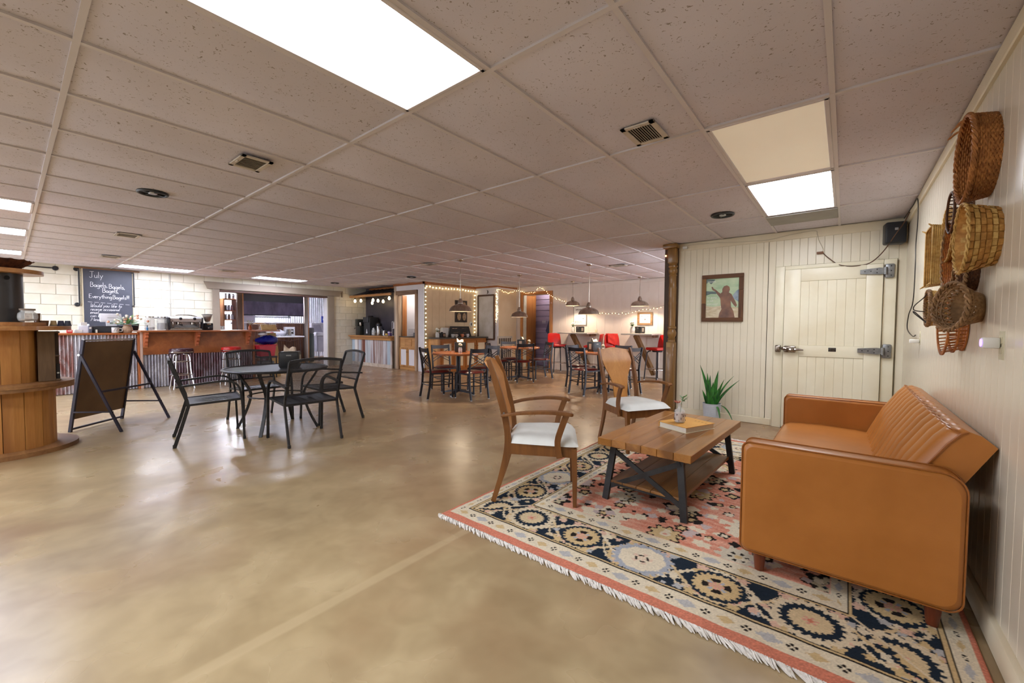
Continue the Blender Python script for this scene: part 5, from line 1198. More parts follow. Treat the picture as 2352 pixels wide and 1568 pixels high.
MB().rbox(-.137,.137,-.016,-.004,-.112,.112,.002,1).build('print', mat('white_print_paper', (242,240,234), .5), pc_)
mb = MB()
for x, z, r_ in ((-.08,.06,.02),(.0,-.02,.025),(.07,.05,.015),(-.06,-.05,.012),(.05,-.06,.012)): mb.ball((x,-.014,z), r_, 6, .8)
mb.build('print_drawings', mat('grey_drawing', (120,120,124), .6), pc_)
for i, (x, z) in enumerate(((-5.12,1.10),(-3.33,1.11))):
    t = thing('wall_socket', ('pale socket between the wall tables','pale socket right of the small framed picture')[i], 'outlet', (x, YB-.012, z)); MB().rbox(-.035,.035,-.006,0,-.055,.055,.003,1).build('cover_plate', mat('ivory_plate', (216,208,176)), t); MB().rbox(-.015,.015,-.009,-.004,-.03,.03,.003,1).build('socket', mat('ivory_socket', (204,194,160)), t)
# passage: stair string and switch plate
sw = thing('switch_plate', 'metal triple switch plate on the purple boards', 'switch', (-7.28, YB+.69, 1.38)); MB().rbox(-.07,.07,-.006,0,-.06,.06,.003,1).build('cover_plate', mat('pewter_plate', (150,140,160), .4, .5), sw)
for k in range(3): MB().rbox(-.05+.04*k,-.035+.04*k,-.014,-.005,-.02,.02,.003,1).build('toggle', mat('pewter_toggle', (196,186,196), .4), sw)
MB().prism([(-6.70,1.95),(-7.02,1.10),(-6.62,.62),(-6.4,.62),(-6.4,1.95)], 'y', YB+.40, YB+.46).build('hanging_cloth', mat('dark_blue_panel', (58,60,92), .7, col2=(48,50,78), vs=4))
tag(bpy.data.objects['hanging_cloth'], 'dark blue angled panel hanging inside the purple passage', 'panel')
# low return-air grille on the side of the far booth
gr = thing('wall_grille', 'white slotted return air grille low beside the doorway', 'grille', (XK2+.012, 9.28, .42))
MB().rbox(-.004,.012,-.34,.34,-.42,.52,.004,1).build('frame', mat('grille_white', (206,192,176), .5), gr)
for k in range(7): MB().rbox(.012,.016,-.29+.083*k,-.24+.083*k,.30,.46,.001,1).build('slot', mat('slot_shadow', (70,56,46), .9), gr)
for k in range(7): MB().rbox(.012,.016,-.29+.083*k,-.24+.083*k,-.36,.14,.001,1).build('slot', mat('slot_shadow', (70,56,46), .9), gr)

# ---- strings of lights
def string(label, pts, nb, name='string_lights', r_=.0075, drop=.012, jit=.02, wire=M_DKC, em=('fairy_bulb', (255,216,150), 9, False), seed=1, sub=6):
    t = thing(name, label, 'string lights', (0,0,0), 0); P = smooth(pts, sub); rg = random.Random(seed)
    MB().tube(P, .003, 4).build('wire', wire, t); d = [0]
    for a, b in zip(P[:-1], P[1:]): d.append(d[-1]+(b-a).length)
    bl = MB()
    for k in range(nb):
        s_ = d[-1]*(k+.5)/nb; i = max(j for j in range(len(d)) if d[j] <= s_); i = min(i, len(P)-2); f_ = (s_-d[i])/max(1e-6, d[i+1]-d[i]); p = P[i].lerp(P[i+1], f_)
        bl.ball(p+Vector((rg.uniform(-jit,jit)*.5, -abs(rg.uniform(0,jit)), rg.uniform(-jit,jit)-drop)), r_, 4)
    stuff(bl.build('bulbs', emitter(*em), t)); return t
yb = YB-.05
string('fairy lights draped across the doorway head and far wall', [(-7.82,8.98+.0,2.33),(-7.79,9.2,2.26),(-7.79,9.45,2.24),(-7.74,9.7,2.32),(-7.6,yb,2.28),(-7.35,yb,2.22),(-7.1,yb,2.26),(-6.9,yb,2.37),(-6.7,yb,2.24),(-6.4,yb,2.06),(-6.1,yb,1.93),(-5.85,yb,1.83),(-5.75,yb,1.78)], 44, seed=2)
string('fairy lights sagging along the far wall between the pendants', [(-5.40,yb,1.66),(-5.1,yb,1.60),(-4.6,yb,1.575),(-4.2,yb,1.59),(-3.95,yb,1.64),(-3.6,yb,1.68),(-3.1,yb,1.82),(-2.6,yb,1.98)], 32, seed=3)
string('clump of fairy lights hanging down the far booth corner', [(-7.80,YK2-.02,2.33),(-7.795,YK2-.03,2.1),(-7.80,YK2-.03,1.9),(-7.795,YK2-.02,1.6),(-7.79,YK2-.03,1.45),(-7.80,YK2-.02,1.62),(-7.795,YK2-.03,1.95),(-7.80,YK2-.02,2.2),(-7.795,YK2-.03,1.9),(-7.79,YK2-.03,1.55),(-7.79,YK2-.04,1.36)], 70, seed=4, jit=.05)
xk = XK1+.03
string('globe lights outlining the tan booth wall', [(xk,YK+.035,.42),(xk,YK+.035,1.0),(xk,YK+.035,1.7),(xk,YK+.035,2.25),(xk,YK+.09,2.29),(xk,7.6,2.28),(xk,8.2,2.285),(xk,8.88,2.28),(xk,8.90,2.2),(xk,8.89,1.6),(xk,8.90,1.0)], 46, r_=.016, jit=.012, wire=M_DKC, em=('globe_bulb', (255,240,196), 5), seed=5, sub=5)
string('single warm fairy bulb string end on the wooden post', [(-2.03,YD-.03,2.33),(-2.035,YD-.04,2.27),(-2.03,YD-.04,2.20)], 1, seed=6, r_=.014, em=('post_bulb', (255,150,90), 6))

def fill_bulb_light(label, x, y, z, watts):  # unseen bulbs added to brighten the passage and the booth
    t = thing('fill_bulb', label, 'light', (x, y, z)); MB().cyl((0,0,-.05),(0,0,0),.03,10).build('socket', M_CBLK, t); MB().ball((0,0,-.09), .04, 8).build('bulb', emitter('fill_bulb_glow', (255,244,226), 20), t)
    l = bpy.data.lights.new('fill_bulb_light', 'POINT'); l.energy = watts; l.color = (1,.94,.86); l.shadow_soft_size = .05; o = bpy.data.objects.new('fill_bulb_light', l); COL.objects.link(o); o.parent = t; o.location = (0,0,-.15)
fill_bulb_light('added unseen bulb on the ceiling of the purple passage', -7.2, YB+.42, CEIL, 5)
fill_bulb_light('added unseen bulb on the ceiling inside the booth', -9.3, YK+.55, CEIL, 14)
# ================================================================ KIOSK: tan wall cabinet, opening, coffee alcove
M_PINE = wood('knotty_pine', (206,156,98), (176,122,68), 'z', .45, 4, .1, (150,98,52)); M_PINEX = wood('knotty_pine_x', (206,156,98), (176,122,68), 'x', .45, 4, .1, (150,98,52))
M_CAB = wood('amber_cabinet', (176,112,52), (150,88,38), 'z', .4, 4, .15)
M_PANEL = mat('cream_door_panel', (222,204,174), .5, col2=(214,194,162), vs=4)
CB = thing('sideboard_cabinet', 'amber wood cabinet with cream panels along the tan wall', 'cabinet', (XK1+.02, 0, 0)); c0, c1_ = 7.12, 8.94; dp = .48
MB().rbox(0,dp,c0,c1_-.04,.0,.885,.004,1).build('body', M_CAB, CB)
MB().rbox(0,dp+.002,c0-.004,c0+.012,.0,.885,.003,1).build('side_panel', M_PINE, CB)
MB().rbox(-.01,dp+.05,c0-.06,c1_,.885,.92,.006,1).build('worktop', mat('dark_worktop', (64,58,52), .4, col2=(80,72,64), vs=8), CB)
for k in range(4):
    ya = c0+.05+k*.435; dr = MB()
    for a in ((ya,ya+.40,.08,.14),(ya,ya+.40,.76,.82),(ya,ya+.06,.14,.76),(ya+.34,ya+.40,.14,.76)): dr.rbox(dp,dp+.018,a[0],a[1],a[2],a[3],.003,1)
    d_ = dr.build('door', M_CAB, CB); MB().box(dp,dp+.008,ya+.055,ya+.345,.135,.765).build('door_panel', M_PANEL, d_); MB().ball((dp+.028,ya+(.035 if k % 2 else .365),.68), .014, 6).build('knob', M_CHROME, d_)
top = .921
tw = thing('open_case', 'black open case of silver cutlery propped on the cabinet', 'case', (XK1+.24, 8.06, top))
MB().prism([(-.40,0),(.44,0),(.33,.30),(-.36,.30)], 'x', .0, .04).build('lid', mat('black_case', (34,28,26), .6), tw); MB().rbox(.04,.2,-.4,.44,0,.02,.004,1).build('tray', mat('black_case', (34,28,26), .6), tw)
for k, (y, z) in enumerate(((-.2,.24),(.15,.24),(-.15,.13),(.2,.12),(-.1,.05),(.22,.05))): q = MB(); q.beam((.045,y-.12,z),(.045,y+.06,z),.008,.012).ball((.047,y+.08,z), .022, 6, .6); q.build('spoon', M_CHROME, tw)
dk = thing('camera', 'small black vintage camera on the cabinet', 'camera', (XK1+.27, 7.38, top)); MB().rbox(-.06,.06,-.09,.09,0,.12,.01,2).build('body', mat('black_case', (34,28,26)), dk); MB().cyl((.06,0,.06),(.10,0,.06),.04,14).build('lens', M_CHROME, dk); MB().rbox(-.02,.02,-.03,.03,.12,.145,.005,1).build('viewfinder', mat('black_case', (34,28,26)), dk)
posy('flower jar at the left end of the amber cabinet', (XK1+.30, 7.20, top), 1.5)
bx = thing('paper_stack', 'white paper bags standing behind the small camera', 'paper bag', (XK1+.14, 7.62, top)); MB().rbox(-.06,.06,-.14,.14,0,.24,.006,1).build('bag', mat('white_paper', (224,218,210), .8), bx); MB().rbox(-.05,.05,-.12,.12,.235,.262,.004,1).build('folded_top', mat('white_paper', (224,218,210)), bx)
for i, (y, c_, l) in enumerate(((7.70,(200,190,180),'pale china cup on the cabinet before the cutlery case'),(7.93,(206,122,84),'orange patterned cup on the cabinet'),(8.13,(214,210,214),'white sugar bowl on the amber cabinet'),(7.58,(190,186,180),'small glass tumbler on the amber cabinet'))):
    t = thing('cup', l, 'cup', (XK1+.485, y, top)); MB().lathe([(.001,0),(.032,0),(.045,.05),(.047,.09),(.042,.09),(.04,.05),(.001,.01)], 16).build('bowl', mat('cup_glaze_%d' % i, c_, .3, col2=tuple(int(q*.8) for q in c_), vs=40), t); MB().tube([(.0,.045,.03),(.0,.07,.04),(.0,.07,.065),(.0,.046,.075)], .006, 6).build('handle', mat('cup_glaze_%d' % i, c_), t)
pa = thing('framed_plates', 'dark panel with four pale oval plates behind the pendant', 'wall decor', (XK1+.012, 8.33, 1.655)); MB().rbox(0,.025,-.235,.235,-.315,.315,.004,1).build('panel', mat('dark_panel_wood', (58,44,36), .6, col2=(44,32,26), vs=6), pa)
for dy in (-.105,.105):
    for dz in (-.155,.155): MB().lathe([(.001,.022),(.05,.022),(.082,.034),(.088,.028),(.06,.018),(.001,.016)], 24, (.01,dy,dz), rot3('Y', 90) @ Matrix.Diagonal((1.25,.85,1))).build('plate', mat('plate_tan', (178,148,112), .4, col2=(134,104,74), vs=20), pa)
th = thing('thermostat', 'oval white thermostat with black dial on the tan wall', 'thermostat', (XK1+.012, 8.74, 1.285)); MB().lathe([(.001,.02),(.05,.02),(.056,.0),(.001,0)], 20, (0,0,0), rot3('Y', 90) @ Matrix.Diagonal((1.4,1,1))).build('plate', mat('white_plastic', (236,234,226)), th); MB().lathe([(.001,.026),(.022,.026),(.024,.018),(.001,.018)], 16, (0,0,0), rot3('Y', 90) @ Matrix.Diagonal((1.9,.8,1))).build('dial', M_CBLK, th)
# whiteboard and crescent on the far booth
wbd = thing('whiteboard', 'tall white board in a brown frame on the far booth', 'board', (-8.24, YK2-.012, 1.49)); hx, hz = .325, .65
MB().rbox(-hx,hx,-.015,0,-hz,hz,.003,1).build('board', mat('white_gloss_board', (226,222,218), .15, col2=(206,200,190), vs=3), wbd)
for a in ((-hx,hx,-hz-.02,-hz+.03),(-hx,hx,hz-.03,hz+.02),(-hx-.02,-hx+.03,-hz,hz),(hx-.03,hx+.02,-hz,hz)): MB().rbox(a[0],a[1],-.035,0,a[2],a[3],.004,1).build('frame', wood('dark_frame_wood', (104,76,60), (78,54,42), 'z', .6, 6), wbd)
cr = thing('crescent_ornament', 'small dark crescent moon ornament above the whiteboard', 'wall decor', (-8.22, YK2-.012, 2.235))
MB().prism([(.055*math.cos(R(a)), .055*math.sin(R(a))) for a in range(-80, 81, 10)]+[(.012+.042*math.cos(R(a))*.9-.02, .048*math.sin(R(a))) for a in range(80, -81, -10)], 'y', -.014, 0).build('crescent', mat('dark_bronze', (84,74,68), .5, .4), cr)
MB().lathe([(.001,0),(.006,0),(.006,.016),(.001,.016)], 8, (.04,-.014,0), rot3('X', 90)).build('nail', M_CHROME, cr)

# framed opening in the booth front with pine cabinet below
yk = YK-.012
fo = struct_empty('window_1')
M_WEA = wood('weathered_frame', (176,146,116), (128,98,74), 'z', .75, 6, 0, (206,184,156)); M_WEAX = wood('weathered_frame_x', (150,122,98), (110,84,66), 'x', .75, 6, 0, (176,150,124))
MB().rbox(-9.93,-8.97,yk-.02,YK+.10,2.09,2.205,.005,1).build('frame_head', M_WEAX, fo); MB().rbox(-9.93,-9.80,yk-.02,YK+.10,0,2.09,.005,1).build('frame_side', M_WEA, fo); MB().rbox(-9.06,-8.96,yk-.022,YK+.10,0,2.09,.005,1).build('frame_side', M_WEA, fo)
MB().rbox(-9.80,-9.78,YK+.1,YK+.25,.93,2.09,.003,1).build('inner_lining', M_ORW, fo)
PCB = thing('pine_cabinet', 'knotty pine cabinet with white panel doors under the booth window', 'cabinet', (-9.43, YK+.04, 0))
MB().rbox(-.37,.37,-.02,.45,.06,.905,.004,1).build('body', M_PINEX, PCB); MB().rbox(-.38,.38,-.05,.5,.905,.93,.004,1).build('worktop', mat('dark_worktop', (64,58,52)), PCB); MB().rbox(-.37,.37,-.03,.1,0,.07,.003,1).build('kick_board', M_PINEX, PCB)
MB().rbox(-.13,.17,-.034,-.018,.66,.86,.004,1).build('access_panel', M_PINEX, PCB)
for k in (0, 1):
    xa = -.36+.365*k; q = MB()
    for a in ((xa,xa+.355,.08,.13),(xa,xa+.355,.57,.62),(xa,xa+.05,.13,.57),(xa+.305,xa+.355,.13,.57)): q.rbox(a[0],a[1],-.045,-.02,a[2],a[3],.003,1)
    d_ = q.build('door', M_PINE, PCB); MB().box(xa+.045,xa+.31,-.032,-.02,.125,.575).build('door_panel', M_WHITE, d_); MB().ball((xa+(.33 if k == 0 else .025),-.052,.5), .012, 6).build('knob', M_CHROME, d_)
wbk = thing('wire_basket', 'black wire grid basket on the booth window counter', 'basket', (-9.23, YK+.20, .931)); mb = MB(); hx, hy, hz = .24, .12, .20
for k in range(9): x = -hx+2*hx*k/8; mb.tube([(x,-hy,hz),(x,-hy,.004),(x,hy,.004),(x,hy,hz)], .003, 4)
for z in (.004,.05,.1,.15,.20): mb.tube([(-hx,-hy,z),(hx,-hy,z),(hx,hy,z),(-hx,hy,z)], .003, 4, closed=True)
mb.build('grid', M_CBLK, wbk); MB().rbox(-.12,.08,-.06,.06,.008,.10,.006,1).build('packet', mat('grey_packet', (112,112,118), .6), wbk)
shf = thing('wall_shelf', 'small pale shelf with a glass globe inside the booth', 'shelf', (-9.15, YK+.58, 1.70)); MB().rbox(-.2,.14,-.12,.12,0,.03,.003,1).build('board', mat('grey_shelf', (166,156,150), .5), shf); MB().ball((.0,0,.085), .055, 10).build('globe', glass('clear_glass'), shf)

# coffee alcove: counter of distressed boards
yc = 6.93
AL = thing('coffee_counter', 'coffee counter clad in peeling painted boards with pine top', 'counter', (0,0,0))
MB().box(XB+.02,-10.04,yc+.02,YA-.005,0,.80).build('carcass', mat('counter_core', (120,104,90), .8), AL)
cols = [((150,172,190),(196,206,212),(226,228,226)), ((196,190,188),(150,120,104),(226,222,216)), ((176,184,200),(206,208,212),(140,126,120)), ((128,74,58),(104,56,44),(190,170,156)), ((168,176,184),(206,208,206),(140,144,150)), ((186,186,196),(214,210,208),(120,84,70)), ((132,82,66),(206,200,196),(226,222,218)), ((200,194,190),(120,78,62),(168,166,172)), ((178,176,184),(212,208,206),(110,74,62))]
wds = [.16,.22,.17,.20,.28,.26,.15,.26,.2]; x = XB+.02; k = 0
while x < -10.06:
    w_ = min(wds[k % 9], -10.04-x); c_ = cols[k % 9]
    MB().rbox(x+.002,x+w_-.002,yc-.012,yc+.02,.10,.80,.003,1).build('clad_board', wood('peeling_board_%d' % (k % 9), c_[0], c_[1], 'z', .8, 5, 0, c_[2]), AL); x += w_; k += 1
MB().rbox(XB+.02,-10.04,yc-.018,yc+.02,0,.10,.004,1).build('base_strip', mat('whitewashed_strip', (206,192,176), .7, col2=(176,158,140), vs=8), AL)
MB().prism([(yc-.05,.80),(yc-.07,.86),(yc-.11,.89),(YA-.005,.89),(YA-.005,.80)], 'x', XB+.01, -10.04).build('moulding', M_PINEX, AL); MB().rbox(XB+.01,-10.035,yc-.14,YA-.005,.89,.925,.006,1).build('counter_top', M_PINEX, AL)
AW = thing('awning', 'dark sloped metal awning with pine edge over the coffee counter', 'awning', (0,0,0)); za = 2.15; ye = yc-.06
M_AWN = mat('dark_roof_metal', (62,56,60), .4, .3, col2=(78,70,74), vs=6)
MB().add([(XB+.02,ye,za),(-10.0,ye,za),(-10.0,YA-.02,2.36),(XB+.36,YA-.02,2.36)], [(0,1,2,3)]).add([(XB+.02,ye,za),(XB+.36,YA-.02,2.36),(XB+.02,YA-.02,za)], [(0,1,2)]).build('roof_sheet', M_AWN, AW, angle=0).modifiers.new('t', 'SOLIDIFY').thickness = .008
for k in range(9): xa = XB+.42+.215*k; MB().beam((xa-.28 if k < 1 else xa-.02,ye+.01,za+.012),(xa,YA-.03,2.366),.012,.016).build('roof_seam', M_AWN, AW)
MB().rbox(XB+.01,-9.99,ye-.025,ye+.01,za-.055,za+.012,.004,1).build('fascia', M_PINEX, AW); MB().rbox(XB+.30,-9.99,YA-.06,YA-.02,2.35,2.405,.004,1).build('ridge_board', M_ORTRIM, AW)
MB().rbox(XB+.01,XB+.03,ye,YA-.03,za-.055,za,.003,1).build('side_fascia', M_PINEX, AW)
sl = thing('festoon_lights', 'row of large clear bulbs hanging under the awning edge', 'string lights', (0,0,0))
bxs = [(XB+.28,-.0,0),(XB+.62,0,-.0),(XB+.95,.18,-.07),(-10.92,0,-.005),(-10.66,0,-.03),(-10.4,0,-.06),(-10.10,0,.02)]
MB().tube(smooth([(XB+.05,ye,za-.05)]+[(a, ye+b_+.01, za-.07+c_) for a, b_, c_ in bxs], 5), .004, 5).build('wire', M_DKC, sl)
for a, b_, c_ in bxs:
    q = MB().cyl((a,ye+b_+.01,za-.07+c_),(a,ye+b_+.01,za-.115+c_),.016,8).build('socket', M_CBLK, sl)
    MB().lathe([(.001,-.10),(.022,-.092),(.034,-.07),(.036,-.05),(.026,-.02),(.015,0)], 12, (a,ye+b_+.01,za-.112+c_)).build('bulb', emitter('festoon_bulb', (255,222,170), 9), q)
top = .926
def cyl_thing(name, label, cat, loc, parts):
    t = thing(name, label, cat, loc)
    for nm, prof, m in parts: MB().lathe(prof, 20).build(nm, m, t)
    return t
M_SS = mat('stainless_steel', (196,194,192), .22, 1, col2=(168,166,166), vs=12, stretch=(1,1,.15))
cb = thing('coffee_brewer', 'tall black coffee brewer with white emblem at the alcove', 'coffee machine', (-11.52, 7.18, top)); MB().rbox(-.17,.17,-.15,.17,0,.56,.02,2).build('body', M_SPKB, cb); MB().rbox(-.15,.15,-.19,-.14,.40,.56,.015,2).build('head', M_SPKB, cb); MB().lathe([(.001,0),(.08,0),(.09,.03),(.08,.05),(.001,.05)],16,(-.02,0,.56)).build('lid', M_CBLK, cb)
MB().prism([(-.03,.06),(.05,.06),(.03,.13),(.01,.20),(-.01,.13)], 'y', -.156, -.15).build('emblem', mat('white_emblem', (232,234,238), .4), cb)
gr_ = thing('juice_urn', 'black beverage urn with a small tap at the counter end', 'urn', (-11.95, 7.10, top)); MB().rbox(-.12,.12,-.12,.12,0,.28,.01,2).build('base_tank', mat('dark_tank', (52,54,50), .3), gr_); MB().rbox(-.13,.0,-.13,.11,.28,.50,.01,2).build('hopper', mat('dark_tank', (52,54,50)), gr_); MB().lathe([(.001,0),(.05,0),(.06,.06),(.05,.11),(.001,.12)],14,(.07,-.05,.29)).build('chrome_head', M_CHROME, gr_); MB().tube([(-.1,-.12,.22),(-.1,-.17,.22),(-.1,-.18,.19)], .01, 6).build('tap', M_CHROME, gr_)
cyl_thing('airpot', 'stainless airpot with black pump lid at the alcove', 'airpot', (-10.93, 7.08, top), [('body', [(.001,0),(.075,0),(.078,.01),(.078,.26),(.07,.28),(.001,.28)], M_SS), ('lid', [(.07,.28),(.085,.29),(.085,.35),(.06,.38),(.001,.385)], M_CBLK)])
kt = cyl_thing('gooseneck_kettle', 'brushed gooseneck kettle beside the airpot', 'kettle', (-10.62, 7.08, top), [('body', [(.001,.02),(.085,.02),(.08,.04),(.055,.16),(.001,.165)], M_SS), ('base', [(.001,0),(.095,0),(.095,.02),(.001,.02)], M_CBLK)])
MB().tube(smooth([(-.07,0,.06),(-.12,0,.08),(-.13,0,.15),(-.16,0,.20)],4), .009, 6).build('spout', M_SS, kt); MB().tube(smooth([(.055,0,.15),(.12,0,.15),(.13,0,.08),(.10,0,.06)],4), .010, 6).build('handle', M_CBLK, kt)
for i, (x, y, h_, l) in enumerate(((-11.27,7.12,.20,'clear glass jar of tea bags behind the airpot'),(-11.14,7.05,.17,'clear glass sugar jar beside the airpot'),(-11.24,7.32,.24,'glass canister at the back of the coffee counter'))):
    cyl_thing('glass_jar', l, 'jar', (x, y, top), [('body', [(.001,0),(.06,0),(.066,.02),(.066,h_*.75),(.05,h_*.9),(.05,h_),(.046,h_),(.046,h_*.88),(.06,h_*.72),(.06,.02),(.001,.01)], glass('clear_glass')), ('contents', [(.001,.012),(.055,.02),(.056,h_*.5),(.001,h_*.52)], mat('jar_contents', (214,206,196), .8, col2=(150,120,90), vs=40)), ('lid', [(.001,h_),(.05,h_),(.05,h_+.02),(.012,h_+.026),(.012,h_+.04),(.001,h_+.042)], M_SS)])
rk = thing('brochure_rack', 'white wire rack holding leaflets at the alcove end', 'rack', (-10.20, 7.15, top)); mb = MB()
for z in (0.004,.22,.42): mb.tube([(-.09,-.05,z),(.09,-.05,z),(.09,.05,z),(-.09,.05,z)], .006, 5, closed=True)
for sx in (-1,1):
    for sy in (-1,1): mb.cyl((sx*.09,sy*.05,0),(sx*.09,sy*.05,.42),.006,6)
mb.build('wires', mat('white_wire', (216,214,212), .5), rk); MB().rbox(-.07,.06,-.02,.02,.225,.40,.002,1).build('leaflets', mat('leaflet_paper', (232,230,232), .6), rk)
pl = thing('snack_plate', 'small yellow pastry on a white plate near the alcove end', 'plate', (-10.26, 6.90, top)); MB().lathe([(.001,0),(.06,0),(.10,.018),(.098,.022),(.055,.006),(.001,.006)], 20).build('plate', mat('plate_white', (230,228,224), .3), pl); MB().ball((0,0,.045), .045, 8, .8).build('pastry', mat('yellow_pastry', (212,180,96), .7, col2=(190,150,70), vs=40), pl)
pk_ = thing('sweetener_box', 'purple and white sweetener box on the coffee counter', 'box', (-10.40, 7.10, top)); MB().rbox(-.05,.05,-.04,.04,0,.14,.004,1).build('carton', mat('purple_carton', (108,84,150), .5), pk_); MB().rbox(-.051,.051,-.041,.041,.09,.12,.002,1).build('label_band', mat('white_paper', (224,218,210)), pk_)
# ================================================================ SPOOL TOWER
SX, SY = -6.25, -.05
M_SLAT = wood('spool_slat', (202,144,74), (172,112,52), 'z', .55, 4, 0, (146,92,44), .10); M_DISC = wood('spool_disc', (168,122,74), (128,86,48), 'x', .6, 4, 0, (104,70,40)); M_DISC2 = wood('spool_top_disc', (196,142,82), (164,108,56), 'x', .4, 4, .15)
SP = thing('cable_spool', 'double wooden cable spool used as a stand at the left edge', 'spool', (SX, SY, 0))
def disc_(z0, z1, r_, m, nm, jag=0):
    n = 72; poly = [(r_*(1+jag*math.sin(k*7.3)*.4+jag*random.uniform(-1,1))*math.cos(2*pi*k/n), r_*(1+jag*math.sin(k*5.1)*.3)*math.sin(2*pi*k/n)) for k in range(n)]
    return MB().prism(poly, 'z', z0, z1).build(nm, m, SP)
disc_(0, .042, .50, M_DISC, 'flange', .004); disc_(.60, .628, .478, M_DISC, 'flange', .006); disc_(.630, .66, .482, M_DISC, 'flange', .008); disc_(1.165, 1.203, .47, M_DISC2, 'flange')
def drum(z0, z1, r_, n):
    me = None
    for k in range(n):
        a0, a1 = 2*pi*k/n+.006, 2*pi*(k+1)/n-.006; q = random.uniform(-.003,.003)
        vs = [(rr*math.cos(a), rr*math.sin(a), z) for z in (z0, z1) for a in (a0, (a0+a1)/2, a1) for rr in (r_+q, r_-.025)]
        f_ = [(0,2,8,6),(2,4,10,8),(1,7,9,3),(3,9,11,5),(0,6,7,1),(4,5,11,10),(6,8,9,7),(8,10,11,9),(0,1,3,2),(2,3,5,4)]
        MB().add(vs, f_).build('drum_slat', M_SLAT, SP, angle=0)
    MB().cyl((0,0,z0),(0,0,z1),r_-.03,24).build('drum_core', mat('drum_core_dark', (60,40,24), .9), SP)
drum(.042, .60, .345, 16); drum(.66, 1.165, .245, 12)
bk_ = tag(MB().prism([(.30*math.cos(2*pi*k/48), .30*math.sin(2*pi*k/48)) for k in range(48)], 'z', 0, .036).build('round_board', M_DISC2, None, (SX, SY, 1.2035)), 'smooth round board lying on the cable spool top', 'board')
DR = thing('black_drum', 'tall black cylinder standing on the spool tower', 'drum', (SX, SY, 1.24)); MB().lathe([(.001,0),(.160,0),(.160,.46),(.001,.46)], 36).build('shell', mat('satin_black_drum', (44,42,42), .35, col2=(54,52,52), vs=4), DR); MB().cyl((.155,.055,.415),(.166,.06,.415),.020,12).build('port', mat('black_hole', (12,12,12), .8), DR)
tag(MB().prism([(.295*math.cos(2*pi*k/48), .295*math.sin(2*pi*k/48)) for k in range(48)], 'z', 0, .038).build('round_board', M_DISC2, None, (SX, SY, 1.701)), 'round wooden board lying on top of the black cylinder', 'board')
BT = thing('bark_tray', 'rough dark bark tray on the highest round board', 'tray', (SX, SY, 1.747))
def bark(u, v):
    a = 2*pi*v; r_ = (.13+.10*u)*(1+.03*math.sin(a*9)+.02*math.sin(a*23+u*9)); return (r_*math.cos(a), r_*math.sin(a), .085*u+.006*math.sin(a*17+u*20))
MB().grid(bark, 9, 64, cv=True).grid(lambda u, v: ((.12+.09*u)*math.cos(2*pi*v), (.12+.09*u)*math.sin(2*pi*v), .012+.075*u), 4, 40, cv=True).lathe([(.001,0),(.13,.0),(.13,.01),(.001,.012)], 32).build('bark', mat('bark_brown', (96,56,32), .85, col2=(58,32,18), vs=30, stretch=(1,1,.3), bump=.6, bs=60), BT, angle=70)
CRT = thing('wooden_crate', 'small upright weathered crate on the middle spool disc', 'crate', (SX+.15, .255, .661)); M_CR = wood('grey_crate_wood', (124,98,68), (92,70,48), 'z', .75, 5, 0, (74,56,40))
for a, nm in (((.0,.016,-.075,.04,0,.49),'front_board'), ((-.2,.0,-.075,-.06,0,.49),'side_board'), ((-.2,.01,-.075,.075,0,.016),'floor_board'), ((-.2,.01,-.075,.075,.474,.49),'lid_board'), ((-.2,-.185,-.06,.075,.016,.474),'back_board'), ((-.2,.01,-.06,.07,.24,.252),'inner_shelf')): MB().rbox(*a, .003, 1).build(nm, M_CR, CRT)
t = thing('leaning_sign', 'little black chalk sign in the weathered crate', 'sign', (SX+.13, .31, .678)); MB().rbox(-.01,.0,-.012,.016,0,.15,.003,1).build('board', mat('black_case', (34,28,26)), t); MB().rbox(0,.0015,-.006,.010,.05,.065,.001,1).build('chalk_mark', M_PRINTW, t)
t = cyl_thing('tip_jar', 'round glass jar with grey lid beside the black cylinder', 'jar', (SX+.20, .125, 1.24), [('body', [(.001,0),(.04,0),(.06,.015),(.068,.05),(.062,.085),(.045,.102),(.045,.112),(.041,.112),(.041,.10),(.058,.083),(.064,.05),(.056,.018),(.001,.006)], glass('clear_glass')), ('lid', [(.001,.112),(.052,.112),(.053,.128),(.001,.13)], mat('grey_lid', (132,116,100), .5)), ('coins', [(.001,.008),(.052,.018),(.05,.03),(.001,.032)], mat('tan_coins', (170,140,100), .5))])
MB().rbox(.055,.066,-.02,.028,.03,.085,.002,1).build('note', mat('white_paper', (224,218,210)), t)
for i, (y, h_, r_, l) in enumerate(((.19,.09,.024,'brown wooden tumbler behind the glass jar'),(.235,.055,.034,'short brown striped cup beside the tumbler'))):
    cyl_thing('wooden_cup', l, 'cup', (SX-.02, y, 1.24 if i == 0 else 1.2035), [('cup', [(.001,0),(r_*.85,0),(r_,h_),(r_*.9,h_),(r_*.8,.006),(.001,.006)], wood('cup_wood_%d' % i, (128,92,60), (86,58,36), 'z', .6, 8))])
for i, (y, c_, l) in enumerate(((.30,(206,182,128),'tan cup standing upside down on the spool top'),(.352,(58,62,88),'dark blue cup upside down beside the tan one'),(.40,(66,74,92),'slate cup upside down at the spool edge'))):
    cyl_thing('espresso_cup', l, 'cup', (SX-.06, y, 1.2035), [('cup', [(.001,.052),(.018,.052),(.026,.0),(.028,.0),(.02,.055),(.001,.056)], mat('cup_col_%d' % i, c_, .4)), ('band', [(.0275,.003),(.029,.003),(.029,.012),(.0265,.012)], mat('cup_band_%d' % i, tuple(int(q*.7) for q in c_), .4))])
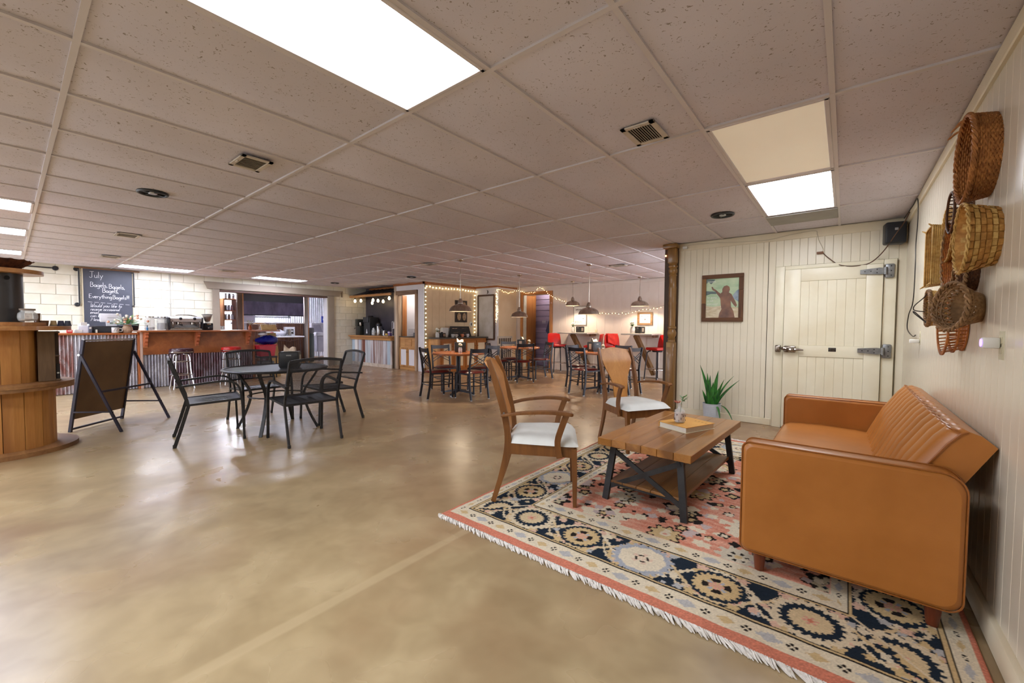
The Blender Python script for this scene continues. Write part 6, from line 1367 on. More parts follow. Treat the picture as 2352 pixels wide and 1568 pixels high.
# pipe stub with flange on the block wall
pp_ = thing('pipe_stub', 'black iron pipe with round flange high on the block wall', 'pipe', (XB+.03, .2, 2.325)); MB().cyl((0,0,.0),(0,.40,-.0),.012,8).build('pipe', M_BLK, pp_); MB().lathe([(.001,0),(.045,0),(.045,.012),(.02,.02),(.001,.02)], 16, (-.024,.43,0), rot3('Y', 90)).build('flange', M_BLK, pp_)

# ================================================================ BAR
BXF = -10.4
BR = thing('bar_counter', 'coffee bar with corrugated metal front and wooden top', 'bar', (0,0,0))
def corr_mat(name, c1_, c2_, c3_, metal=.6):
    m, nt, p = nodes(name); v = mapped(nt, (1,1,.35)); n = noise(nt, v, 7, 5, .65, .5); n2 = noise(nt, mapped(nt, (1,1,1)), 60, 3)
    c = ramp(nt, n, .42, .60, srgb(*c1_), srgb(*c2_)); c = mixc(nt, ramp(nt, n2, .62, .7), c, srgb(*c3_)); nt.links.new(c, p.inputs['Base Color']); p.inputs['Metallic'].default_value = metal; p.inputs['Roughness'].default_value = .42; return m
M_GALV = corr_mat('galvanised', (196,194,200), (150,146,156), (108,72,56)); M_RUST = corr_mat('rusted_sheet', (142,96,88), (182,174,176), (104,64,54), .35); M_PURR = corr_mat('purplish_rust_sheet', (108,74,80), (150,138,150), (74,46,44), .4)
def corr(y0, y1, z0, z1, x, m, amp=.013, per=.046, nm='corrugated_sheet', par=BR):
    n = max(8, int((y1-y0)/per*8)); return MB().grid(lambda u, v: (x+amp*math.sin(2*pi*(y0+(y1-y0)*u)/per), y0+(y1-y0)*u, z0+(z1-z0)*v), n, 2).build(nm, m, par, angle=60)
ys = [(.30,.72,M_RUST),(.72,1.12,M_GALV),(1.12,1.42,M_RUST),(1.42,1.54,M_GALV)]
for a, b_, m in ys: corr(a, b_, .01, 1.03, BXF, m)
ys = [(1.62,2.0,M_GALV),(2.0,2.45,M_PURR),(2.45,2.9,M_PURR),(2.9,3.25,M_GALV),(3.25,3.52,M_PURR)]
for a, b_, m in ys: corr(a, b_, .01, .65, BXF+.01, m)
MB().box(BXF-.62,BXF-.02,.30,3.5,0,1.02).build('carcass', mat('bar_core', (90,70,58), .8), BR)
M_BARW = wood('orange_bar_wood', (176,104,52), (148,78,36), 'y', .35, 3, .2, (128,68,34)); M_BARV = wood('bar_post_wood', (196,120,70), (160,88,48), 'z', .45, 4)
MB().rbox(BXF-.65,BXF+.06,.28,1.56,1.03,1.065,.006,1).build('bar_top', M_BARW, BR)
MB().rbox(BXF-.65,BXF+.27,1.55,3.98,1.078,1.108,.006,1).build('bar_top', M_BARW, BR)
MB().rbox(BXF+.012,BXF+.03,1.62,3.50,.64,1.078,.003,1).build('front_panel', wood('bar_panel_wood', (170,100,50), (138,76,36), 'x', .4, 2.5, .15, (120,64,32)), BR)
MB().rbox(BXF-.01,BXF+.03,1.545,1.58,0,1.078,.003,1).build('corner_post', M_BARV, BR); MB().rbox(BXF-.01,BXF+.035,1.582,1.62,0,1.078,.003,1).build('corner_post', mat('pale_post', (206,176,160), .6), BR); MB().rbox(BXF-.02,BXF+.03,3.49,3.53,0,1.078,.003,1).build('end_post', M_BARV, BR)
for yb_ in (1.66, 2.46, 3.38):
    pr_ = [(BXF+.03,1.076),(BXF+.22,1.076),(BXF+.22,1.04),(BXF+.17,1.02),(BXF+.19,.98),(BXF+.12,.95),(BXF+.13,.90),(BXF+.08,.87),(BXF+.075,.82),(BXF+.03,.80)]
    MB().prism(pr_, 'y', yb_-.022, yb_+.022).build('scroll_bracket', mat('orange_bracket', (196,112,72), .45, col2=(176,92,56), vs=6), BR)
    MB().rbox(BXF+.028,BXF+.045,yb_-.035,yb_+.035,.78,1.076,.003,1).build('bracket_back', M_BARV, BR)
def counter_stool(label, x, y, col, r_):
    t = thing('counter_stool', label, 'stool', (x, y, 0), 0, 'chrome counter stools at the bar')
    MB().lathe([(.001,.67),(r_*.92,.67),(r_,.685),(r_,.74),(r_*.95,.762),(r_*.7,.772),(.001,.775)], 32).build('seat', col, t, angle=50)
    MB().tube([(r_*1.005*math.cos(2*pi*a/40), r_*1.005*math.sin(2*pi*a/40), .70) for a in range(40)], .012, 6, closed=True).build('seat_band', mat('chrome_ring', (200,198,200)), t)
    M_ = mat('chrome_tube', (206,204,208), .16, 1)
    for k in range(4):
        a = pi/4+k*pi/2; c_, s_ = math.cos(a), math.sin(a); MB().tube(smooth([(.06*c_,.06*s_,.66),(.125*c_,.125*s_,.645),(.145*c_,.145*s_,.56),(.165*c_,.165*s_,.30),(.22*c_,.22*s_,.0)],4), .0125, 8).build('leg', M_, t)
    for z, q in ((.52,.152),(.27,.185)): MB().tube([(q*math.cos(2*pi*a/32), q*math.sin(2*pi*a/32), z) for a in range(32)], .010, 6, closed=True).build('ring', M_, t)
    return t
counter_stool('dark maroon topped chrome stool at the bar', -9.88, 2.10, mat('dark_maroon_vinyl', (66,34,44), .25), .19); counter_stool('red topped chrome stool at the bar', -9.88, 2.92, M_RED, .175)

# ---- things on the bar
bt1, bt2 = 1.066, 1.109
ps_ = thing('register_tablet', 'white register tablet on its stand above the cash drawer', 'register', (-10.62, 1.22, bt1+.125), R(4)); W_ = mat('white_device', (236,236,242), .35)
MB().prism([(.02,.0),(.06,.0),(.0,.19),(-.03,.19)], 'y', -.07, .07).build('stand', W_, ps_); q = MB().rbox(-.012,.012,-.15,.15,-.085,.085,.012,2); q.xf(Matrix.Translation((.0,0,.15)) @ Matrix.Rotation(R(-18),4,'Y')); q.build('tablet', W_, ps_)
MB().rbox(.045,.049,-.022,.022,.03,.065,.008,2).build('emblem', mat('grey_emblem', (110,110,118), .4), ps_); MB().rbox(.058,.0605,-.055,.055,.15,.156,.001,1).build('brand_strip', mat('grey_emblem', (110,110,118)), ps_)
cdw = thing('cash_drawer', 'black cash drawer under the white tablet', 'cash drawer', (-10.68, 1.17, bt1)); MB().rbox(-.2,.2,-.21,.23,0,.122,.008,2).build('body', M_CBLK, cdw); MB().rbox(.2,.206,-.2,.22,.01,.11,.003,1).build('drawer_front', M_SPKB, cdw)
mg = thing('mug', 'white mug with dark print at the front of the bar', 'mug', (-10.385, 1.25, bt1)); MB().lathe([(.001,0),(.045,0),(.052,.01),(.052,.098),(.048,.1),(.046,.09),(.045,.012),(.001,.008)], 24).build('cup', mat('mug_glaze', (218,212,210), .3), mg); MB().tube(smooth([(0,.05,.02),(0,.088,.03),(0,.09,.07),(0,.05,.082)],4), .008, 6).build('handle', mat('mug_glaze', (218,212,210)), mg)
mb = MB()
for k in range(6): mb.rbox(.050,.0535,-.028+.011*k,-.022+.011*k,.03+.02*(k%3),.045+.02*(k%3),.001,1)
mb.build('print', mat('black_print', (40,38,36)), mg)
bq = thing('bouquet', 'leafy bouquet wrapped in brown paper beside the mug', 'flowers', (-10.43, 1.42, bt1))
MB().lathe([(.001,0),(.055,0),(.078,.05),(.07,.10),(.05,.125),(.065,.15),(.055,.15),(.04,.125),(.001,.12)], 14).build('paper_wrap', mat('kraft_paper', (186,156,132), .8, col2=(160,128,104), vs=14), bq, angle=20)
rg = random.Random(9); lf_ = MB(); bl_ = MB(); wl_ = MB()
for k in range(60):
    a = rg.uniform(0,6.28); e = rg.uniform(.3,1.35); l = rg.uniform(.12,.26); d_ = Vector((math.cos(a)*math.cos(e), math.sin(a)*math.cos(e)*1.25, math.sin(e))); p0 = Vector((0,0,.13)); sd = d_.cross(Vector((.3,.2,1))).normalized()
    lf_.grid(lambda u, v: p0+d_*l*(.35+.65*u)+sd*(v-.5)*.034*math.sin(pi*(.08+.9*u))+Vector((0,0,-.04*u*u)), 5, 3)
    if k % 3 == 0: (bl_ if k % 6 else wl_).ball(p0+d_*l*.98, .022, 6)
lf_.build('leaves', mat('bouquet_green', (104,150,74), .5, col2=(64,108,48), vs=20), bq); bl_.build('blooms', mat('peach_bloom', (222,140,112), .6, col2=(236,190,160), vs=40), bq); wl_.build('blooms', M_FLW, bq)
cyl_thing('flower_pot', 'small black pot half hidden right of the bouquet', 'pot', (-10.66, 1.56, bt2), [('pot', [(.001,0),(.045,0),(.06,.12),(.054,.12),(.04,.01),(.001,.01)], M_CBLK), ('leaves_top', [(.001,.16),(.03,.15),(.07,.125),(.05,.11),(.001,.11)], M_GRN)])
cyl_thing('dropper_bottle', 'tiny blue bottle on the bar between bouquet and jars', 'bottle', (-10.30, 1.68, bt2), [('body', [(.001,0),(.015,0),(.015,.05),(.006,.06),(.006,.075),(.001,.075)], mat('blue_plastic', (60,130,180), .4)), ('cap', [(.001,.075),(.009,.075),(.009,.095),(.001,.096)], M_CBLK)])
for i, (y, l) in enumerate(((1.76,'large clear jar nearest the bouquet on the bar'),(1.94,'large clear jar beside the espresso machine'))):
    cyl_thing('biscotti_jar', l, 'jar', (-10.55, y, bt2), [('body', [(.001,0),(.07,0),(.085,.015),(.085,.20),(.06,.235),(.06,.25),(.055,.25),(.055,.235),(.079,.2),(.079,.018),(.001,.008)], glass('clear_glass')), ('contents', [(.001,.01),(.07,.018),(.07,.06 if i == 0 else .14),(.001,.065 if i == 0 else .15)], mat('pale_contents', (214,212,208), .7, col2=(170,170,176), vs=50)), ('lid', [(.001,.25),(.066,.25),(.066,.27),(.001,.275)], M_SS)])
em = thing('espresso_machine', 'steel two-group espresso machine on the bar', 'espresso machine', (-10.60, 2.31, bt2))
MB().rbox(-.22,.16,-.27,.27,.0,.04,.008,1).build('base', M_SS, em); MB().prism([(-.22,.04),(.02,.04),(.05,.16),(.14,.17),(.16,.24),(.06,.28),(-.22,.28)], 'y', -.27, .27).build('body', mat('satin_steel', (206,206,206), .35, .35, col2=(190,190,190), vs=6), em)
for sy in (-1, 1): MB().rbox(-.22,.18,sy*.27-.012,sy*.27+.012,.01,.26,.01,2).build('side_panel', M_CBLK, em)
for sy in (-.11, .12):
    g_ = MB().lathe([(.001,0),(.042,0),(.042,.05),(.03,.07),(.001,.07)], 16, (.09,sy,.12)).build('group_head', M_CHROME, em); MB().tube([(.12,sy,.12),(.24,sy+.02,.105)], [.012,.016], 8).build('portafilter', M_CBLK, g_)
    MB().ball((.15,sy+.02,.235), .030, 8).build('knob', M_CBLK, em)
MB().tube(smooth([(-.05,-.2,.28),(.0,-.1,.31),(.02,.1,.31),(-.05,.22,.28)],4), .010, 6).build('cup_rail', M_CHROME, em)
for sy in (-.22, .22): MB().tube(smooth([(.14,sy,.2),(.19,sy,.15),(.17,sy,.05)],4), .006, 6).build('steam_wand', M_CHROME, em)
MB().rbox(.0,.17,-.2,.2,.04,.055,.004,1).build('drip_tray', M_SS, em)
gd = thing('coffee_grinder', 'black coffee grinder with bean hopper at the frame', 'grinder', (-10.62, 2.71, bt2)); MB().rbox(-.09,.08,-.085,.085,0,.15,.015,2).build('body', M_CBLK, gd); MB().lathe([(.045,.15),(.045,.175),(.05,.18),(.085,.30),(.088,.325),(.083,.325),(.04,.185)], 20).build('hopper', glass('smoky_glass', (190,180,172), .1, .4), gd)
MB().lathe([(.001,.17),(.042,.185),(.072,.29),(.001,.295)], 16).build('beans', mat('roast_beans', (104,74,54), .7, col2=(70,46,32), vs=80), gd); MB().lathe([(.001,.325),(.1,.325),(.1,.335),(.001,.345)], 18).build('lid', M_CBLK, gd); MB().prism([(-.015,.05),(0,.035),(.015,.05),(.008,.06),(0,.053),(-.008,.06)], 'x', .08, .083).build('heart_mark', mat('white_device', (236,236,242)), gd)
MB().rbox(.07,.11,-.04,.04,.11,.15,.008,2).build('chute', M_CHROME, gd)
# small clutter at the left end of the bar
for i, (y, sx, sy, sz, c_, l) in enumerate(((.68,.05,.035,.055,(214,60,60),'red box at the left end of the bar'),(.79,.05,.05,.06,(206,206,206),'grey carton beside the red box'),(.93,.05,.02,.13,(86,88,104),'dark card file on the left of the bar'),(1.01,.04,.012,.06,(226,222,206),'folded white paper by the cash drawer'))):
    t = thing('box', l, 'box', (-10.45, y, bt1)); MB().rbox(-sx,sx,-sy,sy,0,sz,.005,1).build('carton', mat('carton_%d' % i, c_, .6, col2=tuple(int(q*.85) for q in c_), vs=10), t); MB().rbox(-sx*.8,sx+.001,-sy*.7,sy*.7,sz*.55,sz*.8,.001,1).build('label_patch', mat('white_paper', (224,218,210)), t)
pt_ = thing('receipt_printer', 'white receipt printer left of the chalkboard writing', 'printer', (-10.66, .87, bt1)); MB().prism([(-.06,0),(.07,0),(.06,.12),(.0,.16),(-.06,.16)], 'y', -.07, .07).build('body', W_, pt_); MB().rbox(.02,.05,-.04,.04,.13,.19,.002,1).build('receipt', mat('white_paper', (224,218,210)), pt_)
bo = cyl_thing('amber_bottle', 'amber bottle with dried stems at the bar end', 'bottle', (-10.32, 3.42, bt2), [('body', [(.001,0),(.03,0),(.032,.01),(.032,.07),(.015,.10),(.015,.12),(.001,.12)], mat('amber_glass', (150,70,26), .15))]); st_ = MB()
for k in range(9): a = k*.7; st_.tube([(0,0,.1),(.02*math.cos(a),.03*math.sin(a),.17),(.04*math.cos(a),.06*math.sin(a),.20+.01*(k%3))], [.002,.002,.006], 5)
st_.build('dried_stems', mat('dried_stem', (150,150,110), .7), bo)
ck = cyl_thing('cake_stand', 'glass cake stand carrying pastries at the bar end', 'cake stand', (-10.45, 3.66, bt2), [('foot', [(.001,0),(.07,0),(.02,.02),(.015,.09),(.05,.12),(.15,.125),(.15,.135),(.001,.135)], glass('clear_glass'))]); MB().lathe([(.001,.136),(.13,.136),(.10,.165),(.001,.17)], 16).build('pastries', mat('pastry_brown', (176,136,92), .7, col2=(130,94,60), vs=30), ck)
eg = thing('cup_carrier', 'tan cardboard cup carrier leaning at the bar end', 'carrier', (-10.22, 3.78, bt2), R(8)); q = MB().rbox(-.012,.012,-.17,.17,0,.14,.006,1); q.xf(Matrix.Rotation(R(-25),4,'Y')); q.build('tray', mat('cardboard', (206,178,128), .8, col2=(190,160,110), vs=10), eg)
for k in range(3): MB().tube([(.016-.05,-.1+.1*k+.03*math.cos(a*pi/6),.075+.03*math.sin(a*pi/6)) for a in range(3,10)], .004, 5).build('finger_cut', mat('brown_cut', (120,92,58), .8), eg)
bx2 = thing('cardboard_box', 'flat cardboard box at the very end of the bar', 'box', (-10.42, 3.88, bt2)); MB().rbox(-.12,.12,-.09,.09,0,.06,.004,1).build('carton', mat('cardboard', (206,178,128)), bx2); MB().rbox(-.11,.11,-.01,.01,.06,.063,.001,1).build('tape', mat('brown_tape', (170,130,84), .4), bx2)
# bin, bag and cardboard at the end of the bar
rb = thing('red_bin', 'red plastic bin on a dark cart at the bar end', 'bin', (-10.30, 3.72, .52)); MB().prism([(-.14,0),(.14,0),(.18,.25),(-.18,.25)], 'x', -.14, .14).build('tub', mat('crimson_plastic', (196,30,54), .4), rb); MB().rbox(-.16,.16,-.2,.2,.235,.26,.008,1).build('rim', mat('crimson_plastic', (196,30,54)), rb)
ctt = thing('utility_cart', 'dark utility cart under the red bin', 'cart', (-10.30, 3.72, 0)); MB().rbox(-.2,.2,-.18,.18,.48,.52,.006,1).build('shelf', M_CBLK, ctt); MB().rbox(-.2,.2,-.18,.18,.12,.16,.006,1).build('shelf', M_CBLK, ctt)
for sx in (-1,1):
    for sy in (-1,1): MB().cyl((sx*.18,sy*.16,.03),(sx*.18,sy*.16,.5),.012,8).build('post', M_CBLK, ctt); 
MB().rbox(-.15,.15,-.13,.13,.161,.4,.006,1).build('stored_box', mat('grey_packet', (112,112,118)), ctt)
bb = tag(MB().grid(lambda u, v: ((.15+.02*math.sin(9*u+5*v))*math.cos(2*pi*v)*math.sin(pi*(.1+.85*u)), (.24+.03*math.sin(7*u+6*v))*math.sin(2*pi*v)*math.sin(pi*(.1+.85*u)), .20*u+.015*math.sin(11*v*2*pi)), 10, 28, cv=True).build('blue_bag', mat('blue_plastic_bag', (24,34,140), .3, col2=(16,24,110), vs=8), None, (-10.32, 3.78, .782), 60), 'crumpled blue plastic bag on the red bin', 'bag')
cbd = tag(MB().prism([(3.90,0),(4.12,0),(4.10,.45),(4.02,1.04),(3.82,1.04),(3.86,.6)], 'x', -10.52, -10.50).build('cardboard_sheet', mat('cardboard', (206,178,128))), 'tall bent cardboard sheet standing at the bar end', 'cardboard')
cbag = tag(MB().grid(lambda u, v: (.10*math.cos(2*pi*v)*math.sin(pi*(.15+.8*u)), .10*math.sin(2*pi*v)*math.sin(pi*(.15+.8*u)), .085*u), 7, 18, cv=True).build('white_bag', mat('white_plastic_bag', (232,230,240), .5), None, (-10.28, 3.66, .985), 60), 'small white plastic bag above the blue bag', 'bag')

# ---- chalkboard on the block wall
CH = thing('chalkboard', 'hanging chalkboard lettered July Bagels on the block wall', 'chalkboard', (XB+.02, 1.005, 1.185), pi/2)
M_SL = mat('slate_board', (58,60,70), .55, col2=(70,72,82), vs=2.5)
MB().rbox(0,.748,-.012,.012,0,1.19,.002,1).build('board', M_SL, CH); MB().rbox(-.02,.0,-.02,.012,0,1.20,.003,1).build('edge_strip', mat('pale_edge', (206,192,160), .6), CH); MB().rbox(.748,.76,-.02,.012,0,1.20,.003,1).build('edge_strip', mat('pale_edge', (206,192,160)), CH)
MB().rbox(-.12,.87,-.035,.012,1.178,1.207,.003,1).build('top_rail', wood('rail_wood', (150,112,80), (116,82,56), 'x', .6, 5), CH)
T_ = 1.19; M_CHALK = mat('white_chalk', (238,238,240), .9)
for s_, x_, z_, sz_, sh_, rr_ in (('July',.085,.185,.125,0,.004),('Bagels,',.095,.375,.098,0,.004),('Bagels,',.375,.395,.094,0,.004),('Bagels,',.275,.485,.094,0,.004),('Everything',.075,.61,.086,0,.004),('Bagels!!!',.43,.615,.086,0,.004),('Would you like to',.085,.795,.072,.28,.0033),('receive occasional',.09,.870,.066,.3,.0033),('email',.085,.935,.066,.3,.0033),('can b',.085,1.005,.07,.28,.0033),('Mess',.09,1.085,.07,.28,.0033)):
    CK = MB(); chalk_line(CK, s_, x_, T_-z_, sz_, sh_, rr=rr_); CK.build('chalk_lettering', M_CHALK, CH, (0,-.012,0), angle=60)
for k in range(7): MB().tube([(.06+.095*k,-.001,T_-.69-.006*k),(.125+.095*k,-.001,T_-.695-.006*k)], .0035, 4).build('chalk_dash', M_CHALK, CH, (0,-.012,0), angle=60)
for i, y in enumerate((.945, 1.775)):
    p_ = thing('pipe_rail', ('black iron pipe left of the chalkboard','black iron pipe right of the chalkboard')[i], 'pipe', (XB+.05, y, 1.62), 0, 'iron pipes framing the chalkboard'); MB().tube([(-.035,-.03,.72),(0,-.02,.725),(0,0,.71),(0,0,.02),(0,-.02,0),(-.035,-.03,0)], .013, 8).build('pipe', M_BLK, p_)
    for z in (0,.72): MB().lathe([(.001,0),(.042,0),(.042,.012),(.02,.02),(.001,.02)], 16, (-.042,-.03,z), rot3('Y', 90)).build('flange', M_BLK, p_)
cn = thing('conduit', 'thin grey conduit running down the block wall', 'conduit', (XB+.02, 2.40, 1.2)); MB().cyl((0,0,0),(0,0,1.19),.013,8).build('pipe', mat('painted_conduit', (176,172,160), .5), cn); MB().rbox(-.012,.018,-.022,.022,.5,.52,.003,1).build('strap', mat('painted_conduit', (176,172,160)), cn)
nt_ = thing('paper_notice', 'white paper notices pinned on the block wall', 'paper', (XB+.012, 2.22, 1.40)); MB().box(0,.003,-.1,.07,0,.30).build('sheet', mat('white_sheet', (244,242,240), .7), nt_); MB().rbox(0,.006,-.12,.09,-.04,-.02,.002,1).build('clip_strip', mat('grey_packet', (112,112,118)), nt_)
mb = MB()
for k in range(7): mb.box(.003,.0035,-.08,.02+.03*(k%3)*.5,.25-.033*k,.257-.033*k)
mb.build('print_lines', mat('grey_print', (130,118,108)), nt_)
# ================================================================ KITCHEN BEHIND THE OPENING
XH = -13.6
HW = thing('half_wall', 'corrugated and rust-brown half wall inside the kitchen', 'partition', (0,0,0))
MB().box(XH-.08,XH-.02,4.25,6.1,0,1.28).build('core', mat('bar_core', (90,70,58)), HW)
M_BRS = corr_mat('brown_rust_sheet', (104,66,48), (84,52,40), (122,86,66), .25)
for a, b_, m in ((4.30,4.42,M_GALV),(4.42,4.78,M_BRS),(4.78,5.02,M_PURR),(5.02,5.22,M_GALV),(5.22,5.62,M_BRS),(5.62,6.03,M_BRS)): corr(a, b_, .02, 1.27, XH, m, .007, .05, par=HW)
MB().rbox(XH-.25,XH+.03,4.25,6.1,1.275,1.305,.004,1).build('ledge', M_WHITE, HW); MB().rbox(XH-.1,XH+.03,4.25,6.1,0,.05,.004,1).build('base_rail', M_PINEX, HW)
pst = [(4.17,4.30,wood('dark_kitchen_post', (116,88,72), (84,62,52), 'z', .7, 5)), (6.06,6.16,wood('pale_kitchen_post', (150,138,132), (110,98,94), 'z', .8, 6, 0, (186,178,172)))]
for i, (a, b_, m) in enumerate(pst):
    t = thing('rough_post', ('dark rough post at the left end of the half wall','grey weathered post at the right end of the half wall')[i], 'post', (XH+.02, (a+b_)/2, 0)); MB().rbox(-.05,.06,-(b_-a)/2,(b_-a)/2,0,CEIL,.008,1).build('timber', m, t); MB().rbox(-.05,.05,(b_-a)/2,(b_-a)/2+.03,0,2.2,.003,1).build('edge_strip', M_ORW, t)
cv = thing('roller_curtain', 'dark blue-black drop curtain above the half wall', 'curtain', (XH+.01, 0, 0)); M_TARP = mat('navy_tarp', (48,46,66), .5, col2=(40,38,54), vs=2); M_TARP2 = mat('pale_navy_tarp', (108,98,134), .6, col2=(74,68,100), vs=5, stretch=(1,1,.4))  # lower band of the curtain in a paler navy
MB().grid(lambda u, v: (.01*math.sin(v*9), 4.33+1.71*v, 2.20-.28*u), 3, 24).build('upper_band', M_TARP, cv); MB().grid(lambda u, v: (.008*math.sin(v*13+1)+.006, 4.33+1.71*v, 1.92-.40*u), 3, 24).build('lower_band', M_TARP2, cv); MB().cyl((.01,4.33,1.52),(.01,6.04,1.52),.014,8).build('hem_bar', M_CBLK, cv); MB().cyl((0,4.33,2.21),(0,6.04,2.21),.03,10).build('roller', M_CBLK, cv)
su = thing('shelf_unit', 'wooden wall shelf of jars behind the kitchen opening', 'shelf', (-14.35, 4.22, 0)); M_SHW = wood('shelf_pine', (196,138,88), (170,108,60), 'z', .5, 4)
MB().rbox(-.25,.15,.13,.16,0,2.0,.003,1).build('side', M_SHW, su); MB().rbox(-.25,.15,-.20,-.17,0,2.0,.003,1).build('side', M_SHW, su)
for z in (1.36,1.63,1.975): MB().rbox(-.25,.15,-.18,.14,z,z+.025,.003,1).build('shelf_board', M_SHW, su)
for i, (y, z) in enumerate([(-.12,1.385),(-.04,1.385),(.04,1.385),(-.12,1.655),(-.04,1.655),(.04,1.655),(-.12,2.0),(-.02,2.0),(.08,2.0)]):
    tint = [(180,176,180),(150,120,110),(214,212,220),(96,90,96)][i % 4]
    cyl_thing('spice_jar', ['jar standing on the lower kitchen shelf board','jar standing on the middle kitchen shelf board','jar standing on top of the kitchen shelf unit'][0 if z < 1.5 else 1 if z < 1.9 else 2], 'jar', (-14.27, 4.22+y, z+.001), [('body', [(.001,0),(.035,0),(.035,.11),(.02,.125),(.001,.125)], mat('jar_tint_%d' % (i % 4), tint, .3)), ('lid', [(.001,.125),(.03,.125),(.03,.15),(.001,.15)], M_CBLK if i % 2 else M_SS)])['group'] = 'jars on the kitchen shelf unit'
kc = thing('prep_table', 'white prep table behind the bar in the kitchen', 'table', (-14.2, 3.95, 0)); MB().rbox(-.35,.35,-.75,.05,.98,1.03,.006,1).build('table_top', M_WHITE, kc)
for sx in (-1,1):
    for yy in (-.7,.02): MB().cyl((sx*.3,yy,0),(sx*.3,yy,.98),.02,8).build('leg', M_SS, kc)
bl = thing('lidded_tub', 'white tub with bright blue lid in the kitchen', 'tub', (-14.1, 3.52, 1.031)); MB().rbox(-.14,.14,-.17,.17,0,.26,.02,2).build('tub', M_WHITE, bl); MB().rbox(-.16,.16,-.19,.19,.26,.32,.02,2).build('lid', mat('blue_lid', (40,70,170), .4), bl)
dr_ = thing('dish_rack', 'white wire dish rack with crockery in the kitchen', 'rack', (-14.0, 3.98-.1, 1.031)); mb = MB()
for z in (.01,.07,.14): mb.tube([(-.12,-.15,z),(.12,-.15,z),(.12,.12,z),(-.12,.12,z)], .006, 5, closed=True)
for k in range(6): mb.cyl((.12,-.14+.05*k,0),(.12,-.14+.05*k,.14),.004,5)
mb.build('rack_wire', mat('white_wire', (216,214,212)), dr_)
for k in range(4): MB().lathe([(.001,0),(.07,.004),(.075,.012),(.001,.008)], 16, (0,-.11+.06*k,.09), rot3('X', 80)).build('plate', mat('plate_white', (230,228,224)), dr_)
ft = thing('folding_table', 'white folding table with thin brown legs before the half wall', 'table', (-13.1, 5.22, 0)); MB().rbox(-.3,.3,-.52,.50,.86,.90,.01,1).build('table_top', mat('white_plastic_top', (228,228,236), .4), ft)
for sx in (-.24,.24):
    for yy in (-.35,.38): MB().tube([(sx,yy,.86),(sx,yy+.03,.45),(sx,yy,0)], .012, 8).build('leg', mat('brown_leg_paint', (74,50,48), .5), ft)
    MB().tube([(sx,-.35,.80),(sx,.1,.74),(sx,.36,.80)], .009, 6).build('brace', mat('brown_leg_paint', (74,50,48)), ft)
cyl_thing('red_cup', 'red plastic cup on the folding table', 'cup', (-12.95, 4.86, .901), [('cup', [(.001,0),(.03,0),(.042,.12),(.038,.12),(.027,.006),(.001,.006)], mat('pink_red_plastic', (206,90,100), .4)), ('rim', [(.042,.115),(.045,.12),(.040,.125)], mat('plate_white', (230,228,224)))])
tag(MB().grid(lambda u, v: (.13*math.cos(2*pi*v)*math.sin(pi*(.12+.83*u)), .20*math.sin(2*pi*v)*math.sin(pi*(.12+.83*u)), .17*u+.01*math.sin(20*v)), 8, 22, cv=True).build('white_sack', mat('white_plastic_bag', (232,230,240)), None, (-13.0, 5.08, .913), 60), 'white plastic sack lying on the folding table', 'bag')
pt2 = cyl_thing('steel_pitcher', 'steel pitcher standing on the folding table', 'pitcher', (-12.98, 5.34, .901), [('body', [(.001,0),(.07,0),(.075,.02),(.06,.17),(.066,.20),(.06,.20),(.055,.17),(.001,.02)], M_SS)]); MB().tube(smooth([(0,.06,.17),(0,.12,.16),(0,.12,.08),(0,.07,.05)],4), .009, 6).build('handle', M_SS, pt2)
pbx = thing('printed_box', 'white box with dark print behind the steel pitcher', 'box', (-13.15, 5.42, .901)); MB().rbox(-.06,.06,-.14,.14,0,.27,.004,1).build('carton', W_, pbx); MB().rbox(.06,.062,-.1,.1,.05,.12,.002,1).build('print', mat('black_print', (40,38,36)), pbx); MB().rbox(.06,.062,-.06,.1,.16,.2,.002,1).build('print', mat('black_print', (40,38,36)), pbx)
cyl_thing('paper_roll', 'upright white paper towel roll on the folding table', 'paper roll', (-13.18, 4.85, .901), [('roll', [(.02,0),(.06,0),(.06,.26),(.02,.26)], mat('white_paper', (224,218,210))), ('core', [(.018,0),(.02,0),(.02,.262),(.018,.262)], mat('cardboard', (206,178,128)))])
# bright room behind the half wall
mw = thing('microwave', 'grey control panel of an oven behind the half wall', 'oven', (-14.6, 4.72, 1.306)); MB().rbox(-.2,.2,-.2,.2,0,.36,.01,1).build('body', mat('pale_oven', (206,206,214), .4), mw); MB().rbox(.2,.206,-.14,.14,.2,.3,.004,1).build('panel', mat('grey_packet', (112,112,118)), mw)
kd = thing('kitchen_bench', 'white bench carrying the oven behind the half wall', 'bench', (-14.6, 5.2, 0)); MB().rbox(-.3,.3,-.8,.9,1.25,1.30,.006,1).build('bench_top', M_WHITE, kd); MB().box(-.28,.28,-.75,.85,0,1.25).build('base', M_WHITE, kd)
rl = thing('paper_rail', 'long grey rail on the bright wall behind the half wall', 'rail', (-16.25, 6.0, 1.52)); MB().cyl((0,-.55,0),(0,.75,0),.02,8).build('rail', mat('grey_packet', (112,112,118)), rl)
for yy in (-.5,.7): MB().rbox(-.05,.0,yy-.02,yy+.02,-.04,.04,.004,1).build('bracket', M_CBLK, rl)
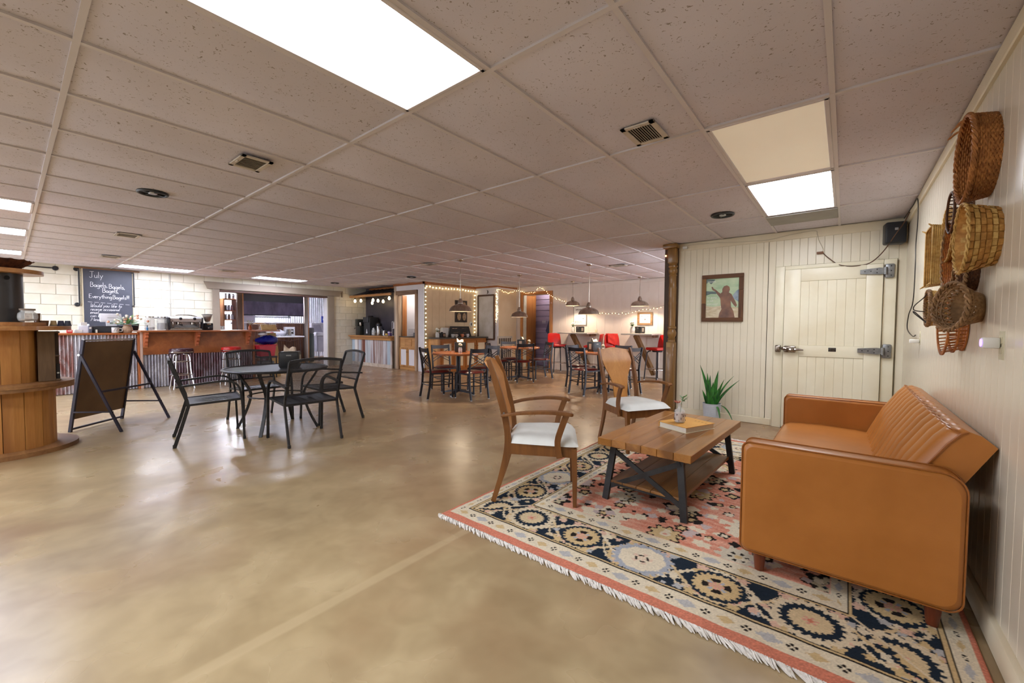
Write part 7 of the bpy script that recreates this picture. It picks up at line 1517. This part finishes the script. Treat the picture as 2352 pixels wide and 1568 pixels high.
wf = struct(MB().grid(lambda u, v: (-16.28+.012*math.sin(2*pi*(5.0+3.2*u)/.08), 5.0+3.2*u, CEIL*v), 320, 2).build('wall_kitchen_cladding', mat('white_cladding', (226,226,240), .5), angle=60))
fz = thing('stainless_sink', 'grey sloped steel sink unit at the right of the kitchen opening', 'sink', (-14.3, 6.95, 0)); M_GS = mat('grey_steel', (160,158,172), .4, .4, col2=(146,144,158), vs=3)
MB().rbox(-.3,.3,-.26,.45,.32,.86,.01,1).build('tank', M_GS, fz); MB().rbox(-.32,.34,-.28,.48,.86,.98,.01,1).build('apron', mat('pale_steel', (196,194,206), .35, .3), fz); MB().prism([(-.28,.98),(.48,.98),(.48,1.12),(.10,1.30),(-.28,1.30)], 'x', -.3, -.1).build('splash_back', mat('pale_steel', (196,194,206)), fz); MB().prism([(-.24,1.0),(.1,1.0),(.02,1.24),(-.24,1.24)], 'x', -.1, -.08).build('basin_shadow', M_GS, fz)
for sx in (-.25,.25):
    for yy in (-.2,.4): MB().cyl((sx,yy,0),(sx,yy,.32),.02,8).build('leg', M_GS, fz)
bn = thing('kitchen_bin', 'tall dark green bin left of the steel sink', 'bin', (-14.0, 6.42, 0)); MB().rbox(-.12,.12,-.10,.10,0,.95,.03,2).build('body', mat('dark_green_plastic', (60,72,74), .5), bn); MB().rbox(-.13,.13,-.11,.11,.95,1.15,.05,2).build('lid', mat('grey_packet', (112,112,118)), bn)
tp_ = thing('wall_telephone', 'white wall telephone with cord above the steel sink', 'telephone', (-14.5, 8.19, 1.60)); 
tp_.location = (-14.6, 8.19, 1.62); MB().rbox(-.05,.05,-.06,0,-.12,.10,.012,2).build('body', W_, tp_); MB().tube(smooth([(.03,-.04,-.12),(.15,-.05,-.25),(.3,-.05,-.30),(.45,-.05,-.42)],5), .007, 6).build('cord', M_BROWNC, tp_)
bp = thing('blue_sign', 'small blue sign on the kitchen wall beside the post', 'sign', (-16.22, 8.10, 1.46)); MB().rbox(0,.01,-.2,.09,-.13,.13,.003,1).build('board', mat('blue_sign_paint', (40,60,170), .5), bp); MB().rbox(.01,.012,-.14,.04,-.03,.03,.001,1).build('white_band', M_PRINTW, bp)
